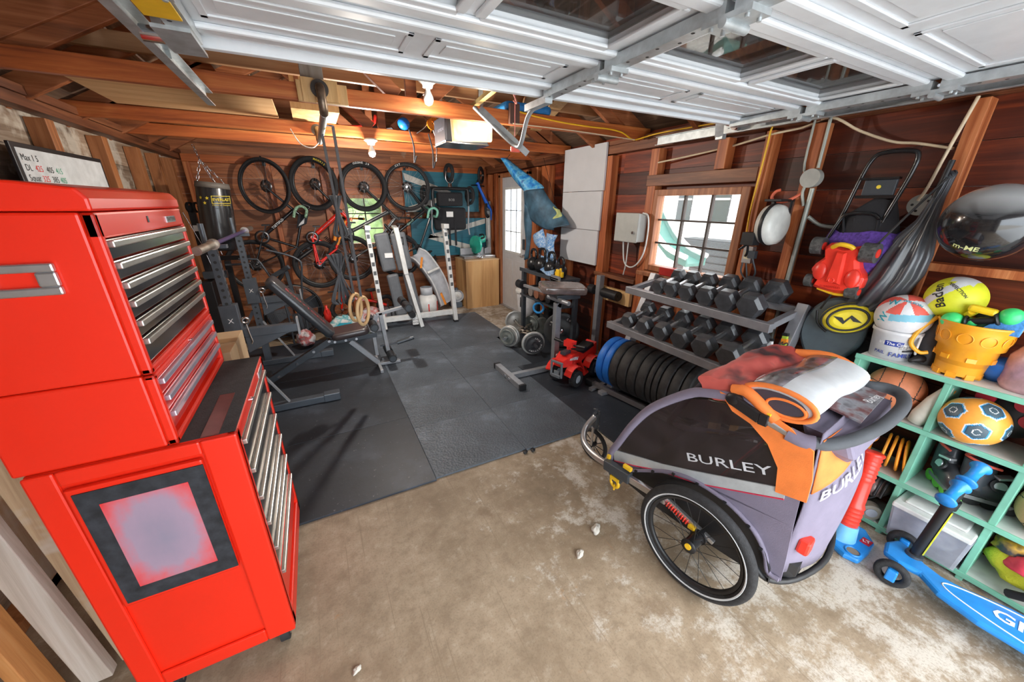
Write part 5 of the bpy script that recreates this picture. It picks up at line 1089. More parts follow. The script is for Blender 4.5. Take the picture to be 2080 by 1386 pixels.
# miter saw
ms = thing('miter_saw', 'green and silver miter saw on the plywood box', 'miter saw', (2.35, 5.85, .80))
TG = mat('teal_green_housing', (.02, .42, .30), .3, coat=.3)
b = B(); b.box(2.10, 2.66, 5.74, 5.98, .80, .845); b.cyl((2.36, 5.80, .845), (2.36, 5.80, .86), .13, n=28); part(ms, 'base', b, ALU, bev=.006, w=True)
for (x0, x1) in ((2.10, 2.33), (2.40, 2.66)): b = B(); b.box(x0, x1, 5.92, 5.95, .85, .96); part(ms, 'fence', b, mat('light_grey_cast', (.5, .5, .52), .4, .3), bev=.005, w=True)
b = B(); b.cyl((2.325, 5.83, 1.02), (2.36, 5.84, 1.02), .145, n=36); part(ms, 'blade_guard', b, TG, bev=.008, w=True)
b = B(); b.cyl((2.36, 5.84, 1.07), (2.50, 5.86, 1.10), .06, .055, n=20); b.bar((2.36, 5.80, 1.10), (2.48, 5.74, 1.16), .04, .05); part(ms, 'motor', b, TG, bev=.008, w=True)
b = B(); b.cyl((2.50, 5.86, 1.10), (2.54, 5.865, 1.11), .05); part(ms, 'motor_cap', b, DGR, w=True)
b = B(); b.bar((2.36, 5.90, .86), (2.40, 5.94, 1.08), .05, .06); b.tube([(2.38, 5.70, 1.13), (2.42, 5.66, 1.15), (2.42, 5.70, 1.19), (2.38, 5.76, 1.18)], .013, 8, sm=3); part(ms, 'arm', b, BLK, w=True)
b = B(); b.cyl((2.52, 5.90, .86), (2.52, 5.90, 1.02), .006); b.bar((2.52, 5.90, .95), (2.56, 5.88, .97), .02, .02); part(ms, 'work_clamp', b, BLK, w=True)
b = B(); b.cyl((2.36, 5.64, .83), (2.36, 5.72, .83), .022); b.sph((2.36, 5.63, .83), .025, 12, 8); part(ms, 'miter_knob', b, CHR, w=True)
b = B(); b.box(2.64, 2.68, 6.0, 6.08, .801, 1.68); b.box(2.68, 2.70, 6.02, 6.09, .801, 1.70); single('white_trim_board', b, WHT, 'tall white trim boards leaning in the corner behind the miter saw', 'trim board', w=True, loc=(2.66, 6.04, .801), bev=.002)
b = B(); b.cyl((1.70, 6.10, .0), (1.72, 6.11, .85), .014); single('black_pole', b, BLK, 'thin black pole leaning under the lower teal panel', 'pole', w=True, loc=(1.70, 6.10, 0))
# ================================================================== RIGHT WALL, FITTINGS
for i, (z0, z1, y0, l) in enumerate(((1.795, 2.235, 3.15, 'top white wall board panel between the studs, highest of three'), (1.40, 1.79, 3.165, 'middle white wall board panel of the three stacked ones'), (1.03, 1.395, 3.18, 'lowest white wall board panel of the three stacked ones'))):
    b = B(); b.box(2.675, 2.695, y0, 3.86, z0, z1); p_ = single('wall_board', b, mat('primed_board', (.56, .57, .60), .55, var=.05, scale=4), l, 'wall panel', w=True, loc=(2.685, 3.5, z0), group='white boards on the right wall')
eb = thing('electrical_box', 'grey metal electrical box with round latch left of the window', 'electrical box', (2.7, 2.68, 1.46))
EG = mat('light_grey_enamel', (.42, .43, .41), .4, var=.06)
b = B(); b.box(2.60, 2.70, 2.535, 2.82, 1.335, 1.585); part(eb, 'enclosure', b, EG, bev=.012, w=True)
b = B(); b.box(2.585, 2.60, 2.53, 2.825, 1.33, 1.59); part(eb, 'cover', b, EG, bev=.008, w=True)
b = B(); b.cyl((2.57, 2.575, 1.42), (2.585, 2.575, 1.42), .013); part(eb, 'latch', b, CHR, w=True)
b = B(); b.tube([(2.66, 2.56, 1.59), (2.66, 2.50, 1.57), (2.67, 2.485, 1.45), (2.67, 2.50, 1.25), (2.67, 2.57, 1.13), (2.67, 2.66, 1.09), (2.67, 2.74, 1.14), (2.66, 2.77, 1.33)], .007, 8, sm=5); b.tube([(2.66, 2.70, 1.33), (2.67, 2.71, 1.12), (2.69, 2.75, 1.0)], .006, 8, sm=3); part(eb, 'white_cable', b, mat('white_cable', (.7, .7, .68), .4), w=True)
b = B(); b.box(2.625, 2.69, 2.06, 2.26, 1.087, 1.155); single('red_box', b, REDD, 'small red box standing on the window sill', 'box', w=True, loc=(2.66, 2.16, 1.087), bev=.004)
hr = thing('hose_reel', 'white wall-mounted hose reel with black bracket right of the window', 'hose reel', (2.7, 1.46, 1.54))
b = B(); b.lathe([(.0001, -.055), (.085, -.055), (.115, -.04), (.124, -.01), (.124, .01), (.115, .04), (.085, .055), (.0001, .055)], (2.565, 1.385, 1.548), (-.02, -1, .0), 40); part(hr, 'drum', b, mat('reel_white', (.68, .68, .64), .35, coat=.2), w=True)
b = B(); b.lathe([(.1245, -.012), (.127, -.012), (.127, .012), (.1245, .012)], (2.565, 1.385, 1.548), (-.02, -1, .0), 40); b.box(2.55, 2.70, 1.36, 1.46, 1.685, 1.70); b.bar((2.62, 1.335, 1.69), (2.62, 1.335, 1.55), .02, .008, up=(0, 1, 0)); b.bar((2.64, 1.45, 1.69), (2.64, 1.45, 1.50), .02, .02); b.box(2.46, 2.54, 1.42, 1.50, 1.42, 1.50); part(hr, 'bracket', b, BLK, bev=.003, w=True)
b = B(); b.tube([(2.60, 1.53, 1.42), (2.63, 1.54, 1.36), (2.65, 1.56, 1.33)], .008, 6, sm=3)
for k in range(6): b.torus((2.60, 1.52+.01*k, 1.43-.01*k), (0, .5, 1), .014, .003, 12, 5)
part(hr, 'cord_end', b, BLK, w=True)
b = B(); b.tube([(2.70, 1.33, 1.735), (2.67, 1.36, 1.705), (2.66, 1.40, 1.685), (2.655, 1.45, 1.685), (2.655, 1.478, 1.71), (2.66, 1.465, 1.745), (2.665, 1.44, 1.755)], .009, 8, sm=4); single('utility_hook', b, mat('salmon_rubber', (.80, .17, .09), .5), 'salmon coloured utility hook screwed to the stud above the hose reel', 'hook', w=True, loc=(2.7, 1.40, 1.72))
ob = thing('wall_outlet', 'grey metal outlet box with plugged black cords under the hose reel', 'outlet', (2.69, 1.57, 1.34))
b = B(); b.box(2.655, 2.699, 1.52, 1.585, 1.28, 1.395); part(ob, 'box', b, ALU, bev=.004, w=True)
b = B(); b.box(2.65, 2.655, 1.535, 1.572, 1.31, 1.365); part(ob, 'socket_face', b, mat('ivory_plastic', (.7, .62, .42), .4), bev=.002, w=True)
b = B(); b.box(2.625, 2.66, 1.485, 1.53, 1.32, 1.37); b.tube([(2.64, 1.50, 1.32), (2.66, 1.47, 1.22), (2.67, 1.52, 1.17), (2.68, 1.58, 1.21), (2.68, 1.585, 1.28)], .006, 7, sm=4); b.tube([(2.68, 1.56, 1.28), (2.69, 1.52, 1.12), (2.70, 1.50, 1.0), (2.71, 1.52, .9)], .006, 7, sm=4); part(ob, 'plug_and_cord', b, DGR, w=True)
cd = thing('conduit', 'vertical metal conduit with round junction box on the stud right of the hose reel', 'conduit', (2.69, 1.28, 1.8))
PIPE = mat('painted_conduit', (.40, .42, .38), .45, .3, var=.3, scale=4)
b = B(); b.tube([(2.685, 1.28, 2.14), (2.685, 1.275, 1.87)], .009, 8); b.tube([(2.685, 1.275, 1.76), (2.685, 1.275, .05)], .013, 10); b.tube([(2.69, 1.36, 2.15), (2.69, 1.355, 1.9), (2.69, 1.33, 1.83)], .007, 8, sm=3); part(cd, 'pipe', b, PIPE, w=True)
b = B(); b.cyl((2.645, 1.285, 1.815), (2.69, 1.285, 1.815), .052, n=28); part(cd, 'junction_box', b, mat('grey_cast_box', (.38, .38, .35), .5), bev=.004, w=True)
b = B(); b.tube([(2.70, 1.265, 1.60), (2.74, 1.20, 1.55), (2.76, 1.1, 1.545), (2.77, .95, 1.55)], .011, 8, sm=4); b.tube([(2.69, 1.31, 1.80), (2.69, 1.325, 1.74), (2.69, 1.30, 1.66)], .009, 8, sm=3); part(cd, 'branch_cable', b, PIPE, w=True)
b = B(); b.tube([(2.70, 2.50, 2.0), (2.74, 2.2, 2.03), (2.76, 1.9, 2.06), (2.70, 1.6, 2.09), (2.75, 1.45, 2.11), (2.69, 1.28, 2.13), (2.74, 1.15, 2.05), (2.76, 1.0, 1.98), (2.76, .9, 1.96), (2.74, .76, 1.92)], .007, 7, sm=5); single('cream_cable', b, mat('cream_cable', (.68, .55, .38), .5), 'cream cable sagging across the red boards above the window and stroller', 'cable', w=True, loc=(2.75, 1.7, 2.0))
b = B(); b.tube([(2.69, .73, 2.12), (2.68, .76, 1.9), (2.68, .78, 1.75), (2.69, .80, 1.69)], .007, 7, sm=4); single('stud_cable', b, MATS['cream_cable'], 'grey-cream cable running down the right stud to the round junction plate', 'cable', w=True, loc=(2.69, .75, 1.9))
b = B(); b.cyl((2.69, .785, 1.67), (2.70, .785, 1.67), .05, n=28); b.k = 1
for k in range(5): a = 2*PI*k/5; b.cyl((2.688, .785+.03*math.cos(a), 1.67+.03*math.sin(a)), (2.69, .785+.03*math.cos(a), 1.67+.03*math.sin(a)), .006, n=8)
single('junction_plate', b, [PIPE, KINK], 'round grey junction plate with holes behind the drawstring bag', 'junction plate', w=True, loc=(2.69, .785, 1.67))
# ================================================================== folded umbrella stroller
us = thing('umbrella_stroller', 'folded umbrella stroller with black tube frame and purple seat hung on the wall', 'stroller', (2.66, .95, 1.6))
b = B(); b.tube([(2.62, 1.10, 1.44), (2.62, 1.06, 1.62), (2.62, 1.03, 1.80), (2.62, 1.01, 1.88), (2.62, .975, 1.915), (2.62, .87, 1.915), (2.62, .835, 1.89), (2.62, .84, 1.80), (2.62, .88, 1.6), (2.62, .92, 1.42)], .011, 8, sm=4); part(us, 'outer_frame', b, mat('gloss_black_tube', (.02, .02, .022), .25, .4, coat=.3), w=True)
b = B(); b.tube([(2.60, 1.10, 1.44), (2.60, 1.06, 1.58), (2.60, 1.03, 1.62), (2.60, .93, 1.625), (2.60, .89, 1.60)], .009, 8, sm=3); b.box(2.615, 2.63, .86, 1.03, 1.70, 1.715); b.box(2.60, 2.635, .87, 1.02, 1.79, 1.80); part(us, 'cross_brace', b, MATS['gloss_black_tube'], w=True)
b = B(); b.box(2.61, 2.63, .875, 1.005, 1.715, 1.79); part(us, 'push_plate', b, DGR, bev=.004, w=True)
b = B(); b.cyl((2.605, .94, 1.755), (2.61, .94, 1.755), .009); part(us, 'yellow_dot', b, YINK, w=True)
b = B(); rings = []
for (z, y0, y1, th) in ((1.70, .87, .96, .02), (1.62, .84, 1.06, .045), (1.5, .80, 1.08, .06), (1.45, .79, 1.10, .06)): rings.append([(2.68-.03+th*math.cos(a), (y0+y1)/2+(y1-y0)/2*math.sin(a), z+.01*math.sin(3*a)) for a in [2*PI*k/20 for k in range(20)]])
b.loft(rings); part(us, 'black_mesh', b, FAB, w=True)
b = B(); rings = []
for (z, y0, y1, th) in ((1.53, .80, 1.10, .05), (1.46, .765, 1.12, .085), (1.36, .76, 1.08, .08), (1.24, .80, 1.0, .04)): rings.append([(2.66-.02+th*math.cos(a), (y0+y1)/2+(y1-y0)/2*math.sin(a), z+.012*math.sin(4*a)) for a in [2*PI*k/20 for k in range(20)]])
b.loft(rings); part(us, 'purple_seat', b, mat('purple_mesh_fabric', (.10, .045, .30), .8, var=.5, scale=60, bump=.4), w=True)
b = B()
for (y, z) in ((.82, 1.31), (1.06, 1.31)): b.cyl((2.58, y, z), (2.60, y, z), .04, n=20)
part(us, 'front_wheel', b, mat('cyan_wheel', (.05, .4, .65), .4), w=True)
for k in range(4):
    b = B(); b.tube([(2.61, 1.05-.05*k, 1.60), (2.60, 1.02-.045*k, 1.5), (2.60, 1.06-.05*k, 1.46)], .006, 6, sm=3); part(us, 'webbing_strap', b, FAB, w=True)
# ================================================================== red toy car hung on its nose
tc_ = thing('toy_car', 'red plastic toy racing car hanging underside out below the umbrella stroller', 'toy car', (2.5, .97, 1.34))
CRD = mat('bright_red_plastic', (.85, .045, .025), .35, coat=.2)
def tcp(u, v, d=0): # u across (0 left .. 1 right), v up
    return Vector((2.53-d, 1.085-u*.245, 1.225+v*.245))
ol = [(.10, 0), (.28, -.04), (.55, -.07), (.80, -.04), (.86, .06), (.98, .10), (1.0, .32), (.86, .52), (.80, .72), (.86, .88), (.80, 1.0), (.62, .95), (.5, .93), (.38, .96), (.22, 1.02), (.12, .90), (.18, .68), (.04, .52), (-.02, .38), (.06, .28), (.16, .18)]
b = B(); b.loft([[tcp(u, v, -.05) for u, v in ol], [tcp(u, v, .01) for u, v in ol], [tcp(.5+(u-.5)*.82, .47+(v-.47)*.86, .035) for u, v in ol]], smooth=False); body = part(tc_, 'body', b, CRD, bev=.008, w=True)
b = B(); b.loft([[tcp(u, v, .03) for u, v in ((.36, .15), (.66, .12), (.60, .85), (.42, .87))], [tcp(u, v, .055) for u, v in ((.41, .2), (.61, .18), (.57, .8), (.45, .82))]], smooth=False)
b.sph(tuple(tcp(.20, .38, .03)), (.02, .035, .05), 14, 8); b.sph(tuple(tcp(.82, .30, .03)), (.02, .035, .05), 14, 8); b.torus(tuple(tcp(.5, .22, .056)), (1, 0, 0), .012, .003, 16, 6); part(body, 'underside_ribs', b, CRD, bev=.006, w=True)
b = B(); b.tube([tcp(.30, .92, .03), tcp(.45, 1.0, .05), tcp(.62, .97, .04), tcp(.68, .92, .03)], .012, 8, sm=3); part(tc_, 'yellow_bumper', b, YEL, w=True); b = B(); b.tube([tcp(.2, -.03, .0), tcp(.55, -.10, .0), tcp(.8, -.07, .0)], .009, 8, sm=3); part(tc_, 'yellow_bumper', b, YEL, w=True)
b = B(); b.text('RUBBERMAID', .016, tcp(.48, .06, .037), Vector((0, -1, .02)), Z, .0005); part(tc_, 'moulded_lettering', b, REDD, w=True)
TW = camo('dusty_tyre_plastic', [(.03, .03, .03), (.10, .10, .10), (.05, .05, .05), (.14, .14, .14)], 30)
for (u, v, r, w_) in ((-.02, .92, .048, .05), (.93, .86, .05, .06), (.0, .12, .036, .035), (.86, .02, .038, .05)):
    b = B(); c = tcp(u, v, .0); b.cyl(c+Y*w_/2, c-Y*w_/2, r, n=22); wl_ = part(tc_, 'wheel', b, TW, bev=.008, w=True)
    b = B(); b.cyl(c-Y*w_/2, c-Y*(w_/2+.004), r*.45, n=18); part(wl_, 'hub', b, CRD, w=True)
# ================================================================== drawstring bag and yellow ball bag
SAT = mat('charcoal_satin', (.065, .07, .08), .32, coat=.3)
gb = thing('drawstring_bag', 'large charcoal satin drawstring bag hanging from the right stud', 'bag', (2.6, .75, 1.4))
b = B(); rings = []; r8 = random.Random(5)
for (z, yc, w_, th) in ((1.80, .70, .018, .02), (1.70, .712, .022, .025), (1.60, .722, .035, .035), (1.53, .735, .065, .045), (1.44, .745, .088, .055), (1.34, .76, .10, .065), (1.22, .80, .105, .065), (1.12, .85, .08, .05), (1.05, .89, .04, .03)):
    rings.append([(2.615+th*math.cos(a)*(1+.22*math.sin(9*a)), yc+w_*math.sin(a)*(1+.06*math.sin(9*a)), z+.02*math.cos(a)) for a in [2*PI*k/54 for k in range(54)]])
b.loft(rings); part(gb, 'bag_body', b, SAT, w=True)
b = B(); b.tube([(2.58, .70, 1.78), (2.56, .80, 1.58), (2.55, .93, 1.3), (2.55, 1.0, 1.1)], .006, 6, sm=3); b.tube([(2.62, .715, 1.86), (2.6, .72, 1.70)], .012, 8); part(gb, 'draw_cord', b, BLK, w=True)
yb = thing('ball_bag', 'yellow and black ball bag with a lightning W badge against the racket cover', 'bag', (2.58, .88, 1.1))
yc = Vector((2.56, .868, 1.075)); ya = Vector((-.9, -.35, .1)).normalized(); sx1 = Vector((0, -.93, .38)); up1 = ya.cross(sx1).normalized(); sx1 = up1.cross(ya).normalized()
def yring(ru, rv, d): return [yc+sx1*math.cos(a)*ru+up1*math.sin(a)*rv+ya*d for a in [2*PI*k/36 for k in range(36)]]
b = B(); b.loft([yring(.10, .07, -.05), yring(.118, .085, -.02), yring(.118, .085, .01), yring(.095, .066, .045), yring(.06, .04, .055)]); part(yb, 'bag_body', b, mat('bag_yellow', (.82, .66, .03), .45), w=True)
b = B()
for (ru, rv, d, t_) in ((.112, .08, .022, .006), (.085, .06, .05, .006)): b.tube(yring(ru, rv, d), t_, 6, closed=True)
b.prism([(-.055, .03), (-.02, .015), (-.015, -.005), (.02, .02), (.055, -.03), (.02, -.015), (.012, .005), (-.022, -.022)], yc+ya*.055, sx1, up1, ya*.003); part(yb, 'black_badge', b, KINK, w=True)
b = B(); b.tube([yc-up1*.06+sx1*-.1, yc+sx1*-.13, yc+sx1*-.12+up1*.07], .007, 6, sm=3); part(yb, 'closing_cord', b, BLK, w=True)
# ================================================================== racket covers
def racket(name, label, c, ex, ez, m, loc):
    t = thing(name, label, 'racket cover', loc); nrm = Vector(ex).cross(Vector(ez)); c = Vector(c); ex = Vector(ex); ez = Vector(ez)
    pts = []
    for k in range(40):
        a = 2*PI*k/40; x_ = math.cos(a)*.15; y_ = math.sin(a)*.19
        if y_ < -.05: x_ *= 1-(abs(y_)-.05)*1.2; y_ *= 1.15
        pts.append((x_, y_))
    b = B(); rg = lambda q, d: [c+ex*p[0]*q+ez*p[1]*q+nrm*d for p in pts]; b.loft([rg(.9, -.03), rg(1, -.012), rg(1, .012), rg(.9, .03)]); part(t, 'cover', b, m, w=True); return t, c, ex, ez, nrm
e1 = Vector((.05, -1, .05)).normalized(); e2 = Vector((.18, .02, 1)).normalized()
rt, c, ex, ez, nr = racket('racket_cover', 'grey racket cover with teal stripe leaning on the wall behind the white bucket', (2.60, .93, .985), e1, e2, mat('slate_vinyl', (.10, .13, .145), .5, coat=.1), (2.62, .95, .75))
b = B(); b.prism([(.0, -.16), (.075, -.155), (.085, .15), (.02, .17)], c-nr*.0335*1, ex, ez, nr*.001); st_ = part(rt, 'stripe_panel', b, mat('dark_navy_panel', (.02, .03, .045), .5), w=True)
b = B(); b.prism([(-.006, -.16), (.0, -.16), (.02, .17), (.014, .17)], c-nr*.034, ex, ez, nr*.001); part(st_, 'teal_edge', b, mat('teal_line', (.01, .25, .32), .5), w=True)
ctr = c-nr*.036
b = B(); b.text('w', .10, ctr+ex*.035+ez*-.03, ex*-1 if nr.dot(Vector((1, 0, 0))) < 0 else ex, ez, .001, bold=.03); b.text('STING', .034, ctr+ex*.037+ez*-.125, ex, ez, .001, bold=.015); part(st_, 'cover_lettering', b, INK, w=True)
rt2, c, ex, ez, nr = racket('racket_cover', 'black racket cover with big white letter lying low beside the cubby shelf', (2.63, .80, .80), Vector((.0, -1, .25)).normalized(), Vector((.2, .25, .97)).normalized(), FAB, (2.65, .8, .6))
b = B(); b.text('W', .16, c-nr*.033+ex*.05, ex, ez, .001, bold=.03); part(rt2, 'cover_lettering', b, INK, w=True)
for i, (p0, p1, m, l) in enumerate((((2.45, 1.165, .87), (2.36, 1.05, .30), mat('white_stick_paint', (.72, .72, .72), .3), 'white hockey stick shaft leaning by the rack leg'), ((2.48, 1.105, .92), (2.42, 1.02, .30), mat('lime_stick_paint', (.45, .6, .06), .35), 'lime green hockey stick shaft with black lettering beside the white one'))):
    t = thing('hockey_stick', l, 'hockey stick', p0, 0, 'hockey sticks'); b = B(); b.bar(p0, p1, .022, .028); part(t, 'shaft', b, m, bev=.003, w=True)
    b = B(); dz_ = (Vector(p1)-Vector(p0)).normalized(); b.bar(Vector(p0)-dz_*.005, Vector(p0)+dz_*.012, .025, .031); part(t, 'end_cap', b, BLK, w=True)
    b = B(); b.bar(p1, Vector(p1)+Vector((.08, .03, -.20)), .02, .05); part(t, 'blade', b, m, w=True)
    if i: b = B(); b.bar(Vector(p0)+dz_*.03, Vector(p0)+dz_*.06, .0235, .0295); b.k = 1; b.text('SONIC', .05, Vector(p0)+dz_*.12+Vector((-.0128, -.008, 0)), dz_, Vector((.3, -.9, 0)), .002, bold=.02); part(t, 'shaft_lettering', b, [ORG, KINK], w=True)
# ================================================================== MINT CUBBY SHELF
MINT = mat('mint_paint', (.20, .52, .38), .5, var=.18, scale=7); SHW = camo('worn_white_shelf', [(.40, .40, .40), (.62, .64, .62), (.66, .68, .66), (.45, .46, .45)], 5)
cu = thing('cubby_shelf', 'mint green cubby shelf with worn white boards full of sports gear', 'shelf', (2.58, .3, 0))
ys_ = (.735, .405, .108, -.20, -.52); zt = .93
b = B()
for y in ys_: b.box(2.46, 2.695, y-.012, y+.012, 0, zt-.018)
part(cu, 'divider', b, MINT, bev=.003, w=True)
for z, n in ((zt-.018, 'top_board'), (.633, 'shelf_board'), (.325, 'shelf_board'), (.03, 'bottom_board')):
    b = B(); b.box(2.462, 2.694, -.52, .735, z, z+.018); bo = part(cu, n, b, SHW, bev=.002, w=True)
    b = B(); b.box(2.452, 2.462, -.53, .748, z-.006, z+.019); part(bo, 'front_edge', b, MINT, bev=.002, w=True)
ZT = zt+.001
def ball(name, label, c, R, fn, mats, grp=None, cat='ball', n=150, m=96):
    b = B()
    for j in range(m):
        for i in range(n):
            q = []
            for (jj, ii) in ((j, i), (j+1, i), (j+1, i+1), (j, i+1)):
                t = PI*jj/m; a = 2*PI*ii/n; q.append(Vector((math.sin(t)*math.cos(a), math.sin(t)*math.sin(a), math.cos(t))))
            ctr = (q[0]+q[1]+q[2]+q[3])/4; b.k = fn(ctr.normalized()); b.add([p*R for p in q], [(0, 1, 2, 3)], True)
    me = b.mesh(name, mats); import bmesh as _bm
    bm_ = _bm.new(); bm_.from_mesh(me); _bm.ops.remove_doubles(bm_, verts=bm_.verts, dist=R*.002); bm_.to_mesh(me); bm_.free()
    o = bpy.data.objects.new(name, me); COL.objects.link(o); return o, b
def ballthing(name, label, cat, c, R, fn, mats):
    t = thing(name, label, cat, c); o, _ = ball('cover', None, c, R, fn, mats); o.parent = t; return t
def on_ball(par, txts, c, R, m, name='lettering'):
    for (s, size, d, right) in txts:
        d = Vector(d).normalized(); right = Vector(right); right = (right-d*right.dot(d)).normalized(); up = d.cross(right)
        b = B(); b.text(s, size, (0, 0, 0), X, Y, 0, bold=.02)
        b.v = [tuple((d*R+right*v[0]+up*v[1]).normalized()*(R+.0012)+Vector(c)) for v in b.v]; part(par, name, b, m, w=True)
cam3 = Vector((-.95, -.25, .25)).normalized()
# Wilson volleyball on white bucket
wk = thing('white_bucket', 'white food bucket with blue print on the shelf, volleyball resting on it', 'bucket', (2.56, .655, ZT))
bc = (2.555, .655)
b = B(); b.lathe([(.0001, 0), (.075, 0), (.088, .13), (.094, .135), (.094, .15), (.088, .15), (.085, .14), (.073, .005), (.0001, .005)], (bc[0], bc[1], ZT), Z, 40); part(wk, 'tub', b, mat('bucket_white', (.66, .66, .68), .35), w=True)
def clabel(b, c, r0, r1, z0, z1, a0, a1, n=14):
    v = []
    for i in range(n+1):
        a = math.radians(a0+(a1-a0)*i/n)
        for z in (z0, z1): rr = r0+(r1-r0)*(z-ZT)/.13; v.append((c[0]+(rr+.001)*math.cos(a), c[1]+(rr+.001)*math.sin(a), z))
    return b.add(v, [(2*i, 2*i+2, 2*i+3, 2*i+1) for i in range(n)], True)
NAVY = mat('navy_print', (.015, .04, .28), .45)
b = B(); clabel(b, bc, .075, .088, ZT+.075, ZT+.10, 175, 222); part(wk, 'blue_label', b, NAVY, w=True)
def wrap_text(par, s, size, c, r, z, amid, m, name='lettering'):
    b = B(); b.text(s, size, (0, 0, 0), X, Z, 0, bold=.01); out = []
    for v in b.v: a = math.radians(amid)+v[0]/r; out.append((c[0]+(r+.002)*math.cos(a), c[1]+(r+.002)*math.sin(a), z+v[2]))
    b.v = out; part(par, name, b, m, w=True)
wrap_text(wk, 'It\'s The Cows', .020, bc, .0855, ZT+.0875, 198, INK, 'label_lettering'); wrap_text(wk, 'KEMPS', .024, bc, .0845, ZT+.072, 238, mat('silver_print', (.4, .38, .36), .5)); wrap_text(wk, 'FAMILY', .030, bc, .080, ZT+.03, 228, NAVY); wrap_text(wk, 'PAIL', .022, bc, .080, ZT+.035, 168, NAVY)
b = B(); b.tube([(bc[0]-.02, bc[1]-.093, ZT+.14), (bc[0]-.05, bc[1]-.10, ZT+.08), (bc[0]-.03, bc[1]-.098, ZT+.05)], .005, 6, sm=3); part(wk, 'handle', b, WHT, w=True)
def wil(d):
    u = d.dot(Vector((-.55, -.1, .83)).normalized()); a = math.degrees(math.atan2(d.dot(Vector((-.2, -.95, -.25)).normalized()), d.dot(Vector((-.81, .3, -.5)).normalized())))
    if abs(d.z-.05+d.y*.15) < .16 and d.x < .4 and d.y < .2: return 2
    if d.z > .2:
        s_ = math.floor((a+180)/40)
        return 1 if s_ % 2 == 0 else 0
    return 0
wvc = (2.555, .655, ZT+.150+.065)
wv = ballthing('volleyball', 'red, white and light blue volleyball sitting in the white bucket', 'volleyball', wvc, .107, wil, [mat('volley_white', (.70, .70, .72), .5, bump=.1), mat('volley_red', (.80, .12, .09), .5), mat('volley_blue', (.22, .52, .66), .5)])
on_ball(wv, [('W', .045, (-.75, .35, .75), (.2, -.9, -.1)), ('W', .05, (-.9, .42, -.05), (0, -.3, 1)), ('WILSON', .02, (-.6, -.3, .8), (0, -1, 0))], wvc, .107, mat('teal_print2', (.02, .35, .45), .5))
def bad(d):
    if abs(d.dot(Vector((.2, .75, .62)).normalized())-.25) < .16 and d.x < .3: return 1
    if d.z > .45 and d.y < .25 and d.y > -.5 and d.x > -.55: return 1
    return 0
bdc = (2.60, .525, 1.262)
bv = ballthing('volleyball', 'bright yellow and grey volleyball behind the orange castle bucket', 'volleyball', bdc, .100, bad, [mat('volley_yellow', (.72, .74, .03), .5), mat('volley_grey', (.62, .63, .64), .5)])
on_ball(bv, [('Baden', .055, (-.9, .35, .18), (-.2, .55, .9)), ('PERFECTION', .018, (-.85, -.15, .55), (-.1, -.5, -.4))], bdc, .100, KINK)
b = B(); b.cyl((0, 0, 0), (0, 0, .225), .055, .045, n=24); single('yellow_cup', b, mat('dark_plastic_cup', (.08, .08, .09), .5), 'dark plastic container behind the buckets under the yellow volleyball', 'container', (2.615, .535, ZT))
# exercise ball
ebb = thing('exercise_ball', 'big shiny black and silver exercise ball hanging on the wall above the shelf', 'exercise ball', (2.51, .50, 1.60))
m, nt_, bs_ = _new('black_silver_ball'); tcn = nt_.nodes.new('ShaderNodeTexCoord').outputs['Object']; sxx = nt_.nodes.new('ShaderNodeSeparateXYZ'); nt_.links.new(tcn, sxx.inputs[0])
nt_.links.new(_ramp(nt_, sxx.outputs['Z'], [(.0, (.012, .012, .014)), (.035, (.02, .02, .022)), (.10, (.33, .33, .33))]), bs_.inputs['Base Color']); bs_.inputs['Roughness'].default_value = .16; bs_.inputs['Coat Weight'].default_value = .6
b = B(); b.sph((0, 0, 0), .152, 64, 40); b.v = [tuple(Matrix.Rotation(.35, 3, 'X') @ Vector(v)) for v in b.v]; part(ebb, 'ball_skin', b, m)
on_ball(ebb, [('m-ME', .034, (-.82, .12, -.70), (.3, -.95, 0))], (2.51, .50, 1.60), .152, mat('lime_white_print', (.7, .75, .35), .5))
b = B(); b.bar((2.70, .52, 1.44), (2.60, .52, 1.445), .02, .02); b.torus((2.56, .51, 1.452), Z, .04, .006, 20, 6); part(ebb, 'holder_ring', b, BLK, w=True)
# orange castle bucket with toys
ob_ = thing('castle_bucket', 'orange sand castle bucket full of toys on the cubby shelf', 'toy bucket', (2.545, .405, ZT))
OB = mat('bucket_orange', (.95, .38, .02), .35, coat=.2); oc = (2.555, .415)
b = B(); b.lathe([(.075, .0), (.082, .07), (.092, .075), (.094, .13), (.106, .135), (.112, .20), (.122, .235), (.126, .24), (.122, .245), (.112, .24), (.075, .02), (.0001, .02)], (oc[0], oc[1], ZT+.01), Z, 48)
for k in range(8):
    a = 2*PI*k/8; b.M = Matrix.Translation((oc[0]+.07*math.cos(a), oc[1]+.07*math.sin(a), ZT)) @ Matrix.Rotation(a, 4, 'Z'); b.box(-.008, .008, -.016, .016, 0, .025)
b.M = Matrix.Identity(4)
for k in range(10): a = 2*PI*k/10; b.torus((oc[0]+.110*math.cos(a), oc[1]+.110*math.sin(a), ZT+.19), (math.cos(a), math.sin(a), -.12), .024, .002, 20, 5)
for k in range(7): a = 2*PI*k/7; b.M = Matrix.Translation((oc[0]+.091*math.cos(a), oc[1]+.091*math.sin(a), ZT+.085)) @ Matrix.Rotation(a, 4, 'Z'); b.box(0, .005, -.015, .015, 0, .02)
b.M = Matrix.Identity(4); part(ob_, 'bucket_body', b, OB, w=True)
b = B(); b.tube([(oc[0]-.01, oc[1]+.126, ZT+.245), (oc[0]-.05, oc[1]+.155, ZT+.18), (oc[0]-.06, oc[1]+.165, ZT+.11), (oc[0]-.045, oc[1]+.13, ZT+.07), (oc[0]-.03, oc[1]+.105, ZT+.075)], .009, 8, sm=4); part(ob_, 'handle', b, mat('handle_amber', (.88, .42, .02), .35), w=True)
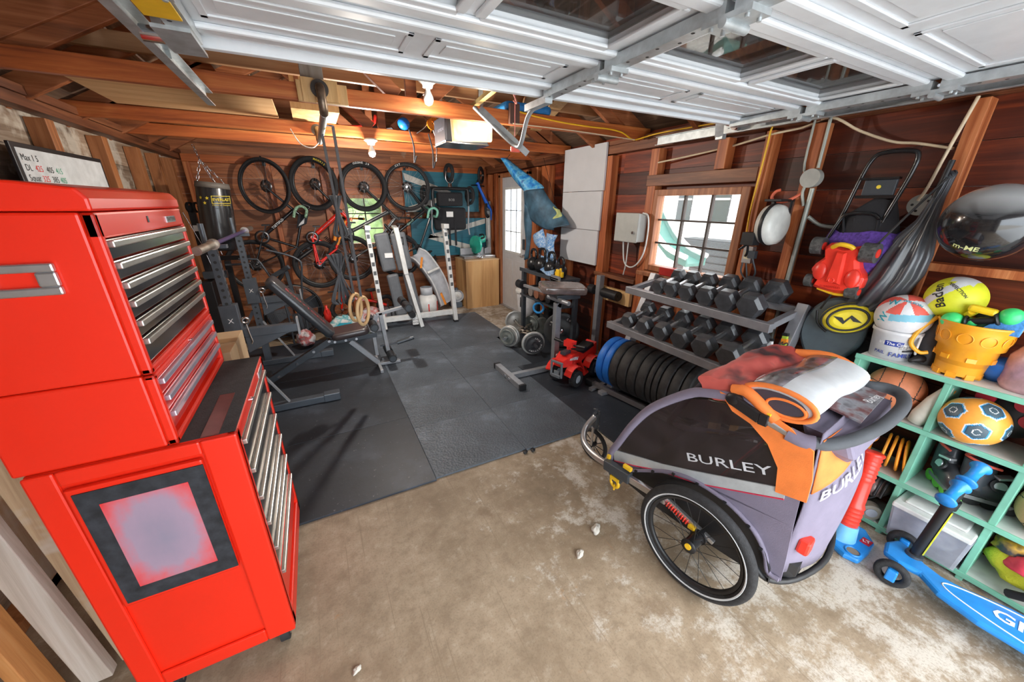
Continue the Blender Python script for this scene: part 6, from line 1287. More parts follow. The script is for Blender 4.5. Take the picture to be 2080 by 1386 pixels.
zz0 = ZT+.24
MG = mat('neon_green_plastic', (.06, .75, .22), .35)
def toy(name, label, cat, fn, m, bev=0.): b = B(); fn(b); return single(name, b, m, label, cat, w=True, loc=(oc[0], oc[1], zz0), group='toys in the orange bucket', bev=bev)
dt = thing('toy_dumbbell', 'green and black toy dumbbell sticking out of the orange bucket', 'toy dumbbell', (2.54, .44, zz0), 0, 'toys in the orange bucket')
for e0, q_ in (((2.50, .485, zz0+.01), .036), ((2.51, .335, zz0+.065), .036), ((2.505, .43, zz0+.015), .02)): b = B(); b.sph(e0, q_, 20, 14); part(dt, 'ball_end', b, MG, w=True)
b = B(); b.cyl((2.50, .455, zz0+.01), (2.505, .36, zz0+.045), .015); b.torus((2.508, .365, zz0+.05), (0, 1, -.4), .026, .007, 20, 6); b.torus((2.503, .445, zz0+.015), (0, 1, -.2), .022, .006, 20, 6); part(dt, 'grip', b, BLK, w=True)
toy('sand_shovel', 'yellow plastic sand shovel lying across the orange bucket', 'toy shovel', lambda b: (b.bar((2.50, .455, zz0+.08), (2.50, .37, zz0+.07), .035, .03), b.cyl((2.50, .44, zz0+.06), (2.56, .48, zz0-.0), .012)), mat('toy_yellow', (.90, .62, .02), .35), .01)
toy('sand_sieve', 'blue fan-shaped sand sieve standing in the orange bucket', 'toy sieve', lambda b: b.prism([(0, 0), (.11, .0), (.115, .085), (.06, .06), (.02, .03)], (2.49, .40, zz0-.01), Vector((.0, -1, 0)), Vector((.1, 0, 1)), Vector((.01, 0, 0))), mat('perforated_blue', (.08, .30, .72), .4, var=.3, scale=120), .003)
toy('toy_block', 'dark green toy block between the dumbbell and the sieve in the orange bucket', 'toy block', lambda b: b.cyl((2.53, .40, zz0-.03), (2.525, .395, zz0+.035), .024), mat('dark_green_toy', (.02, .10, .06), .4))
# clutter on the shelf top
jr = thing('plastic_jar', 'clear pinkish plastic jar at the right edge of the shelf top', 'jar', (2.58, .22, ZT))
b = B(); b.lathe([(.0001, 0), (.075, 0), (.085, .02), (.085, .14), (.06, .19), (.055, .22), (.0001, .22)], (2.58, .215, ZT), Z, 32); part(jr, 'jar_body', b, mat('cloudy_pink_plastic', (.62, .38, .40), .25, alpha=.75, var=.4, scale=14), w=True)
b = B(); b.cyl((2.58, .215, ZT+.22), (2.58, .215, ZT+.245), .06, n=28); part(jr, 'lid', b, WHT, w=True)
b = B(); b.lathe([(.0001, 0), (.03, .0), (.07, .04), (.075, .08), (.05, .10), (.0001, .11)], (2.62, .31, ZT), Z, 24); single('plastic_dish', b, BLU, 'blue plastic dish behind the orange bucket on the shelf top', 'dish', w=True, loc=(2.62, .31, ZT))
b = B(); b.tube([(2.50, .56, ZT+.02), (2.54, .54, ZT+.03), (2.58, .53, ZT+.02)], [.01, .02, .012], 8, sm=3); b.tube([(2.50, .60, ZT+.055), (2.55, .56, ZT+.06), (2.62, .52, ZT+.05)], .006, 6, sm=3); single('goggles', b, BLK, 'small black goggles between the white and orange buckets', 'goggles', w=True, loc=(2.54, .55, ZT))
b = B(); b.bar((2.66, .05, 1.20), (2.66, .45, 1.20), .05, .04); b.bar((2.65, .05, 1.165), (2.65, .45, 1.17), .03, .03); single('boot_tray', b, BLK, 'black and grey folded umbrella lying on the wall ledge at the right', 'umbrella', w=True, loc=(2.66, .25, 1.2), bev=.008)
# cell contents
def bball(d):
    for ax_ in ((.3, -.2, .93), (-.25, .95, .1), (.9, .2, -.2)):
        if abs(d.dot(Vector(ax_).normalized())) < .018: return 1
    v = Vector((.9, .2, -.2)).normalized()
    if abs(abs(d.dot(Vector((-.25, .95, .1)).normalized()))-.62) < .016: return 1
    return 0
BK = mat('basketball_leather', (.60, .20, .09), .55, var=.1, scale=30, bump=.3, bscale=350); BK2 = mat('tan_basketball', (.62, .33, .15), .55, bump=.3, bscale=350)
bk1 = ballthing('basketball', 'brown orange basketball in the top left cubby', 'basketball', (2.572, .585, .652+.115), .115, bball, [BK, KINK])
bk2 = ballthing('basketball', 'tan basketball with black letter at the right edge of the photo', 'basketball', (2.57, -.02, .344+.115), .115, bball, [BK2, KINK]); on_ball(bk2, [('W', .05, (-.85, .42, .15), (.3, -.9, 0))], (2.57, -.02, .459), .115, mat('dark_green_print', (.02, .08, .05), .5))
PH = 1.618; ico = [Vector(v).normalized() for v in [(0, s1, s2*PH) for s1 in (-1, 1) for s2 in (-1, 1)]+[(s1, s2*PH, 0) for s1 in (-1, 1) for s2 in (-1, 1)]+[(s2*PH, 0, s1) for s1 in (-1, 1) for s2 in (-1, 1)]]
rotm = Euler((.3, .45, .5)).to_matrix(); ico = [rotm @ v for v in ico]
def soc(d):
    v = max(ico, key=lambda q: d.dot(q)); x_, y_, _ = _frame(v); px_, py_ = d.dot(x_), d.dot(y_); rr = math.hypot(px_, py_); a = math.atan2(py_, px_); k = rr*math.cos(((a+PI/6) % (PI/3))-PI/6)
    return 0 if k > .36 else 1 if k > .32 else 2 if k > .29 else 3 if k > .27 else 4 if k > .13 else 1 if k > .10 else 4
so = ballthing('soccer_ball', 'orange soccer ball with blue and white hexagon badges in the top middle cubby', 'soccer ball', (2.50, .295, .652+.107), .107, soc, [mat('soccer_orange', (.90, .36, .05), .4, coat=.2), mat('soccer_white', (.72, .74, .76), .4), mat('soccer_blue', (.02, .30, .62), .4), mat('soccer_navy', (.02, .06, .12), .4), mat('soccer_slate', (.06, .10, .13), .4)])
gg = thing('protective_mask', 'black mask with red round pads behind the soccer ball', 'mask', (2.64, .20, .70))
b = B(); b.sph((2.63, .215, .79), (.05, .09, .10), 24, 14); part(gg, 'shell', b, BLK, w=True)
for (y, z) in ((.305, .855), (.195, .865), (.165, .80)): b = B(); b.cyl((2.60, y, z), (2.575, y, z), .03, n=24); part(gg, 'red_pad', b, mat('burgundy_pad', (.45, .02, .04), .4), bev=.004, w=True)
b = B(); b.lathe([(.0001, 0), (.03, .005), (.038, .05), (.033, .14), (.02, .20), (.014, .23), (.0001, .235)], (2.505, .46, .653), Vector((.05, -.25, 1)), 20); single('toy_pin', b, mat('cream_plastic', (.66, .64, .56), .35), 'cream plastic bowling pin leaning beside the basketball', 'toy pin', w=True, loc=(2.505, .46, .653))
b = B(); b.lathe([(.0001, 0), (.02, .0), (.022, .2), (.0001, .205)], (2.57, .45, .653), Vector((.0, -.2, 1)), 16); single('toy_bat', b, ORG, 'thin orange plastic bat behind the cream pin', 'toy bat', w=True, loc=(2.57, .45, .653))
for i, (y, dy, l) in enumerate(((.525, -.0, 'orange plastic disc standing in the left cubby, leftmost of four'), (.500, -.0, 'orange plastic disc in the left cubby, second of four from the left'), (.468, -.12, 'leaning orange plastic disc in the left cubby, third of four from the left'), (.440, -.2, 'leaning orange plastic disc in the left cubby, rightmost of four by the divider'))):
    b = B(); b.lathe([(.0001, -.006), (.085, -.006), (.092, 0), (.085, .006), (.0001, .006)], (2.55, y, .344+.094), Vector((-.20, 1, dy)), 36); single('flying_disc', b, mat('disc_orange', (.92, .36, .03), .4), l, 'flying disc', w=True, loc=(2.55, y, .344), group='orange discs in the left cubby')
b = B(); b.sph((2.52, .60, .344+.15), .045, 20, 14); b.cyl((2.52, .60, .344), (2.52, .60, .46), .03); single('small_orange_ball', b, camo('orange_blue_toy', [(.9, .35, .03), (.9, .35, .03), (.05, .2, .5), (.9, .35, .03)], 12), 'orange and blue toy ball on a stub in the left cubby', 'ball', w=True, loc=(2.52, .60, .344))
for i, (y, z, m, l) in enumerate(((.625, .049+.095, mat('helmet_silver', (.32, .32, .34), .3, .2), 'silver and black bicycle helmet on the bottom left cubby board behind the red post'), (.50, .049+.17, mat('helmet_brown', (.22, .15, .14), .3, .1), 'brown and grey bicycle helmet stacked highest on the bottom left cubby board'))):
    t = thing('bicycle_helmet', l, 'helmet', (2.56, y, z-.07), 0); b = B(); b.sph((2.56, y-.0, z), (.10, .065, .07), 28, 16); part(t, 'shell', b, m, w=True)
    b = B()
    for k in range(5): b.tube([(2.46+.0, y-.05+k*.025, z-.02), (2.49, y-.05+k*.025, z+.05), (2.56, y-.045+k*.022, z+.074)], .007, 6, sm=3)
    part(t, 'vents', b, BLK, w=True)
    b = B(); b.tube([(2.47, y+.03, z-.03), (2.455, y, z-.06), (2.47, y-.03, z-.03)], .005, 6, sm=3); part(t, 'chin_strap', b, FAB, w=True)
ct = thing('toy_truck_wheel', 'small grey toy caster wheel at the bottom left cubby', 'toy wheel', (2.47, .47, .049)); b = B(); b.cyl((2.455, .455, .095), (2.49, .48, .095), .045, n=24); part(ct, 'tyre', b, mat('tan_grey_rubber', (.30, .27, .22), .6), bev=.006, w=True); b = B(); b.cyl((2.45, .452, .095), (2.455, .455, .095), .025, n=16); part(ct, 'hub', b, mat('grey_hub', (.35, .37, .42), .4), w=True)
# inline skates
def skate(c, ang, label, wm, z0):
    t = thing('inline_skate', label, 'inline skate', (c[0], c[1], z0), ang, 'inline skates in the middle cubby')
    b = B(); rings = []   # along local y: toe (-) to heel (+)
    for (y, w_, z_, h) in ((-.12, .02, .085, .02), (-.10, .038, .09, .04), (-.05, .044, .10, .05), (0, .042, .115, .062), (.04, .04, .13, .08)): rings.append([(w_*math.cos(a), y, z_+h*math.sin(a)) for a in [2*PI*k/16 for k in range(16)]])
    b.loft(rings); part(t, 'boot', b, mat('skate_black', (.035, .037, .042), .4, coat=.2), )
    b = B(); b.loft([[(.042*math.cos(a), .03+.052*math.sin(a), .10) for a in [2*PI*k/16 for k in range(16)]], [(.044*math.cos(a), .035+.055*math.sin(a), .17) for a in [2*PI*k/16 for k in range(16)]], [(.040*math.cos(a), .045+.05*math.sin(a), .235) for a in [2*PI*k/16 for k in range(16)]]]); part(t, 'cuff', b, DGR)
    b = B(); b.tube([(-.03, -.01, .225), (-.045, .045, .238), (-.0, .095, .245), (.04, .05, .238)], .006, 6, sm=3); part(t, 'red_lining', b, mat('coral_lining', (.75, .12, .08), .6))
    b = B(); b.cyl((-.044, -.02, .15), (-.052, -.02, .155), .03, n=20); b.k = 1; b.cyl((-.052, -.02, .155), (-.056, -.02, .156), .02, n=16); b.bar((-.045, -.0, .19), (-.03, -.05, .20), .03, .012); part(t, 'buckle', b, [BLK, ALU], bev=.002)
    b = B(); b.prism([(-.12, .05), (.09, .05), (.08, .03), (-.10, .03)], (-.012, 0, 0), Y, Z, X*.024); part(t, 'chassis', b, SIL, bev=.002)
    for k in range(4): b = B(); b.cyl((-.011, -.10+.058*k, .031), (.011, -.10+.058*k, .031), .030, n=20); part(t, 'wheel', b, wm, bev=.004)
    return t
skate((2.56, .30), -.9, 'black inline skate with bright green wheels on the left of the middle cubby', mat('lime_wheel', (.20, .75, .08), .35), .344)
skate((2.56, .185), .5, 'black and grey inline skate behind the blue scooter grips', BLK, .344)
# storage bin
bn_ = thing('storage_bin', 'translucent plastic storage bin with white lid in the bottom middle cubby', 'storage bin', (2.5, .255, .049))
CLR = mat('cloudy_clear_plastic', (.50, .52, .60), .25, alpha=.65, var=.25, scale=8)
b = B(); b.loft([[(2.425, .13, .05), (2.425, .375, .05), (2.68, .375, .05), (2.68, .13, .05)], [(2.40, .118, .235), (2.40, .392, .235), (2.685, .392, .235), (2.685, .118, .235)]], smooth=False); part(bn_, 'tub', b, CLR, bev=.012, w=True)
b = B(); b.box(2.39, 2.69, .121, .391, .236, .262); b.box(2.43, 2.67, .15, .36, .262, .275); part(bn_, 'lid', b, mat('bin_lid_white', (.72, .74, .72), .35), bev=.010, w=True)
b = B(); crumple(b, (2.54, .25, .11), (.10, .10, .07), 22); part(bn_, 'contents', b, camo('bin_contents', [(.3, .35, .5), (.5, .5, .5), (.15, .25, .45), (.5, .45, .4)], 12), w=True)
nb_ = thing('mesh_ball_bag', 'mesh bag of black, yellow and red sports gear in the bottom right cubby', 'mesh bag', (2.56, -.03, .05))
b = B(); crumple(b, (2.56, -.03, .15), (.10, .115, .11), 31); part(nb_, 'mesh', b, mat('yellow_netting', (.55, .55, .03), .6, bump=.6, bscale=120), w=True)
b = B(); crumple(b, (2.53, -.05, .20), (.09, .09, .07), 33); part(nb_, 'red_cloth', b, mat('crimson_cloth', (.80, .06, .10), .8), w=True)
b = B(); crumple(b, (2.56, .02, .235), (.07, .07, .06), 35); part(nb_, 'black_gear', b, camo('black_yellow_gear', [(.02, .02, .02), (.04, .045, .05), (.6, .35, .03), (.03, .03, .03)], 14), w=True)
b = B(); b.tube([(2.44, -.12, .22), (2.43, -.08, .13), (2.45, -.02, .075)], .018, 8, sm=4); part(nb_, 'black_strap', b, FAB, w=True)
# ================================================================== T-ball stand
tb = thing('t_ball_stand', 'red ribbed toy batting tee on a blue base beside the trailer', 'toy batting tee', (2.20, .42, 0))
a0 = Vector((2.225, .475, .09)); a1 = Vector((2.325, .508, .50)); dv = a1-a0; L = dv.length; prf = [(.0001, 0), (.052, 0)]
for k in range(6): h = .01+k*.022; prf += [(.055, h), (.058, h+.008), (.052, h+.02)]
prf += [(.048, .15), (.046, L-.16)]
for k in range(6): h = L-.15+k*.022; prf += [(.047, h), (.053, h+.008), (.047, h+.02)]
prf += [(.056, L-.01), (.056, L), (.045, L+.005), (.0001, L)]
prf = [(r_*.78 if r_ > .001 else r_, h_) for r_, h_ in prf]
b = B(); b.lathe(prf, a0, dv, 32); part(tb, 'ribbed_post', b, CRD, w=True)
b = B(); b.cyl((2.215, .472, .02), (2.228, .476, .115), .058, .048, n=32); sk = part(tb, 'socket', b, mat('sky_blue_plastic', (.18, .50, .85), .35), bev=.004, w=True)
pts = [(-.12, .06), (-.05, .075), (.06, .07), (.12, .04), (.135, -.01), (.06, -.075), (-.03, -.085), (-.13, -.085), (-.15, -.03)]
b = B(); b.prism(pts, (2.25, .445, .0), Vector((1, 0, 0)), Vector((0, 1, 0)), Z*.035); part(tb, 'base', b, LBL, bev=.012, w=True)
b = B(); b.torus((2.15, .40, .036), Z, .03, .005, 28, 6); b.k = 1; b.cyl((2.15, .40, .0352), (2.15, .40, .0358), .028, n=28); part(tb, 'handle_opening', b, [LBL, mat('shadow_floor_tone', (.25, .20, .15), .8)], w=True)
b = B(); b.box(2.255, 2.305, .375, .415, .0352, .037); b.k = 1; b.text('LT', .028, (2.28, .395, .0372), Vector((.4, -.9, 0)), Vector((.9, .4, 0)), .001, bold=.03); part(tb, 'badge', b, [mat('badge_red', (.6, .02, .05), .4), INK], w=True)
# ================================================================== scooter
sc = thing('kick_scooter', 'light blue three-wheeled kick scooter lying at the foot of the cubby shelf', 'scooter', (2.2, .1, 0))
zc = .075
top_ = [(2.20, .315), (2.28, .335), (2.35, .31), (2.335, .25), (2.285, .20), (2.265, .14), (2.275, .08), (2.325, -.05), (2.345, -.2), (2.33, -.38), (2.29, -.44)]
bot_ = [(2.19, -.44), (2.15, -.38), (2.13, -.2), (2.12, .0), (2.145, .12), (2.20, .19), (2.185, .26)]
b = B(); b.prism(top_+bot_, (0, 0, zc), X, Y, Z*.03); dk = part(sc, 'deck', b, LBL, bev=.012, w=True)
b = B(); gl = catmull([(2.195, .11, zc+.0305), (2.235, .11, zc+.0305), (2.29, -.02, zc+.0305), (2.315, -.18, zc+.0305), (2.30, -.32, zc+.0305), (2.24, -.38, zc+.0305), (2.18, -.32, zc+.0305), (2.155, -.16, zc+.0305), (2.165, 0, zc+.0305)], 6, True); b.tube(gl, .003, 5, closed=True); part(dk, 'white_outline', b, INK, w=True)
b = B(); b.text('GRU', .085, (2.235, -.10, zc+.031), Vector((.1, -1, 0)), Vector((1, .1, 0)), .001, bold=.02); part(dk, 'deck_lettering', b, INK, w=True)
for (x, y, ang) in ((2.135, .255, 0), (2.405, .298, 0)):
    b = B(); ax = Vector((-.985, -.15, .12)).normalized(); c = Vector((x, y, .062)); b.lathe([(.035, -.013), (.055, -.016), (.062, -.006), (.062, .006), (.055, .016), (.035, .013), (.035, -.013)], c, ax, 32); wl_ = part(sc, 'front_wheel', b, TYRE, w=True)
    b = B(); b.M = Matrix.Translation(c) @ ax.to_track_quat('Z', 'Y').to_matrix().to_4x4(); b.box(-.018, .018, -.028, .028, -.02, .030); part(wl_, 'hub_cover', b, LBL, bev=.006, w=True)
b = B(); b.cyl((2.22, -.46, .04), (2.26, -.46, .04), .04, n=24); part(sc, 'rear_wheel', b, TYRE, w=True)
s0 = Vector((2.295, .240, .10)); s1 = Vector((2.30, .215, .54)); sd = (s1-s0)
b = B(); b.cyl(s0-sd*.03, s0+sd*.04, .035, .03, n=20); part(sc, 'stem_collar', b, DGR, w=True)
b = B(); b.cyl((2.15, .258, .06), (2.39, .295, .06), .012, n=12); b.bar((2.20, .266, .075), (2.35, .29, .075), .05, .03); part(sc, 'axle', b, LBL, bev=.006, w=True)
b = B(); b.cyl(s0, s1, .020, n=18); b.cyl(s0+sd*.72, s0+sd*.82, .028, n=18); stem = part(sc, 'stem', b, BLK, w=True)
b = B(); b.bar(s0+sd*.08+Vector((-.005, -.022, 0)), s0+sd*.68+Vector((-.005, -.022, 0)), .012, .004); part(stem, 'yellow_stripe', b, mat('lime_yellow_print', (.75, .75, .05), .5), w=True)
for k, (p, q) in enumerate((((2.19, .225, .495), (2.295, .217, .54)), ((2.315, .213, .55), (2.42, .205, .60)))):
    b = B(); p, q = Vector(p), Vector(q); d_ = (q-p); b.lathe([(.0001, 0), (.032, .0), (.034, .008), (.022, .016), (.019, d_.length*.5), (.022, d_.length-.016), (.034, d_.length-.008), (.032, d_.length), (.0001, d_.length)], p, d_, 24); part(sc, 'foam_grip', b, LBL, w=True)
b = B(); b.cyl((2.42, .205, .60), (2.432, .204, .605), .014); part(sc, 'bar_end', b, CHR, w=True)
# ================================================================== toy quad bike
qd = thing('toy_quad_bike', 'red childs toy quad bike parked beside the blue bumper plates', 'toy quad bike', (2.07, 2.67, FZ))
qa = Vector((.30, -.95, 0)).normalized(); 
# local frame: front toward -x (camera left), across roughly along y
F_ = Vector((-.95, -.31, 0)); S_ = Vector((.31, -.95, 0)); Q0 = Vector((2.075, 2.675, FZ))
def q(f, s, z): return Q0+F_*f+S_*s+Z*z
wheels_q = ((.13, .14, .082), (.13, -.10, .082), (-.20, .13, .085), (-.20, -.11, .085))
TQ = mat('knobby_toy_tyre', (.022, .022, .024), .7, bump=.8, bscale=110)
for (f_, s_, r) in wheels_q:
    b = B(); c = q(f_, s_, r); b.lathe([(r*.5, -.03), (r*.88, -.032), (r, -.018), (r, .018), (r*.88, .032), (r*.5, .03)], c, S_, 32)
    for k in range(18): a = 2*PI*k/18; rad = F_*math.cos(a)+Z*math.sin(a); b.bar(c+rad*(r-.002)-S_*.026, c+rad*(r-.002)+S_*.026, .010, .006, up=rad)
    wl_ = part(qd, 'wheel', b, TQ, w=True)
    b = B(); sg = 1 if s_ > 0 else -1; b.lathe([(.0001, .022), (.012, .024), (.03, .018), (r*.5, .026), (r*.52, .02), (r*.5, -.02)], c, S_*sg, 24)
    for k in range(6): a = 2*PI*k/6; rad = F_*math.cos(a)+Z*math.sin(a); b.bar(c+rad*.01+S_*sg*.022, c+rad*.038+S_*sg*.024, .009, .006, up=S_)
    part(wl_, 'hubcap', b, mat('silver_plastic', (.55, .58, .62), .35, .2), w=True)
QR = mat('quad_red', (.85, .03, .02), .3, coat=.4)
b = B()
b.loft([[q(.24, .05, .20), q(.24, -.05, .20), q(.23, -.05, .26), q(.23, .05, .26)], [q(.14, .09, .19), q(.14, -.09, .19), q(.12, -.08, .30), q(.12, .08, .30)], [q(-.02, .055, .17), q(-.02, -.055, .17), q(-.02, -.055, .29), q(-.02, .055, .29)], [q(-.12, .05, .18), q(-.12, -.05, .18), q(-.12, -.05, .25), q(-.12, .05, .25)], [q(-.30, .08, .20), q(-.30, -.08, .20), q(-.32, -.06, .32), q(-.32, .06, .32)]], smooth=False)
for s_ in (-1, 1):
    b.loft([[q(.02, .05*s_, .26), q(.02, .10*s_, .24), q(.0, .10*s_, .22), q(.0, .05*s_, .22)], [q(-.03, .06*s_, .12), q(-.03, .12*s_, .10), q(-.06, .12*s_, .10), q(-.06, .06*s_, .12)], [q(-.04, .06*s_, .05), q(-.04, .12*s_, .05), q(-.08, .12*s_, .05), q(-.08, .06*s_, .05)]], smooth=False)
    b.bar(q(-.04, .09*s_, .055), q(-.24, .09*s_, .085), .06, .02)
part(qd, 'body', b, QR, bev=.01, w=True)
for s_ in (-1, 1):
    b = B(); c = q(.16, .13*s_, .0); rings = []
    for k in range(7): a = math.radians(20+k*25); rings.append([q(.13+.115*math.cos(a), (.075+u)*s_, .105+v+.115*math.sin(a)) for u, v in ((0, 0), (.075, -.01), (.075, -.02), (0, -.012))])
    b.loft(rings, smooth=False); part(qd, 'front_fender', b, QR, bev=.004, w=True)
    b = B(); rings = []
    for k in range(7): a = math.radians(15+k*24); rings.append([q(-.20+.115*math.cos(a), (.06+u)*s_, .11+v+.115*math.sin(a)) for u, v in ((0, 0), (.08, -.01), (.08, -.02), (0, -.012))])
    b.loft(rings, smooth=False); part(qd, 'rear_fender', b, QR, bev=.004, w=True)
    b = B(); b.prism([(-.06, 0), (.07, .03), (.06, .045), (-.02, .04), (-.07, .03)], q(.10, .083*s_, .235), F_, Z, S_*.003*s_); part(qd, 'white_decal', b, camo('white_red_decal', [(.8, .1, .08), (.75, .75, .75), (.8, .78, .78), (.7, .1, .08)], 25), w=True)
    b = B(); b.tube([q(.09, .07*s_, .11), q(.07, .07*s_, .22)], .012, 8)
    for k in range(6): b.torus(q(.092-.004*k, .07*s_, .12+.016*k), (0, 0, 1), .018, .004, 14, 5)
    part(qd, 'shock_spring', b, QR, w=True)
b = B(); b.loft([[q(-.02, .05, .285), q(-.02, -.05, .285), q(-.02, -.045, .30), q(-.02, .045, .30)], [q(-.10, .06, .25), q(-.10, -.06, .25), q(-.10, -.055, .285), q(-.10, .055, .285)], [q(-.26, .07, .29), q(-.26, -.07, .29), q(-.26, -.06, .325), q(-.26, .06, .325)]]); part(qd, 'seat', b, BLK, bev=.008, w=True)
b = B(); b.box(-.05, .05, -.03, .03, -.03, .03); b.v = [tuple(q(.13+v[0], v[1], .315+v[2]*.6)) for v in b.v]; part(qd, 'grey_dash', b, DGR, bev=.008, w=True)
b = B(); b.loft([[q(.10, .05, .36), q(.10, -.05, .36), q(.10, -.05, .42), q(.10, .05, .42)], [q(.05, .06, .35), q(.05, -.06, .35), q(.04, -.06, .42), q(.04, .06, .42)]], smooth=False); b.bar(q(.08, 0, .30), q(.08, 0, .37), .04, .03); part(qd, 'headlight_cowl', b, QR, bev=.01, w=True)
b = B(); b.tube([q(.07, -.17, .39), q(.08, 0, .38), q(.07, .17, .39)], .010, 8)
for s_ in (-1, 1): b.tube([q(.07, .10*s_, .385), q(.07, .18*s_, .39)], .017, 10)
part(qd, 'handlebar', b, BLK, w=True)
b = B(); b.bar(q(.26, -.06, .10), q(.26, -.06, .24), .018, .018); b.bar(q(.26, .06, .10), q(.26, .06, .24), .018, .018); b.bar(q(.26, -.07, .25), q(.26, .07, .25), .02, .02); b.bar(q(.265, -.05, .11), q(.265, .05, .11), .02, .03); b.bar(q(.255, -.03, .14), q(.255, .03, .14), .015, .04); part(qd, 'bull_bar', b, mat('grey_toy_plastic', (.22, .25, .28), .4, .3), bev=.004, w=True)
b = B(); b.box(-.16, .13, -.045, .045, .08, .18); b.v = [tuple(q(v[0]-.02, v[1], v[2])) for v in b.v]; part(qd, 'motor_block', b, BLK, bev=.015, w=True)
# ================================================================== hammock-like net bag / kite
hk = thing('hanging_kite', 'blue fish-shaped net kite hanging from the beam end to the kettlebell stand', 'kite', (2.4, 4.2, 1.6))
KB_ = camo('blue_scale_cloth', [(.01, .10, .40), (.02, .25, .60), (.15, .45, .65), (.01, .08, .30)], 16); KG = mat('sheer_slate_cloth', (.045, .11, .17), .6, alpha=.88, var=.5, scale=9); KT = camo('blue_white_tiedye', [(.01, .12, .5), (.45, .6, .72), (.02, .2, .55), (.55, .65, .72)], 30)
def sheet(pts_l, pts_r, m, name, par, belly=.05, n=10):
    L_ = catmull(pts_l, 5); R_ = catmull(pts_r, 5); k = min(len(L_), len(R_)); rings = []
    for i in range(k):
        t = i/(k-1); row = []
        for j in range(n+1): u = j/n; p = L_[i].lerp(R_[i], u); row.append(p+Vector((-belly*math.sin(PI*u), belly*.4*math.sin(2*PI*u+t*5), 0)))
        rings.append(row)
    b = B(); b.loft(rings, closed=False); return part(par, name, b, m, w=True, sol=.002)
def hp(x, y, d=4.2): return None
A = [(2.30, 4.60, 2.20), (2.38, 4.42, 2.05), (2.44, 4.20, 1.86), (2.50, 4.10, 1.80)]
sheet([(2.28, 4.62, 2.20), (2.32, 4.52, 2.02), (2.40, 4.42, 1.86), (2.42, 4.36, 1.80)], [(2.30, 4.58, 2.20), (2.40, 4.36, 2.06), (2.50, 4.12, 1.90), (2.52, 4.06, 1.84)], KB_, 'scaled_head', hk, .07)
sheet([(2.42, 4.36, 1.80), (2.44, 4.34, 1.66), (2.46, 4.28, 1.50), (2.50, 4.02, 1.38), (2.52, 3.80, 1.37)], [(2.52, 4.06, 1.84), (2.54, 3.92, 1.72), (2.56, 3.78, 1.62), (2.58, 3.66, 1.52), (2.58, 3.58, 1.44)], KG, 'sheer_body', hk, .06)
sheet([(2.44, 4.36, 1.70), (2.45, 4.38, 1.45), (2.46, 4.34, 1.15), (2.46, 4.36, .95)], [(2.47, 4.26, 1.60), (2.48, 4.22, 1.40), (2.48, 4.26, 1.20), (2.47, 4.30, .97)], KG, 'trailing_fin', hk, .03)
sheet([(2.56, 3.84, 1.64), (2.56, 3.80, 1.58), (2.56, 3.80, 1.52)], [(2.56, 3.74, 1.60), (2.57, 3.68, 1.53), (2.56, 3.78, 1.48)], mat('yellow_green_net', (.55, .60, .22), .7, bump=.8, bscale=90), 'net_patch', hk, .05)
sheet([(2.46, 4.16, 1.26), (2.46, 4.10, 1.18), (2.47, 4.05, 1.14)], [(2.49, 3.98, 1.38), (2.50, 3.90, 1.26), (2.50, 3.88, 1.16)], KT, 'tail_ribbon', hk, .04)
sheet([(2.50, 3.90, 1.34), (2.48, 3.88, 1.18), (2.44, 3.86, 1.06), (2.40, 3.86, .96)], [(2.52, 3.70, 1.32), (2.50, 3.72, 1.22), (2.47, 3.66, 1.10), (2.44, 3.56, .98)], KT, 'tail_ribbon', hk, .04)
sheet([(2.40, 3.88, 1.08), (2.36, 3.90, .96), (2.33, 3.80, .93), (2.28, 3.55, .90)], [(2.44, 3.60, 1.06), (2.42, 3.58, .98), (2.34, 3.46, .95), (2.27, 3.40, .91)], KT, 'tail_ribbon', hk, .02)
b = B(); b.tube([(2.30, 4.60, 2.20), (2.32, 4.55, 2.24)], .004, 6); b.tube([(2.66, 4.30, 2.2), (2.60, 3.95, 1.75), (2.56, 3.82, 1.62)], .003, 6); b.tube([(2.24, 3.40, .90), (2.23, 3.36, .82), (2.24, 3.34, .74)], .006, 6, sm=3); part(hk, 'string', b, BLK, w=True)

b = B(); b.lathe([(.0001, -.006), (.10, -.006), (.108, 0), (.10, .008), (.0001, .008)], (2.50, .86, .80), Vector((-.5, -.1, .85)), 32); b.cyl((2.50, .86, .79), (2.56, .88, .70), .012); single('blue_paddle', b, BLU, 'blue round paddle tucked in front of the low black racket cover', 'paddle', w=True, loc=(2.50, .86, .78))
b = B(); b.box(2.36, 2.46, 1.16, 1.42, .30, .36); b.box(2.38, 2.44, 1.18, 1.24, 0, .30); b.box(2.38, 2.44, 1.33, 1.39, 0, .30); single('wood_block', b, PINE, 'pale sawn wooden stand under the right end of the dumbbell rack', 'wooden stand', w=True, loc=(2.41, 1.29, 0), bev=.003)
for (x, y, r, l) in ((1.10, 1.11, .022, 'pale crumb of broken concrete on the floor, nearer the trailer front'), (.93, 1.03, .017, 'smaller pale crumb of concrete on the floor left of the larger one'), (-.12, 1.02, .011, 'tiny grey pebble on the concrete in front of the red tool cabinet')):
    b = B(); crumple(b, (0, 0, r*.5), (r*1.6, r, r*.8), int(r*5000), 14, 9, .35); single('concrete_crumb', b, mat('pale_crumb', (.6, .56, .5), .9), l, 'concrete crumb', (x, y, .0005), .6)
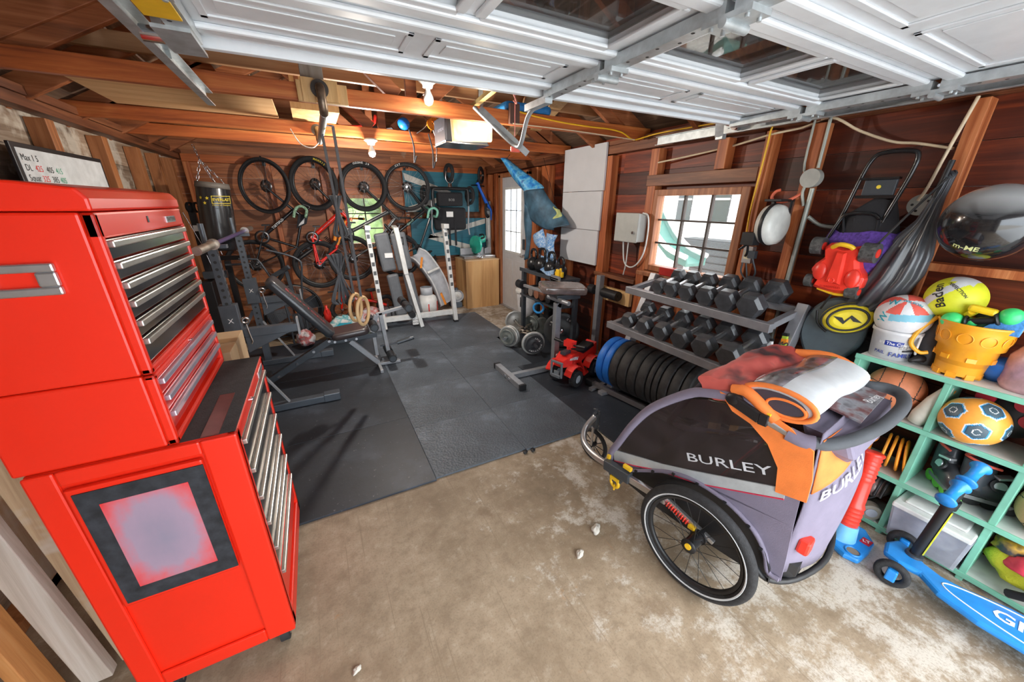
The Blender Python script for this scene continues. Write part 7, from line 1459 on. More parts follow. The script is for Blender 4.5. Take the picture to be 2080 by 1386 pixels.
# ================================================================== BICYCLE TRAILER
tr = thing('bike_trailer', 'grey and orange two-seat bicycle trailer with rolled-up cover on the bare concrete', 'bike trailer', (1.269, .692, 0), 1.724)
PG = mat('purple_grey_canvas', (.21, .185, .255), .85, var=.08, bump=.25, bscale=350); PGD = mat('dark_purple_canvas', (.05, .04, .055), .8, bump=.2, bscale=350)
OC = mat('orange_canvas', (.90, .23, .045), .7, var=.12, bump=.2, bscale=300); RFL = mat('silver_reflective_band', (.50, .54, .56), .4, .2, bump=.3, bscale=60); TUBB = mat('black_tub_plastic', (.018, .018, .02), .5, var=.5, scale=8)
def t3(p, s): return Vector((p[0], -s, p[1]))
W0, W1 = .09, .67
arch = [(.525, .27), (.535, .36), (.50, .45), (.427, .61), (.336, .752), (.19, .89), (.11, .932), (0, .958), (-.10, .955)]
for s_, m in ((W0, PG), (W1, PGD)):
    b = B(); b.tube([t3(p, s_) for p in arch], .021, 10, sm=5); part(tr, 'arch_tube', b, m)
# side panels
def side(pts, s_, m, name, th=.006, par=None, flip=False):
    b = B(); c = sum((Vector(p) for p in pts), Vector((0, 0)))/len(pts); b.prism(pts, (0, -s_, 0), X, Z, Y*th); return part(par or tr, name, b, m)
winp = [(.50, .41), (.47, .50), (.41, .62), (.325, .74), (.19, .865), (.10, .905), (.02, .92), (-.06, .90), (-.13, .85), (-.18, .78), (-.205, .68), (-.07, .62), (.10, .545), (.238, .489), (.38, .445)]
SMK = mat('smoked_vinyl_window', (.028, .022, .028), .2, alpha=.55, var=.6, scale=10, coat=.6)
for s_ in (W0-.003, W1): side(winp, s_, SMK, 'side_window', .003)
band = [(.52, .40), (.38, .445), (.238, .489), (.10, .545), (-.07, .62), (-.23, .69), (-.235, .645), (-.082, .57), (.08, .495), (.234, .45), (.38, .385), (.505, .335)]
side(band, W0-.006, RFL, 'reflective_band')
b = B(); b.tube([Vector((p[0], -W0+.011, p[1])) for p in ((.505, .335), (.38, .385), (.234, .45), (.08, .495), (-.082, .57), (-.235, .645))], .0035, 6, sm=3); part(tr, 'red_piping', b, mat('crimson_piping', (.6, .03, .08), .6))
low = [(.52, .36), (.38, .39), (.234, .455), (.08, .50), (-.082, .575), (-.275, .70), (-.285, .55), (-.298, .40), (-.305, .29), (-.26, .27), (-.235, .37), (-.18, .44), (-.09, .488), (0, .505), (.10, .503), (.20, .47), (.30, .41), (.42, .33), (.50, .30)]
for s_ in (W0, W1-.004): side(low, s_, PG, 'side_panel')
b = B(); b.tube([Vector((p[0], -W0+.012, p[1])) for p in ((.50, .30), (.42, .33), (.30, .41), (.20, .47), (.10, .503), (0, .505), (-.09, .488), (-.18, .44), (-.235, .37), (-.26, .30), (-.30, .295))], .010, 8, sm=4); part(tr, 'lower_piping', b, PG)
for k, p in enumerate(((.45, .315), (.36, .37), (.27, .43), (.17, .485), (.06, .507), (-.06, .497), (-.16, .455), (-.22, .39))):
    b = B(); b.cbox((p[0], -W0+.026, p[1]), (.014, .01, .012)); part(tr, 'snap_clip', b, BLK, bev=.002)
# orange rear corner
ora = [(.06, .965), (-.10, .958), (-.19, .93), (-.27, .88), (-.292, .77), (-.297, .68), (-.205, .66), (-.19, .76), (-.14, .835), (-.07, .885), (.0, .905)]
side(ora, W0-.009, OC, 'orange_corner', .008)
side(ora, W1+.004, OC, 'orange_corner', .008)
# text on the side
b = B(); d_ = Vector((-.295, 0, .125)).normalized(); u_ = Vector((.125, 0, .295)).normalized(); b.text('BURLEY', .088, Vector((-.018, -W0+.008, .665)), d_, u_, .001, bold=.004)
b.v = [tuple(Vector((-.018, 0, .665))+d_*((Vector(v)-Vector((-.018, 0, .665))).dot(d_)*1.12)+u_*((Vector(v)-Vector((-.018, 0, .665))).dot(u_)*.62-.004)) for v in b.v]
b.v = [(v[0], -W0+.0085, v[2]) for v in b.v]; part(tr, 'side_lettering', b, mat('silver_lettering', (.62, .64, .68), .5))
# rear panel, bulging
def rf(s_, z): u = (s_-W0)/(W1-W0); return -(.275+.085*math.sin(PI*min(1, max(0, u)))*(1 if z < .72 else max(0, 1-(z-.72)/.25)))-.015*math.sin(PI*min(1, max(0, (z-.3)/.6)))
def rear(z0f, z1f, m, name, s0=W0, s1=W1, off=0., n=16, k=10):
    b = B(); rings = []
    for i in range(n+1):
        s_ = s0+(s1-s0)*i/n; a, c = z0f(s_), z1f(s_); rings.append([(rf(s_, a+(c-a)*j/k)-off, -s_, a+(c-a)*j/k) for j in range(k+1)])
    b.loft(rings, closed=False); return part(tr, name, b, m, sol=.004)
zb = lambda s_: .295-.02*math.sin(PI*(s_-W0)/(W1-W0))
rear(zb, lambda s_: .95, PG, 'rear_panel')
rear(lambda s_: .70+.26*(s_-W0)/.58, lambda s_: .92, OC, 'rear_orange_flap', W0+.01, W1-.02, .005)
b = B(); b.text('BURLEY', .062, (0, 0, 0), X, Y, 0, bold=.01); out = []
for v in b.v: s_ = .27+v[0]*1.25; z = .665+(s_-W0)*.40+v[1]; out.append((rf(s_, z)-.009, -s_, z))
b.v = out; part(tr, 'rear_lettering', b, INK)
b = B(); b.box(-.345, -.305, -.185, -.125, .42, .485); part(tr, 'tail_reflector', b, CRD, bev=.01)
b = B(); b.box(-.35, -.33, -.63, -.60, .55, .62); part(tr, 'tail_reflector', b, CRD, bev=.008)
# tub
b = B(); rings = []
for (f_, z0_, z1_, a_, c_) in ((.54, .27, .34, .12, .64), (.42, .20, .34, .10, .66), (.25, .18, .42, .10, .66), (0, .18, .49, .10, .66), (-.15, .19, .44, .10, .66), (-.26, .20, .36, .11, .65), (-.33, .25, .33, .16, .60)): rings.append([(f_, -a_, z1_), (f_, -a_-.01, z0_+.02), (f_, -a_-.04, z0_), (f_, -c_+.04, z0_), (f_, -c_+.01, z0_+.02), (f_, -c_, z1_)])
b.loft(rings, smooth=False, caps=True); part(tr, 'floor_tub', b, TUBB)
for s_, q_ in ((W0, -1), (W1, 1)):
    b = B(); rings = []
    for k in range(13): a = math.radians(0+k*15); rings.append([(.275*math.cos(a)-.0, -(s_+q_*w_), .25+.25*math.sin(a)+z_) for w_, z_ in ((0, 0), (.02, .004), (.02, -.004), (0, -.01))])
    b.loft(rings, smooth=False); part(tr, 'wheel_fender', b, TUBB)
b = B(); b.tube([(-.20, -W0+.01, .30), (-.26, -W0, .25), (-.33, -.18, .25), (-.375, -.38, .26), (-.345, -.58, .28), (-.28, -W1, .33)], .012, 8, sm=4); part(tr, 'rear_rim', b, TUBB)
# seat inside
b = B(); b.box(-.20, .12, -.62, -.14, .33, .37); b.bar((-.16, -.38, .36), (-.24, -.38, .88), .46, .03, up=(1, 0, 0)); part(tr, 'seat', b, FAB)
b = B()
for s_ in (.26, .50): b.bar((-.12, -s_-.05, .82), (.06, -s_, .42), .035, .006); b.bar((-.12, -s_+.06, .82), (.06, -s_, .42), .035, .006)
part(tr, 'harness_strap', b, mat('burgundy_webbing', (.55, .02, .05), .8))
# rolled cover on top
b = B(); rings = []
for i in range(15):
    t = i/14; s_ = .10+.54*t; rr = 1+.05*math.sin(t*9)
    rings.append([(-.125+.055*t*0-.03*t+(.115*math.cos(a))*rr, -s_, .995+.012*math.sin(t*6)+(.052*math.sin(a))*rr) for a in [2*PI*k/24 for k in range(24)]])
b.loft(rings); rc = part(tr, 'rolled_cover', b, mat('white_vinyl_cover', (.66, .68, .70), .4, var=.15, scale=8))
b = B(); rings = []
for i in range(15):
    t = i/14; s_ = .102+.54*t; rings.append([(-.125-.03*t+.117*math.cos(a), -s_, .995+.012*math.sin(t*6)+.054*math.sin(a)) for a in [math.radians(25+k*9) for k in range(8)]])
b.loft(rings, closed=False); part(rc, 'clear_strip', b, mat('grey_clear_vinyl', (.16, .14, .15), .2, var=.7, scale=18, coat=.6), sol=.003)
b = B(); 
for (rx, rz_, c, w_) in ((.117, .054, (-.125, .995), .010), (.06, .03, (-.155, .985), .007)): b.tube([(c[0]+rx*math.cos(a), -.098, c[1]+rz_*math.sin(a)) for a in [2*PI*k/28 for k in range(28)]], w_, 6, closed=True)
part(rc, 'orange_hem', b, OC)
b = B(); b.prism([(.09*math.cos(2*PI*k/20), .038*math.sin(2*PI*k/20)) for k in range(20)], (-.125, -.0945, .995), X, Z, Y*-.002); part(rc, 'dark_roll_end', b, PGD)
# front fold of the cover: dusty red and black fabric
b = B(); rings = []
for i in range(41):
    t = i/40; s_ = .085+.60*t; k = 1+.10*math.sin(7*t+1); rings.append([(.045+(.10*math.cos(a))*k*(1+.09*math.sin(5*a+9*t)), -s_, .972+.045*math.sin(PI*t)*.6+(.045*math.sin(a))*k*(1+.16*math.sin(4*a-11*t)+.08*math.sin(9*a+17*t))) for a in [2*PI*q_/40 for q_ in range(40)]])
b.loft(rings); part(tr, 'folded_front_cover', b, camo('dusty_red_cloth', [(.05, .03, .035), (.45, .07, .06), (.60, .12, .10), (.07, .04, .045)], 5))
b = B(); b.tube([(.02, -.09, .99), (-.03, -.085, 1.0), (-.09, -.085, .965), (-.14, -.085, .93)], .022, 8, sm=3); part(tr, 'orange_binding', b, OC); b = B(); b.tube([(.0, -.67, 1.0), (-.12, -.68, 1.02), (-.22, -.67, .99), (-.27, -.66, .94)], .03, 8, sm=3); part(tr, 'orange_binding', b, OC)
# handle
b = B(); b.bar((.0, -.075, .955), (-.10, -.075, .925), .035, .045); b.sph((-.0, -.075, .955), (.035, .02, .028), 16, 10); part(tr, 'handle_joint', b, BLK, bev=.006)
b = B(); b.box(-.125, -.095, -.10, -.055, .905, .95); b.k = 1; b.box(-.128, -.105, -.09, -.065, .945, .958); part(tr, 'adjuster', b, [BLK, YEL], bev=.003)
b = B(); b.cyl((-.10, -.078, .925), (-.19, -.085, .902), .0145); b.cyl((-.20, -.66, .97), (-.27, -.665, .955), .0145); hd_ = part(tr, 'handle_tube', b, ALU)
b = B(); b.tube([(-.185, -.088, .900), (-.23, -.09, .895), (-.262, -.10, .898)], .026, 10, sm=3); part(hd_, 'fabric_sleeve', b, PG)
b = B(); b.tube([(-.255, -.098, .898), (-.29, -.125, .90), (-.335, -.20, .915), (-.372, -.33, .93), (-.39, -.46, .945), (-.392, -.57, .955), (-.37, -.645, .963), (-.325, -.665, .965), (-.28, -.645, .962), (-.255, -.655, .958)], .0215, 14, sm=5); part(hd_, 'foam_grip', b, mat('grey_foam', (.075, .08, .09), .75, bump=.2, bscale=300))
# console pouch behind the cover
b = B(); b.loft([[(-.20, -.14, .93), (-.20, -.62, .95), (-.36, -.58, .95), (-.34, -.16, .91)], [(-.22, -.15, .87), (-.22, -.61, .89), (-.385, -.56, .87), (-.36, -.18, .85)], [(-.24, -.22, .80), (-.24, -.52, .80), (-.36, -.50, .79), (-.34, -.26, .79)]], smooth=False); cs2 = part(tr, 'console_pouch', b, PG, bev=.015)
b = B(); b.loft([[(-.21, -.30, .955), (-.22, -.58, .972), (-.34, -.56, .972), (-.33, -.28, .945)], [(-.21, -.30, .962), (-.22, -.58, .979), (-.34, -.56, .979), (-.33, -.28, .952)]], smooth=False); part(cs2, 'mesh_flap', b, camo('grey_mesh', [(.10, .09, .10), (.25, .25, .27), (.16, .06, .06), (.08, .08, .09)], 16))
b = B(); b.text('Burley', .04, (-.318, -.46, .980), Vector((-.1, -.95, 0)), Vector((.95, -.1, 0)), .001); part(cs2, 'flap_lettering', b, INK)
# wheels
for s_ in (0., .76):
    b = B(); c = (0, -s_, .26); q_ = 1 if s_ == 0 else -1
    b.lathe([(.222+.030*math.cos(a) if 0 else .2355+.0245*math.cos(a), .0225*math.sin(a)) for a in [2*PI*k/12 for k in range(13)]], c, Y, 72); wh = part(tr, 'wheel', b, TYRE)
    b = B(); b.lathe([(.212, -.012), (.205, -.010), (.198, -.006), (.198, .006), (.205, .010), (.212, .012)], c, Y, 60); part(wh, 'rim', b, BLK)
    b = B(); b.lathe([(.224, .0195*q_), (.230, .0225*q_), (.228, .0235*q_), (.223, .0205*q_)], c, Y, 72); part(wh, 'reflective_stripe', b, mat('reflective_stripe', (.62, .64, .66), .3))
    b = B()
    for k in range(20): a = 2*PI*k/20; a2 = a+(.7 if k % 4 < 2 else -.7); sd_ = .025 if k % 2 else -.025; b.cyl((.022*math.cos(a2), -s_+sd_, .26+.022*math.sin(a2)), (.20*math.cos(a), -s_, .26+.20*math.sin(a)), .0013, n=5, caps=False)
    part(wh, 'spokes', b, mat('dark_spoke', (.05, .05, .05), .35, .7))
    b = B(); b.cyl((0, -s_-.045, .26), (0, -s_+.028, .26), .028, n=20); b.lathe([(.02, .028), (.033, .03), (.033, .034), (.0001, .034)], (0, -s_, .26), Y*q_, 20); b.cyl((0, -s_-.075*q_, .26), (0, -s_-.045*q_, .26), .036, n=14); part(wh, 'hub', b, BLK)
    b = B(); b.cyl((0, -s_+.033*q_, .26), (0, -s_+.040*q_, .26), .014, n=16); part(wh, 'hub_cap', b, YEL)
    b = B(); 
    for k in range(10): b.torus((.175-.0125*k, -s_-.06*q_, .318-.003*k), (1, 0, .25), .014, .004, 14, 6)
    b.cyl((.19, -s_-.06*q_, .32), (.04, -s_-.06*q_, .285), .006); part(tr, 'suspension_spring', b, CRD)
    b = B(); b.bar((.20, -s_-.065*q_, .34), (-.06, -s_-.065*q_, .27), .02, .018); part(tr, 'swing_arm', b, ALU, bev=.003)
    b = B(); b.cbox((.035, -s_-.05*q_, .285), (.035, .02, .022)); part(tr, 'yellow_stop', b, YEL, bev=.006)
# left frame bar, bracket and curved jogger arm with small front wheel
b = B(); b.bar((.17, -.045, .335), (.46, -.045, .315), .026, .036); part(tr, 'frame_bar', b, ALU, bev=.004)
b = B(); b.bar((.37, -.042, .325), (.535, -.042, .315), .040, .058); b.prism([(.40, .30), (.51, .29), (.47, .24), (.43, .24)], (0, -.055, 0), X, Z, Y*.025); br_ = part(tr, 'hinge_bracket', b, DGR, bev=.006)
b = B(); b.torus((.455, -.035, .245), (.1, 1, 0), .026, .010, 20, 8); b.cbox((.455, -.035, .272), (.055, .022, .02)); part(br_, 'yellow_latch', b, YEL)
b = B(); b.cbox((.40, -.05, .372), (.05, .02, .022)); b.cbox((.53, -.06, .352), (.02, .016, .03)); b.cyl((.452, -.03, .20), (.452, -.03, .235), .005); part(br_, 'yellow_pin', b, YEL, bev=.004)
b = B(); b.tube([(.50, -.045, .315), (.62, -.05, .31), (.73, -.09, .305), (.80, -.15, .305), (.85, -.23, .31), (.868, -.31, .33), (.868, -.335, .345)], .019, 12, sm=5); arm = part(tr, 'jogger_arm', b, ALU)
b = B(); b.cyl((.866, -.337, .25), (.866, -.337, .36), .022); b.cyl((.866, -.337, .36), (.866, -.337, .395), .010); b.cyl((.84, -.337, .385), (.892, -.337, .385), .006); b.cyl((.866, -.31, .33), (.866, -.365, .33), .008); part(arm, 'headset', b, DGR)
fw_ = B(); fw_.lathe([(.103+.014*math.cos(a), .014*math.sin(a)) for a in [2*PI*k/10 for k in range(11)]], (.866, -.337, .117), Y, 40); fww = part(tr, 'front_wheel', fw_, TYRE)
b = B()
for k in range(10): a = 2*PI*k/10; b.cyl((.866, -.337, .117), (.866+.092*math.cos(a), -.337, .117+.092*math.sin(a)), .003, n=6)
b.cyl((.866, -.36, .117), (.866, -.314, .117), .014); part(fww, 'spokes', b, BLK)
b = B(); b.bar((.866, -.312, .117), (.866, -.316, .26), .016, .006); b.bar((.866, -.362, .117), (.866, -.358, .26), .016, .006); b.bar((.866, -.31, .255), (.866, -.364, .255), .02, .012); part(fww, 'fork', b, ALU)
# ================================================================== CEILING CLUTTER
BULB = mat('frosted_bulb', (.9, .9, .88), .2, coat=.5)
for i, (x, y, z, lab) in enumerate(((.765, 2.64, 2.385, 'white lamp holder with bulb in front of the nearest ceiling beam'), (.56, 3.82, 2.19, 'white lamp holder with bulb under the rear ceiling beams'))):
    t = thing('lamp_holder', lab, 'light bulb', (x, y, z), 0, 'bare bulbs under the roof beams'); s_ = 1.0
    b = B(); b.lathe([(.0001, 0), (.055, 0), (.058, -.015), (.035, -.03), (.028, -.05), (.0001, -.05)], (x, y, z), Z, 28); part(t, 'porcelain_base', b, mat('porcelain', (.8, .78, .72), .25, coat=.4), w=True)
    b = B(); b.lathe([(.014, -.045), (.016, -.065), (.03, -.095), (.032, -.115), (.022, -.138), (.0001, -.147)], (x, y, z), Z, 24); part(t, 'bulb', b, BULB, w=True)
# garage opener head
op = thing('garage_opener', 'ceiling garage door opener with glowing yellowed lamp lens', 'garage opener', (1.2, 3.0, 2.18))
b = B(); b.box(.98, 1.33, 2.99, 3.28, 2.10, 2.28); part(op, 'housing', b, mat('dark_slate_housing', (.045, .05, .065), .4), bev=.01, w=True)
b = B(); b.box(.975, 1.335, 2.985, 3.285, 2.09, 2.10); part(op, 'chrome_edge', b, CHR, bev=.003, w=True)
b = B(); b.text('HOMELINK', .03, (.9795, 3.10, 2.19), -Y, Z); part(op, 'side_print', b, mat('pale_print', (.4, .42, .5), .5), w=True)
lens_m, ntl, bl = _new('glowing_lens'); tcn = ntl.nodes.new('ShaderNodeTexCoord').outputs['Object']
bl.inputs['Base Color'].default_value = (.45, .30, .14, 1); bl.inputs['Roughness'].default_value = .3
nn = _noise(ntl, 7, 2, tcn); cc_ = _ramp(ntl, nn.outputs[0], [(.3, (.85, .40, .12)), (.48, (1, .78, .45)), (.62, (1, .95, .85))]); ntl.links.new(cc_, bl.inputs['Emission Color']); bl.inputs['Emission Strength'].default_value = .75
b = B(); b.loft([[(1.03, 2.99, 2.10), (1.33, 2.99, 2.12), (1.34, 2.99, 2.28), (1.02, 2.99, 2.29)], [(1.02, 2.93, 2.095), (1.345, 2.94, 2.11), (1.35, 2.94, 2.285), (1.01, 2.93, 2.30)], [(1.05, 2.915, 2.12), (1.32, 2.925, 2.13), (1.32, 2.925, 2.265), (1.05, 2.915, 2.275)]], smooth=False); part(op, 'lamp_lens', b, lens_m, bev=.01, w=True)
b = B(); b.bar((1.15, 3.1, 2.30), (1.12, 1.9, 2.36), .035, .025); part(op, 'chain_rail', b, mat('brassy_rail', (.45, .36, .15), .4, .7), w=True)
for x in (.97, 1.30):
    b = B(); b.box(x-.018, x+.018, 3.05, 3.053, 2.27, 2.9); part(op, 'perforated_strap', b, STL, w=True)
b = B(); b.bar((.98, 3.06, 2.55), (1.3, 3.06, 2.75), .003, .035, up=(0, 0, 1)); part(op, 'perforated_brace', b, STL, w=True)
# pull cord
pc = thing('release_cord', 'thin red and white release cord with red plastic handle hanging by the opener', 'pull cord', (1.30, 2.6, 2.1))
b = B(); b.tube([(1.17, 2.3, 2.33), (1.28, 2.42, 2.27), (1.30, 2.5, 2.3)], .005, 6, sm=3); b.tube([(1.31, 2.5, 2.36), (1.31, 2.5, 2.0)], .003, 6); part(pc, 'cord', b, mat('pink_cord', (.75, .25, .22), .6), w=True)
b = B(); b.box(1.28, 1.35, 2.49, 2.51, 1.995, 2.03); part(pc, 'handle', b, mat('coral_plastic', (.80, .12, .08), .4), bev=.006, w=True)
b = B(); b.box(1.36, 1.44, 2.67, 2.699, 2.20, 2.33); single('outlet_box', b, mat('brown_box', (.10, .05, .04), .5), 'brown electrical box on the nearest beam right of the opener', 'electrical box', w=True, loc=(1.40, 2.68, 2.2), bev=.004)
b = B(); b.tube([(1.44, 2.69, 2.285), (1.62, 2.69, 2.265), (1.85, 2.69, 2.25), (2.1, 2.69, 2.245), (2.3, 2.69, 2.245), (2.44, 2.69, 2.23), (2.55, 2.69, 2.19), (2.62, 2.69, 2.195), (2.67, 2.5, 2.22), (2.68, 2.0, 2.215), (2.69, 1.62, 2.21), (2.685, 1.60, 2.1), (2.685, 1.605, 1.9), (2.685, 1.615, 1.62), (2.685, 1.60, 1.42)], .006, 7, sm=5)
single('yellow_cable', b, mat('yellow_sheath', (.88, .50, .02), .4), 'yellow power cable stapled along the nearest beam and down the window stud', 'cable', w=True, loc=(2.2, 2.69, 2.2))
b = B(); b.tube([(1.38, 2.66, 2.2), (1.9, 2.62, 2.19), (2.5, 2.6, 2.17)], .004, 6, sm=3); single('power_cable', b, mat('cream_cable', (.68, .55, .38), .5), 'thin cream cord running from the opener outlet to the right wall', 'cord', w=True, loc=(1.9, 2.6, 2.18))
# pipe pull-up bar, straps and rings
pu = thing('pull_up_bar', 'pipe pull-up bar with round flanges bolted to pine blocks under the beams', 'pull-up bar', (.15, 3.2, 2.2))
IRON = mat('bronzed_iron_pipe', (.20, .15, .11), .4, .7, var=.4, scale=30)
b = B(); b.box(.03, .29, 2.665, 2.698, 2.195, 2.295); b.box(.055, .12, 2.655, 2.665, 2.19, 2.31); b.box(.12, .24, 2.65, 2.665, 2.2, 2.305); part(pu, 'pine_block', b, PINE, bev=.002, w=True)
for e0, e1, q_ in (((.145, 2.64, 2.258), (.145, 2.65, 2.258), .046), ((.145, 3.86, 2.23), (.145, 3.87, 2.23), .045)): b = B(); b.cyl(e0, e1, q_, n=28); part(pu, 'flange', b, mat('dark_flange', (.09, .08, .075), .45, .6), w=True)
b = B(); b.tube([(.145, 2.645, 2.258), (.145, 2.60, 2.256), (.145, 2.58, 2.24), (.146, 2.575, 2.19), (.147, 2.585, 2.15), (.147, 2.61, 2.13)], .023, 12, sm=3); part(pu, 'elbow', b, IRON, w=True); b = B(); b.tube([(.147, 3.86, 2.23), (.147, 3.81, 2.225), (.147, 3.80, 2.18), (.147, 3.76, 2.14)], .024, 12, sm=3); part(pu, 'elbow', b, IRON, w=True)
b = B(); b.tube([(.147, 2.60, 2.13), (.147, 3.77, 2.13)], .021, 14); part(pu, 'bar', b, mat('bare_steel_pipe', (.52, .52, .50), .35, .6), w=True)
b = B(); b.tube([(-.05, 3.7, 2.2), (.0, 3.68, 2.10), (.08, 3.66, 2.07), (.135, 3.66, 2.11)], .004, 6, sm=4); single('white_string', b, INK, 'white string looped from the beam to the pull-up bar', 'string', w=True, loc=(.05, 3.67, 2.1))
WB = wood('birch_ring_wood', (.62, .38, .17), (.75, .50, .25), (.82, .60, .35), 'z', .4, 1, .05)
STRP = mat('grey_strap', (.10, .105, .115), .8, bump=.3, bscale=300)
for i, (x, y, zr, lab, sx_) in enumerate(((.20, 3.22, .84, 'round wooden gymnastic ring hanging slightly behind and left of its twin', .0), (.245, 3.12, .83, 'round wooden gymnastic ring in front, nearer the white stand', .06))):
    t = thing('gymnastic_ring', lab, 'gymnastic ring', (x, y, zr), 0, 'wooden gymnastic rings')
    b = B(); b.torus((x, y, zr), (.88, -.47, 0), .112, .014, 40, 12); part(t, 'ring', b, WB, w=True)
    b = B()
    b.bar((.14, y, 2.154), (.152+sx_*1.2, y, 2.154), .05, .004)
    for k in (-1, 1): b.bar((x, y+.01*k, zr+.11), (.147+sx_*1.2, y+.02*k, 2.15), .017, .004, up=(0, 1, 0))
    part(t, 'strap', b, STRP, w=True)
# bundled strap ends
def bundle(loc, L, label, seed, flare=.06):
    b = B(); r = random.Random(seed)
    for k in range(16):
        a = r.uniform(-1, 1); d = r.uniform(-.5, .5)
        b.tube([(a*flare*.9, d*.03, L*.5), (a*flare*.5, d*.02, L*.32), (a*.012, d*.01, L*.12), (a*flare*.6, d*.03, -L*.15), (a*flare*1.1, d*.05, -L*.42), (a*flare*.7, d*.05, -L*.5)], .006, 5, sm=3)
    b.cyl((0, 0, L*.09), (0, 0, L*.14), .02)
    return single('strap_bundle', b, STRP, label, 'strap bundle', loc, .4, 'bundled grey strap ends')
bundle((.175, 3.28, 1.56), .30, 'upper tied bundle of grey straps hanging by the ring straps', 4)
bundle((.12, 3.25, 1.08), .40, 'lower tied bundle of grey straps hanging in front of the red bike', 9, .09)
# plywood sheets stored on the beams
for i, (x0, x1, y0, y1, z, lab) in enumerate(((-1.08, -.12, 2.80, 3.86, 2.291, 'large plywood sheet laid on the ceiling beams above the tool chests'), (-.95, .0, 3.95, 4.6, 2.291, 'plywood sheet on the rear ceiling beams above the squat rack'))):
    b = B(); b.box(0, x1-x0, 0, y1-y0, 0, .015); single('plywood_sheet', b, PLY, lab, 'plywood sheet', (x0, y0, z+.001), 0, 'plywood sheets on the ceiling beams')
# things stored above the beams
b = B(); b.sph((0, 0, 0), .055, 20, 12); single('blue_ball', b, BLU, 'small blue ball stored on the beams left of the opener', 'ball', (.88, 3.90, 2.346))
cr_ = thing('wooden_crate', 'slatted pine crate stored on the beams behind the pull-up bar', 'crate', (.1, 3.6, 2.29))
b = B(); b.box(-.02, .30, 3.42, 3.45, 2.30, 2.34)
for k in range(5): b.box(.0+k*.06, .03+k*.06, 3.42, 3.45, 2.34, 2.56)
b.box(-.02, .30, 3.42, 3.45, 2.56, 2.60); b.box(-.02, .30, 3.42, 3.92, 2.292, 2.30); part(cr_, 'slats', b, PINE, w=True)
sd_ = thing('red_sled', 'red tubular sled frame stored on the rear beams', 'sled', (.2, 4.2, 2.36))
b = B()
for yy in (4.05, 4.3): b.tube([(-.3, yy, 2.315), (.0, yy, 2.306), (.4, yy, 2.306), (.62, yy, 2.34), (.66, yy, 2.42)], .014, 8, sm=3)
b.tube([(-.1, 4.05, 2.31), (-.1, 4.3, 2.31)], .012, 8); b.tube([(.35, 4.05, 2.306), (.35, 4.3, 2.306)], .012, 8); part(sd_, 'runner', b, RED, w=True)
for i, (x, y, z, col_, lab) in enumerate(((.75, 4.60, 2.357, BLK, 'black roller skate stored on the rear beams, left one'), (.90, 4.60, 2.357, SIL, 'grey roller skate stored on the rear beams, right one'))):
    b = B(); b.box(-.04, .04, -.1, .1, -.02, .06)
    for u in (-.06, .06): b.cyl((-.03, u, -.04), (.03, u, -.04), .025)
    single('roller_skate', b, col_, lab, 'roller skate', (x, y, z), .5, 'roller skates on the beams', bev=.01)
ph = thing('orange_rope_coil', 'coil of orange and silver cord hanging from a beam left of the opener', 'cord coil', (.92, 3.5, 2.3))
b = B()
for k in range(4): b.torus((1.12+.012*k, 3.83, 2.35+.008*k), (.3, -.9, .2), .04, .007, 20, 6)
b.tube([(1.13, 3.85, 2.40), (1.14, 3.88, 2.34), (1.13, 3.90, 2.295)], .006, 6); part(ph, 'coil', b, ORG, w=True)
b = B(); b.tube([(1.10, 3.83, 2.37), (1.04, 3.83, 2.31), (.98, 3.84, 2.27)], .006, 6, sm=3); b.tube([(1.12, 3.83, 2.36), (1.16, 3.83, 2.22), (1.15, 3.83, 2.04)], .007, 6, sm=3); part(ph, 'loose_end', b, CHR, w=True)
for i, (x, z0, z1, lab) in enumerate(((.92, 2.30, 2.02, 'black strap hanging from the middle beam, left of the orange coil'), (1.10, 2.28, 1.98, 'black strap hanging from the middle beam under the orange coil'))):
    b = B(); b.tube([(x, 3.872, z0), (x+.03, 3.86, (z0+z1)/2), (x+.02, 3.85, z1), (x+.045, 3.85, z1+.06)], .007, 6, sm=3); single('hanging_strap', b, FAB, lab, 'strap', w=True, loc=(x, 3.8, z0), group='black straps hanging from the middle beam')
b = B(); b.box(1.35, 1.75, 2.72, 3.2, 2.291, 2.36); single('blue_tarp', b, mat('blue_tarp', (.01, .16, .45), .5, var=.3), 'folded blue tarp lying on the beams behind the opener', 'tarp', w=True, loc=(1.5, 3.45, 2.345), bev=.03)
for i, (x, lab) in enumerate(((1.50, 'long pale lumber board stored high on the beams, left of two'), (1.75, 'long pale lumber board stored high on the beams, right of two'))):
    b = B(); b.bar((x, 2.4, 2.46), (x+.7, 4.3, 2.42), .12, .03); single('lumber_board', b, PINE if i else PLY, lab, 'lumber', w=True, loc=(x, 3.2, 2.4), group='lumber stored over the beams')
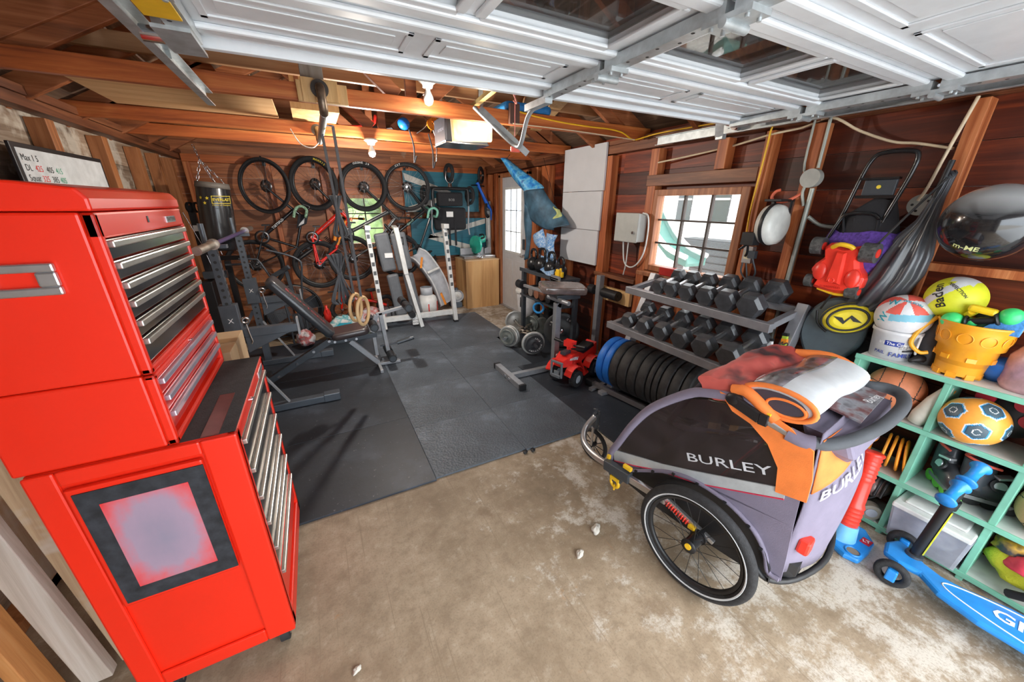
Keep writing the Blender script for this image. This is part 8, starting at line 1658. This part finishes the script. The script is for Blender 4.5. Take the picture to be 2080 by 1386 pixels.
# ================================================================== whiteboard on the left wall
wbx = XL+.09
wbd = thing('whiteboard', 'black-framed whiteboard with handwritten red, black and green workout notes', 'whiteboard', (wbx, 3.5, 1.7))
b = B(); b.box(wbx+.001, wbx+.016, 2.98, 3.95, 1.38, 1.94); part(wbd, 'frame', b, BLK, bev=.003, w=True)
b = B(); b.box(wbx+.0161, wbx+.0175, 3.01, 3.925, 1.405, 1.915); part(wbd, 'writing_surface', b, mat('whiteboard_white', (.66, .70, .72), .25), w=True)
for (t_, m, y, z) in (('Max 1 5', KINK, 3.10, 1.87), ('DL', KINK, 3.06, 1.82), ('425', mat('red_marker', (.7, .05, .05), .6), 3.15, 1.82), ('405', KINK, 3.25, 1.82), ('415', mat('green_marker', (.05, .35, .2), .6), 3.34, 1.82),
                      ('Squat', KINK, 3.08, 1.77), ('325', MATS['red_marker'], 3.18, 1.77), ('385', KINK, 3.27, 1.77), ('405', MATS['green_marker'], 3.35, 1.77), ('BP', KINK, 3.06, 1.72), ('215', MATS['red_marker'], 3.16, 1.72), ('225', KINK, 3.26, 1.72), ('275', MATS['green_marker'], 3.35, 1.72),
                      ('P', KINK, 3.06, 1.67), ('185', KINK, 3.27, 1.67), ('175', MATS['green_marker'], 3.35, 1.67), ('Bench Row', KINK, 3.12, 1.62), ('75', KINK, 3.40, 1.57)):
    b = B(); b.text(t_, .045, (wbx+.018, y, z), Y, Z, .0006); part(wbd, 'handwriting', b, m, w=True)
# ================================================================== WINDOW DAYLIGHT AND OUTDOORS
def win_light(name, loc, rot, sx_, sy_, e, col=(1, 1, 1)):
    d = bpy.data.lights.new(name, 'AREA'); d.shape = 'RECTANGLE'; d.size = sx_; d.size_y = sy_; d.energy = e; d.color = col
    o = bpy.data.objects.new(name, d); COL.objects.link(o); o.location = loc; o.rotation_euler = rot; return o
b = B(); b.box(-14, XL-.16, -20, 24, -.12, -.02); b.box(XR+.16, 16, -20, 24, -.12, -.02); b.box(XL-.16, XR+.16, YB+.16, 24, -.12, -.02); 
m, nt_, bb_ = _new('pale_gravel_yard'); tcn = nt_.nodes.new('ShaderNodeTexCoord').outputs['Object']; nt_.links.new(_ramp(nt_, _noise(nt_, 3, 8, tcn, .7).outputs[0], [(.3, (.42, .38, .33)), (.6, (.66, .62, .56)), (.75, (.5, .52, .4))]), bb_.inputs['Base Color']); bb_.inputs['Roughness'].default_value = .9
g_ = struct('ground_outside', b, m)
b = B(); b.box(XL-.16, XR+.16, -20, YF-.1, -.12, -.02); struct('driveway', b, mat('pale_driveway_concrete', (.72, .74, .76), .8))
nb2 = thing('neighbour_house', 'white neighbouring house with tall windows seen through the side window', 'house', (8.5, 3, -.02))
b = B(); b.box(8.5, 12, -2, 9, -.02, 5.5)
for k in range(26): b.box(8.485, 8.5, -2, 9, .45+k*.19, .46+k*.19+.005)
part(nb2, 'wall', b, mat('white_clapboard', (.74, .74, .72), .7), w=True)
for (y0_, y1_) in ((5.6, 6.0), (6.6, 7.0), (4.4, 4.8)):
    b = B(); b.box(8.46, 8.50, y0_, y1_, 1.3, 2.3); wq = part(nb2, 'window', b, mat('blue_grey_glass', (.02, .03, .035), .2), w=True)
    b = B(); b.box(8.44, 8.47, y0_-.06, y1_+.06, 2.3, 2.4); b.box(8.44, 8.47, y0_-.06, y1_+.06, 1.22, 1.3); b.box(8.44, 8.47, y0_, y1_, 1.78, 1.82); part(wq, 'trim', b, WHT, w=True)
b = B(); b.box(7.05, 7.5, 3.9, 5.6, -.02, 1.0)
for k in range(7): b.box(7.0, 7.05, 3.9, 5.6, .02+k*.14, .13+k*.14)
single('slatted_planter', b, mat('grey_slats', (.02, .028, .034), .7), 'grey slatted planter box outside the side window', 'planter', w=True, loc=(7.3, 4.7, -.02))
sl2 = thing('green_slide', 'white and green playground slide outside the side window', 'slide', (5.0, 4.3, -.02))
b = B(); rings = []
for (x, y, z) in ((5.1, 4.9, 1.75), (5.05, 4.6, 1.45), (5.0, 4.3, 1.15), (5.0, 4.0, .92), (5.0, 3.65, .82)): rings.append([(x-.22, y, z+.12), (x-.22, y, z-.02), (x+.22, y, z-.02), (x+.22, y, z+.12), (x+.18, y, z+.02), (x-.18, y, z+.02)])
b.loft(rings, smooth=False); part(sl2, 'chute', b, mat('slide_green', (.02, .12, .10), .4), w=True)
b = B()
for s_ in (-.23, .23): b.tube([(5.1+s_, 4.9, 1.87), (5.05+s_, 4.6, 1.57), (5+s_, 4.3, 1.27), (5+s_, 4.0, 1.04), (5+s_, 3.65, .94)], .04, 8, sm=3)
part(sl2, 'rail', b, WHT, w=True)
b = B(); b.cyl((5.1, 4.92, -.02), (5.1, 4.92, 1.72), .04); b.cyl((5.0, 3.8, -.02), (5.0, 3.8, .84), .04); part(sl2, 'support', b, WHT, w=True)
hg = B(); r9 = random.Random(3)
for k in range(60): hg.sph((r9.uniform(-3, 4), r9.uniform(9, 10.5), r9.uniform(.2, 2.6)), r9.uniform(.25, .5), 10, 7)
single('hedge', hg, mat('hedge_green', (.22, .34, .12), .9, var=.5, scale=4), 'pale green hedge outside the back window', 'hedge', (0, 0, -.02))
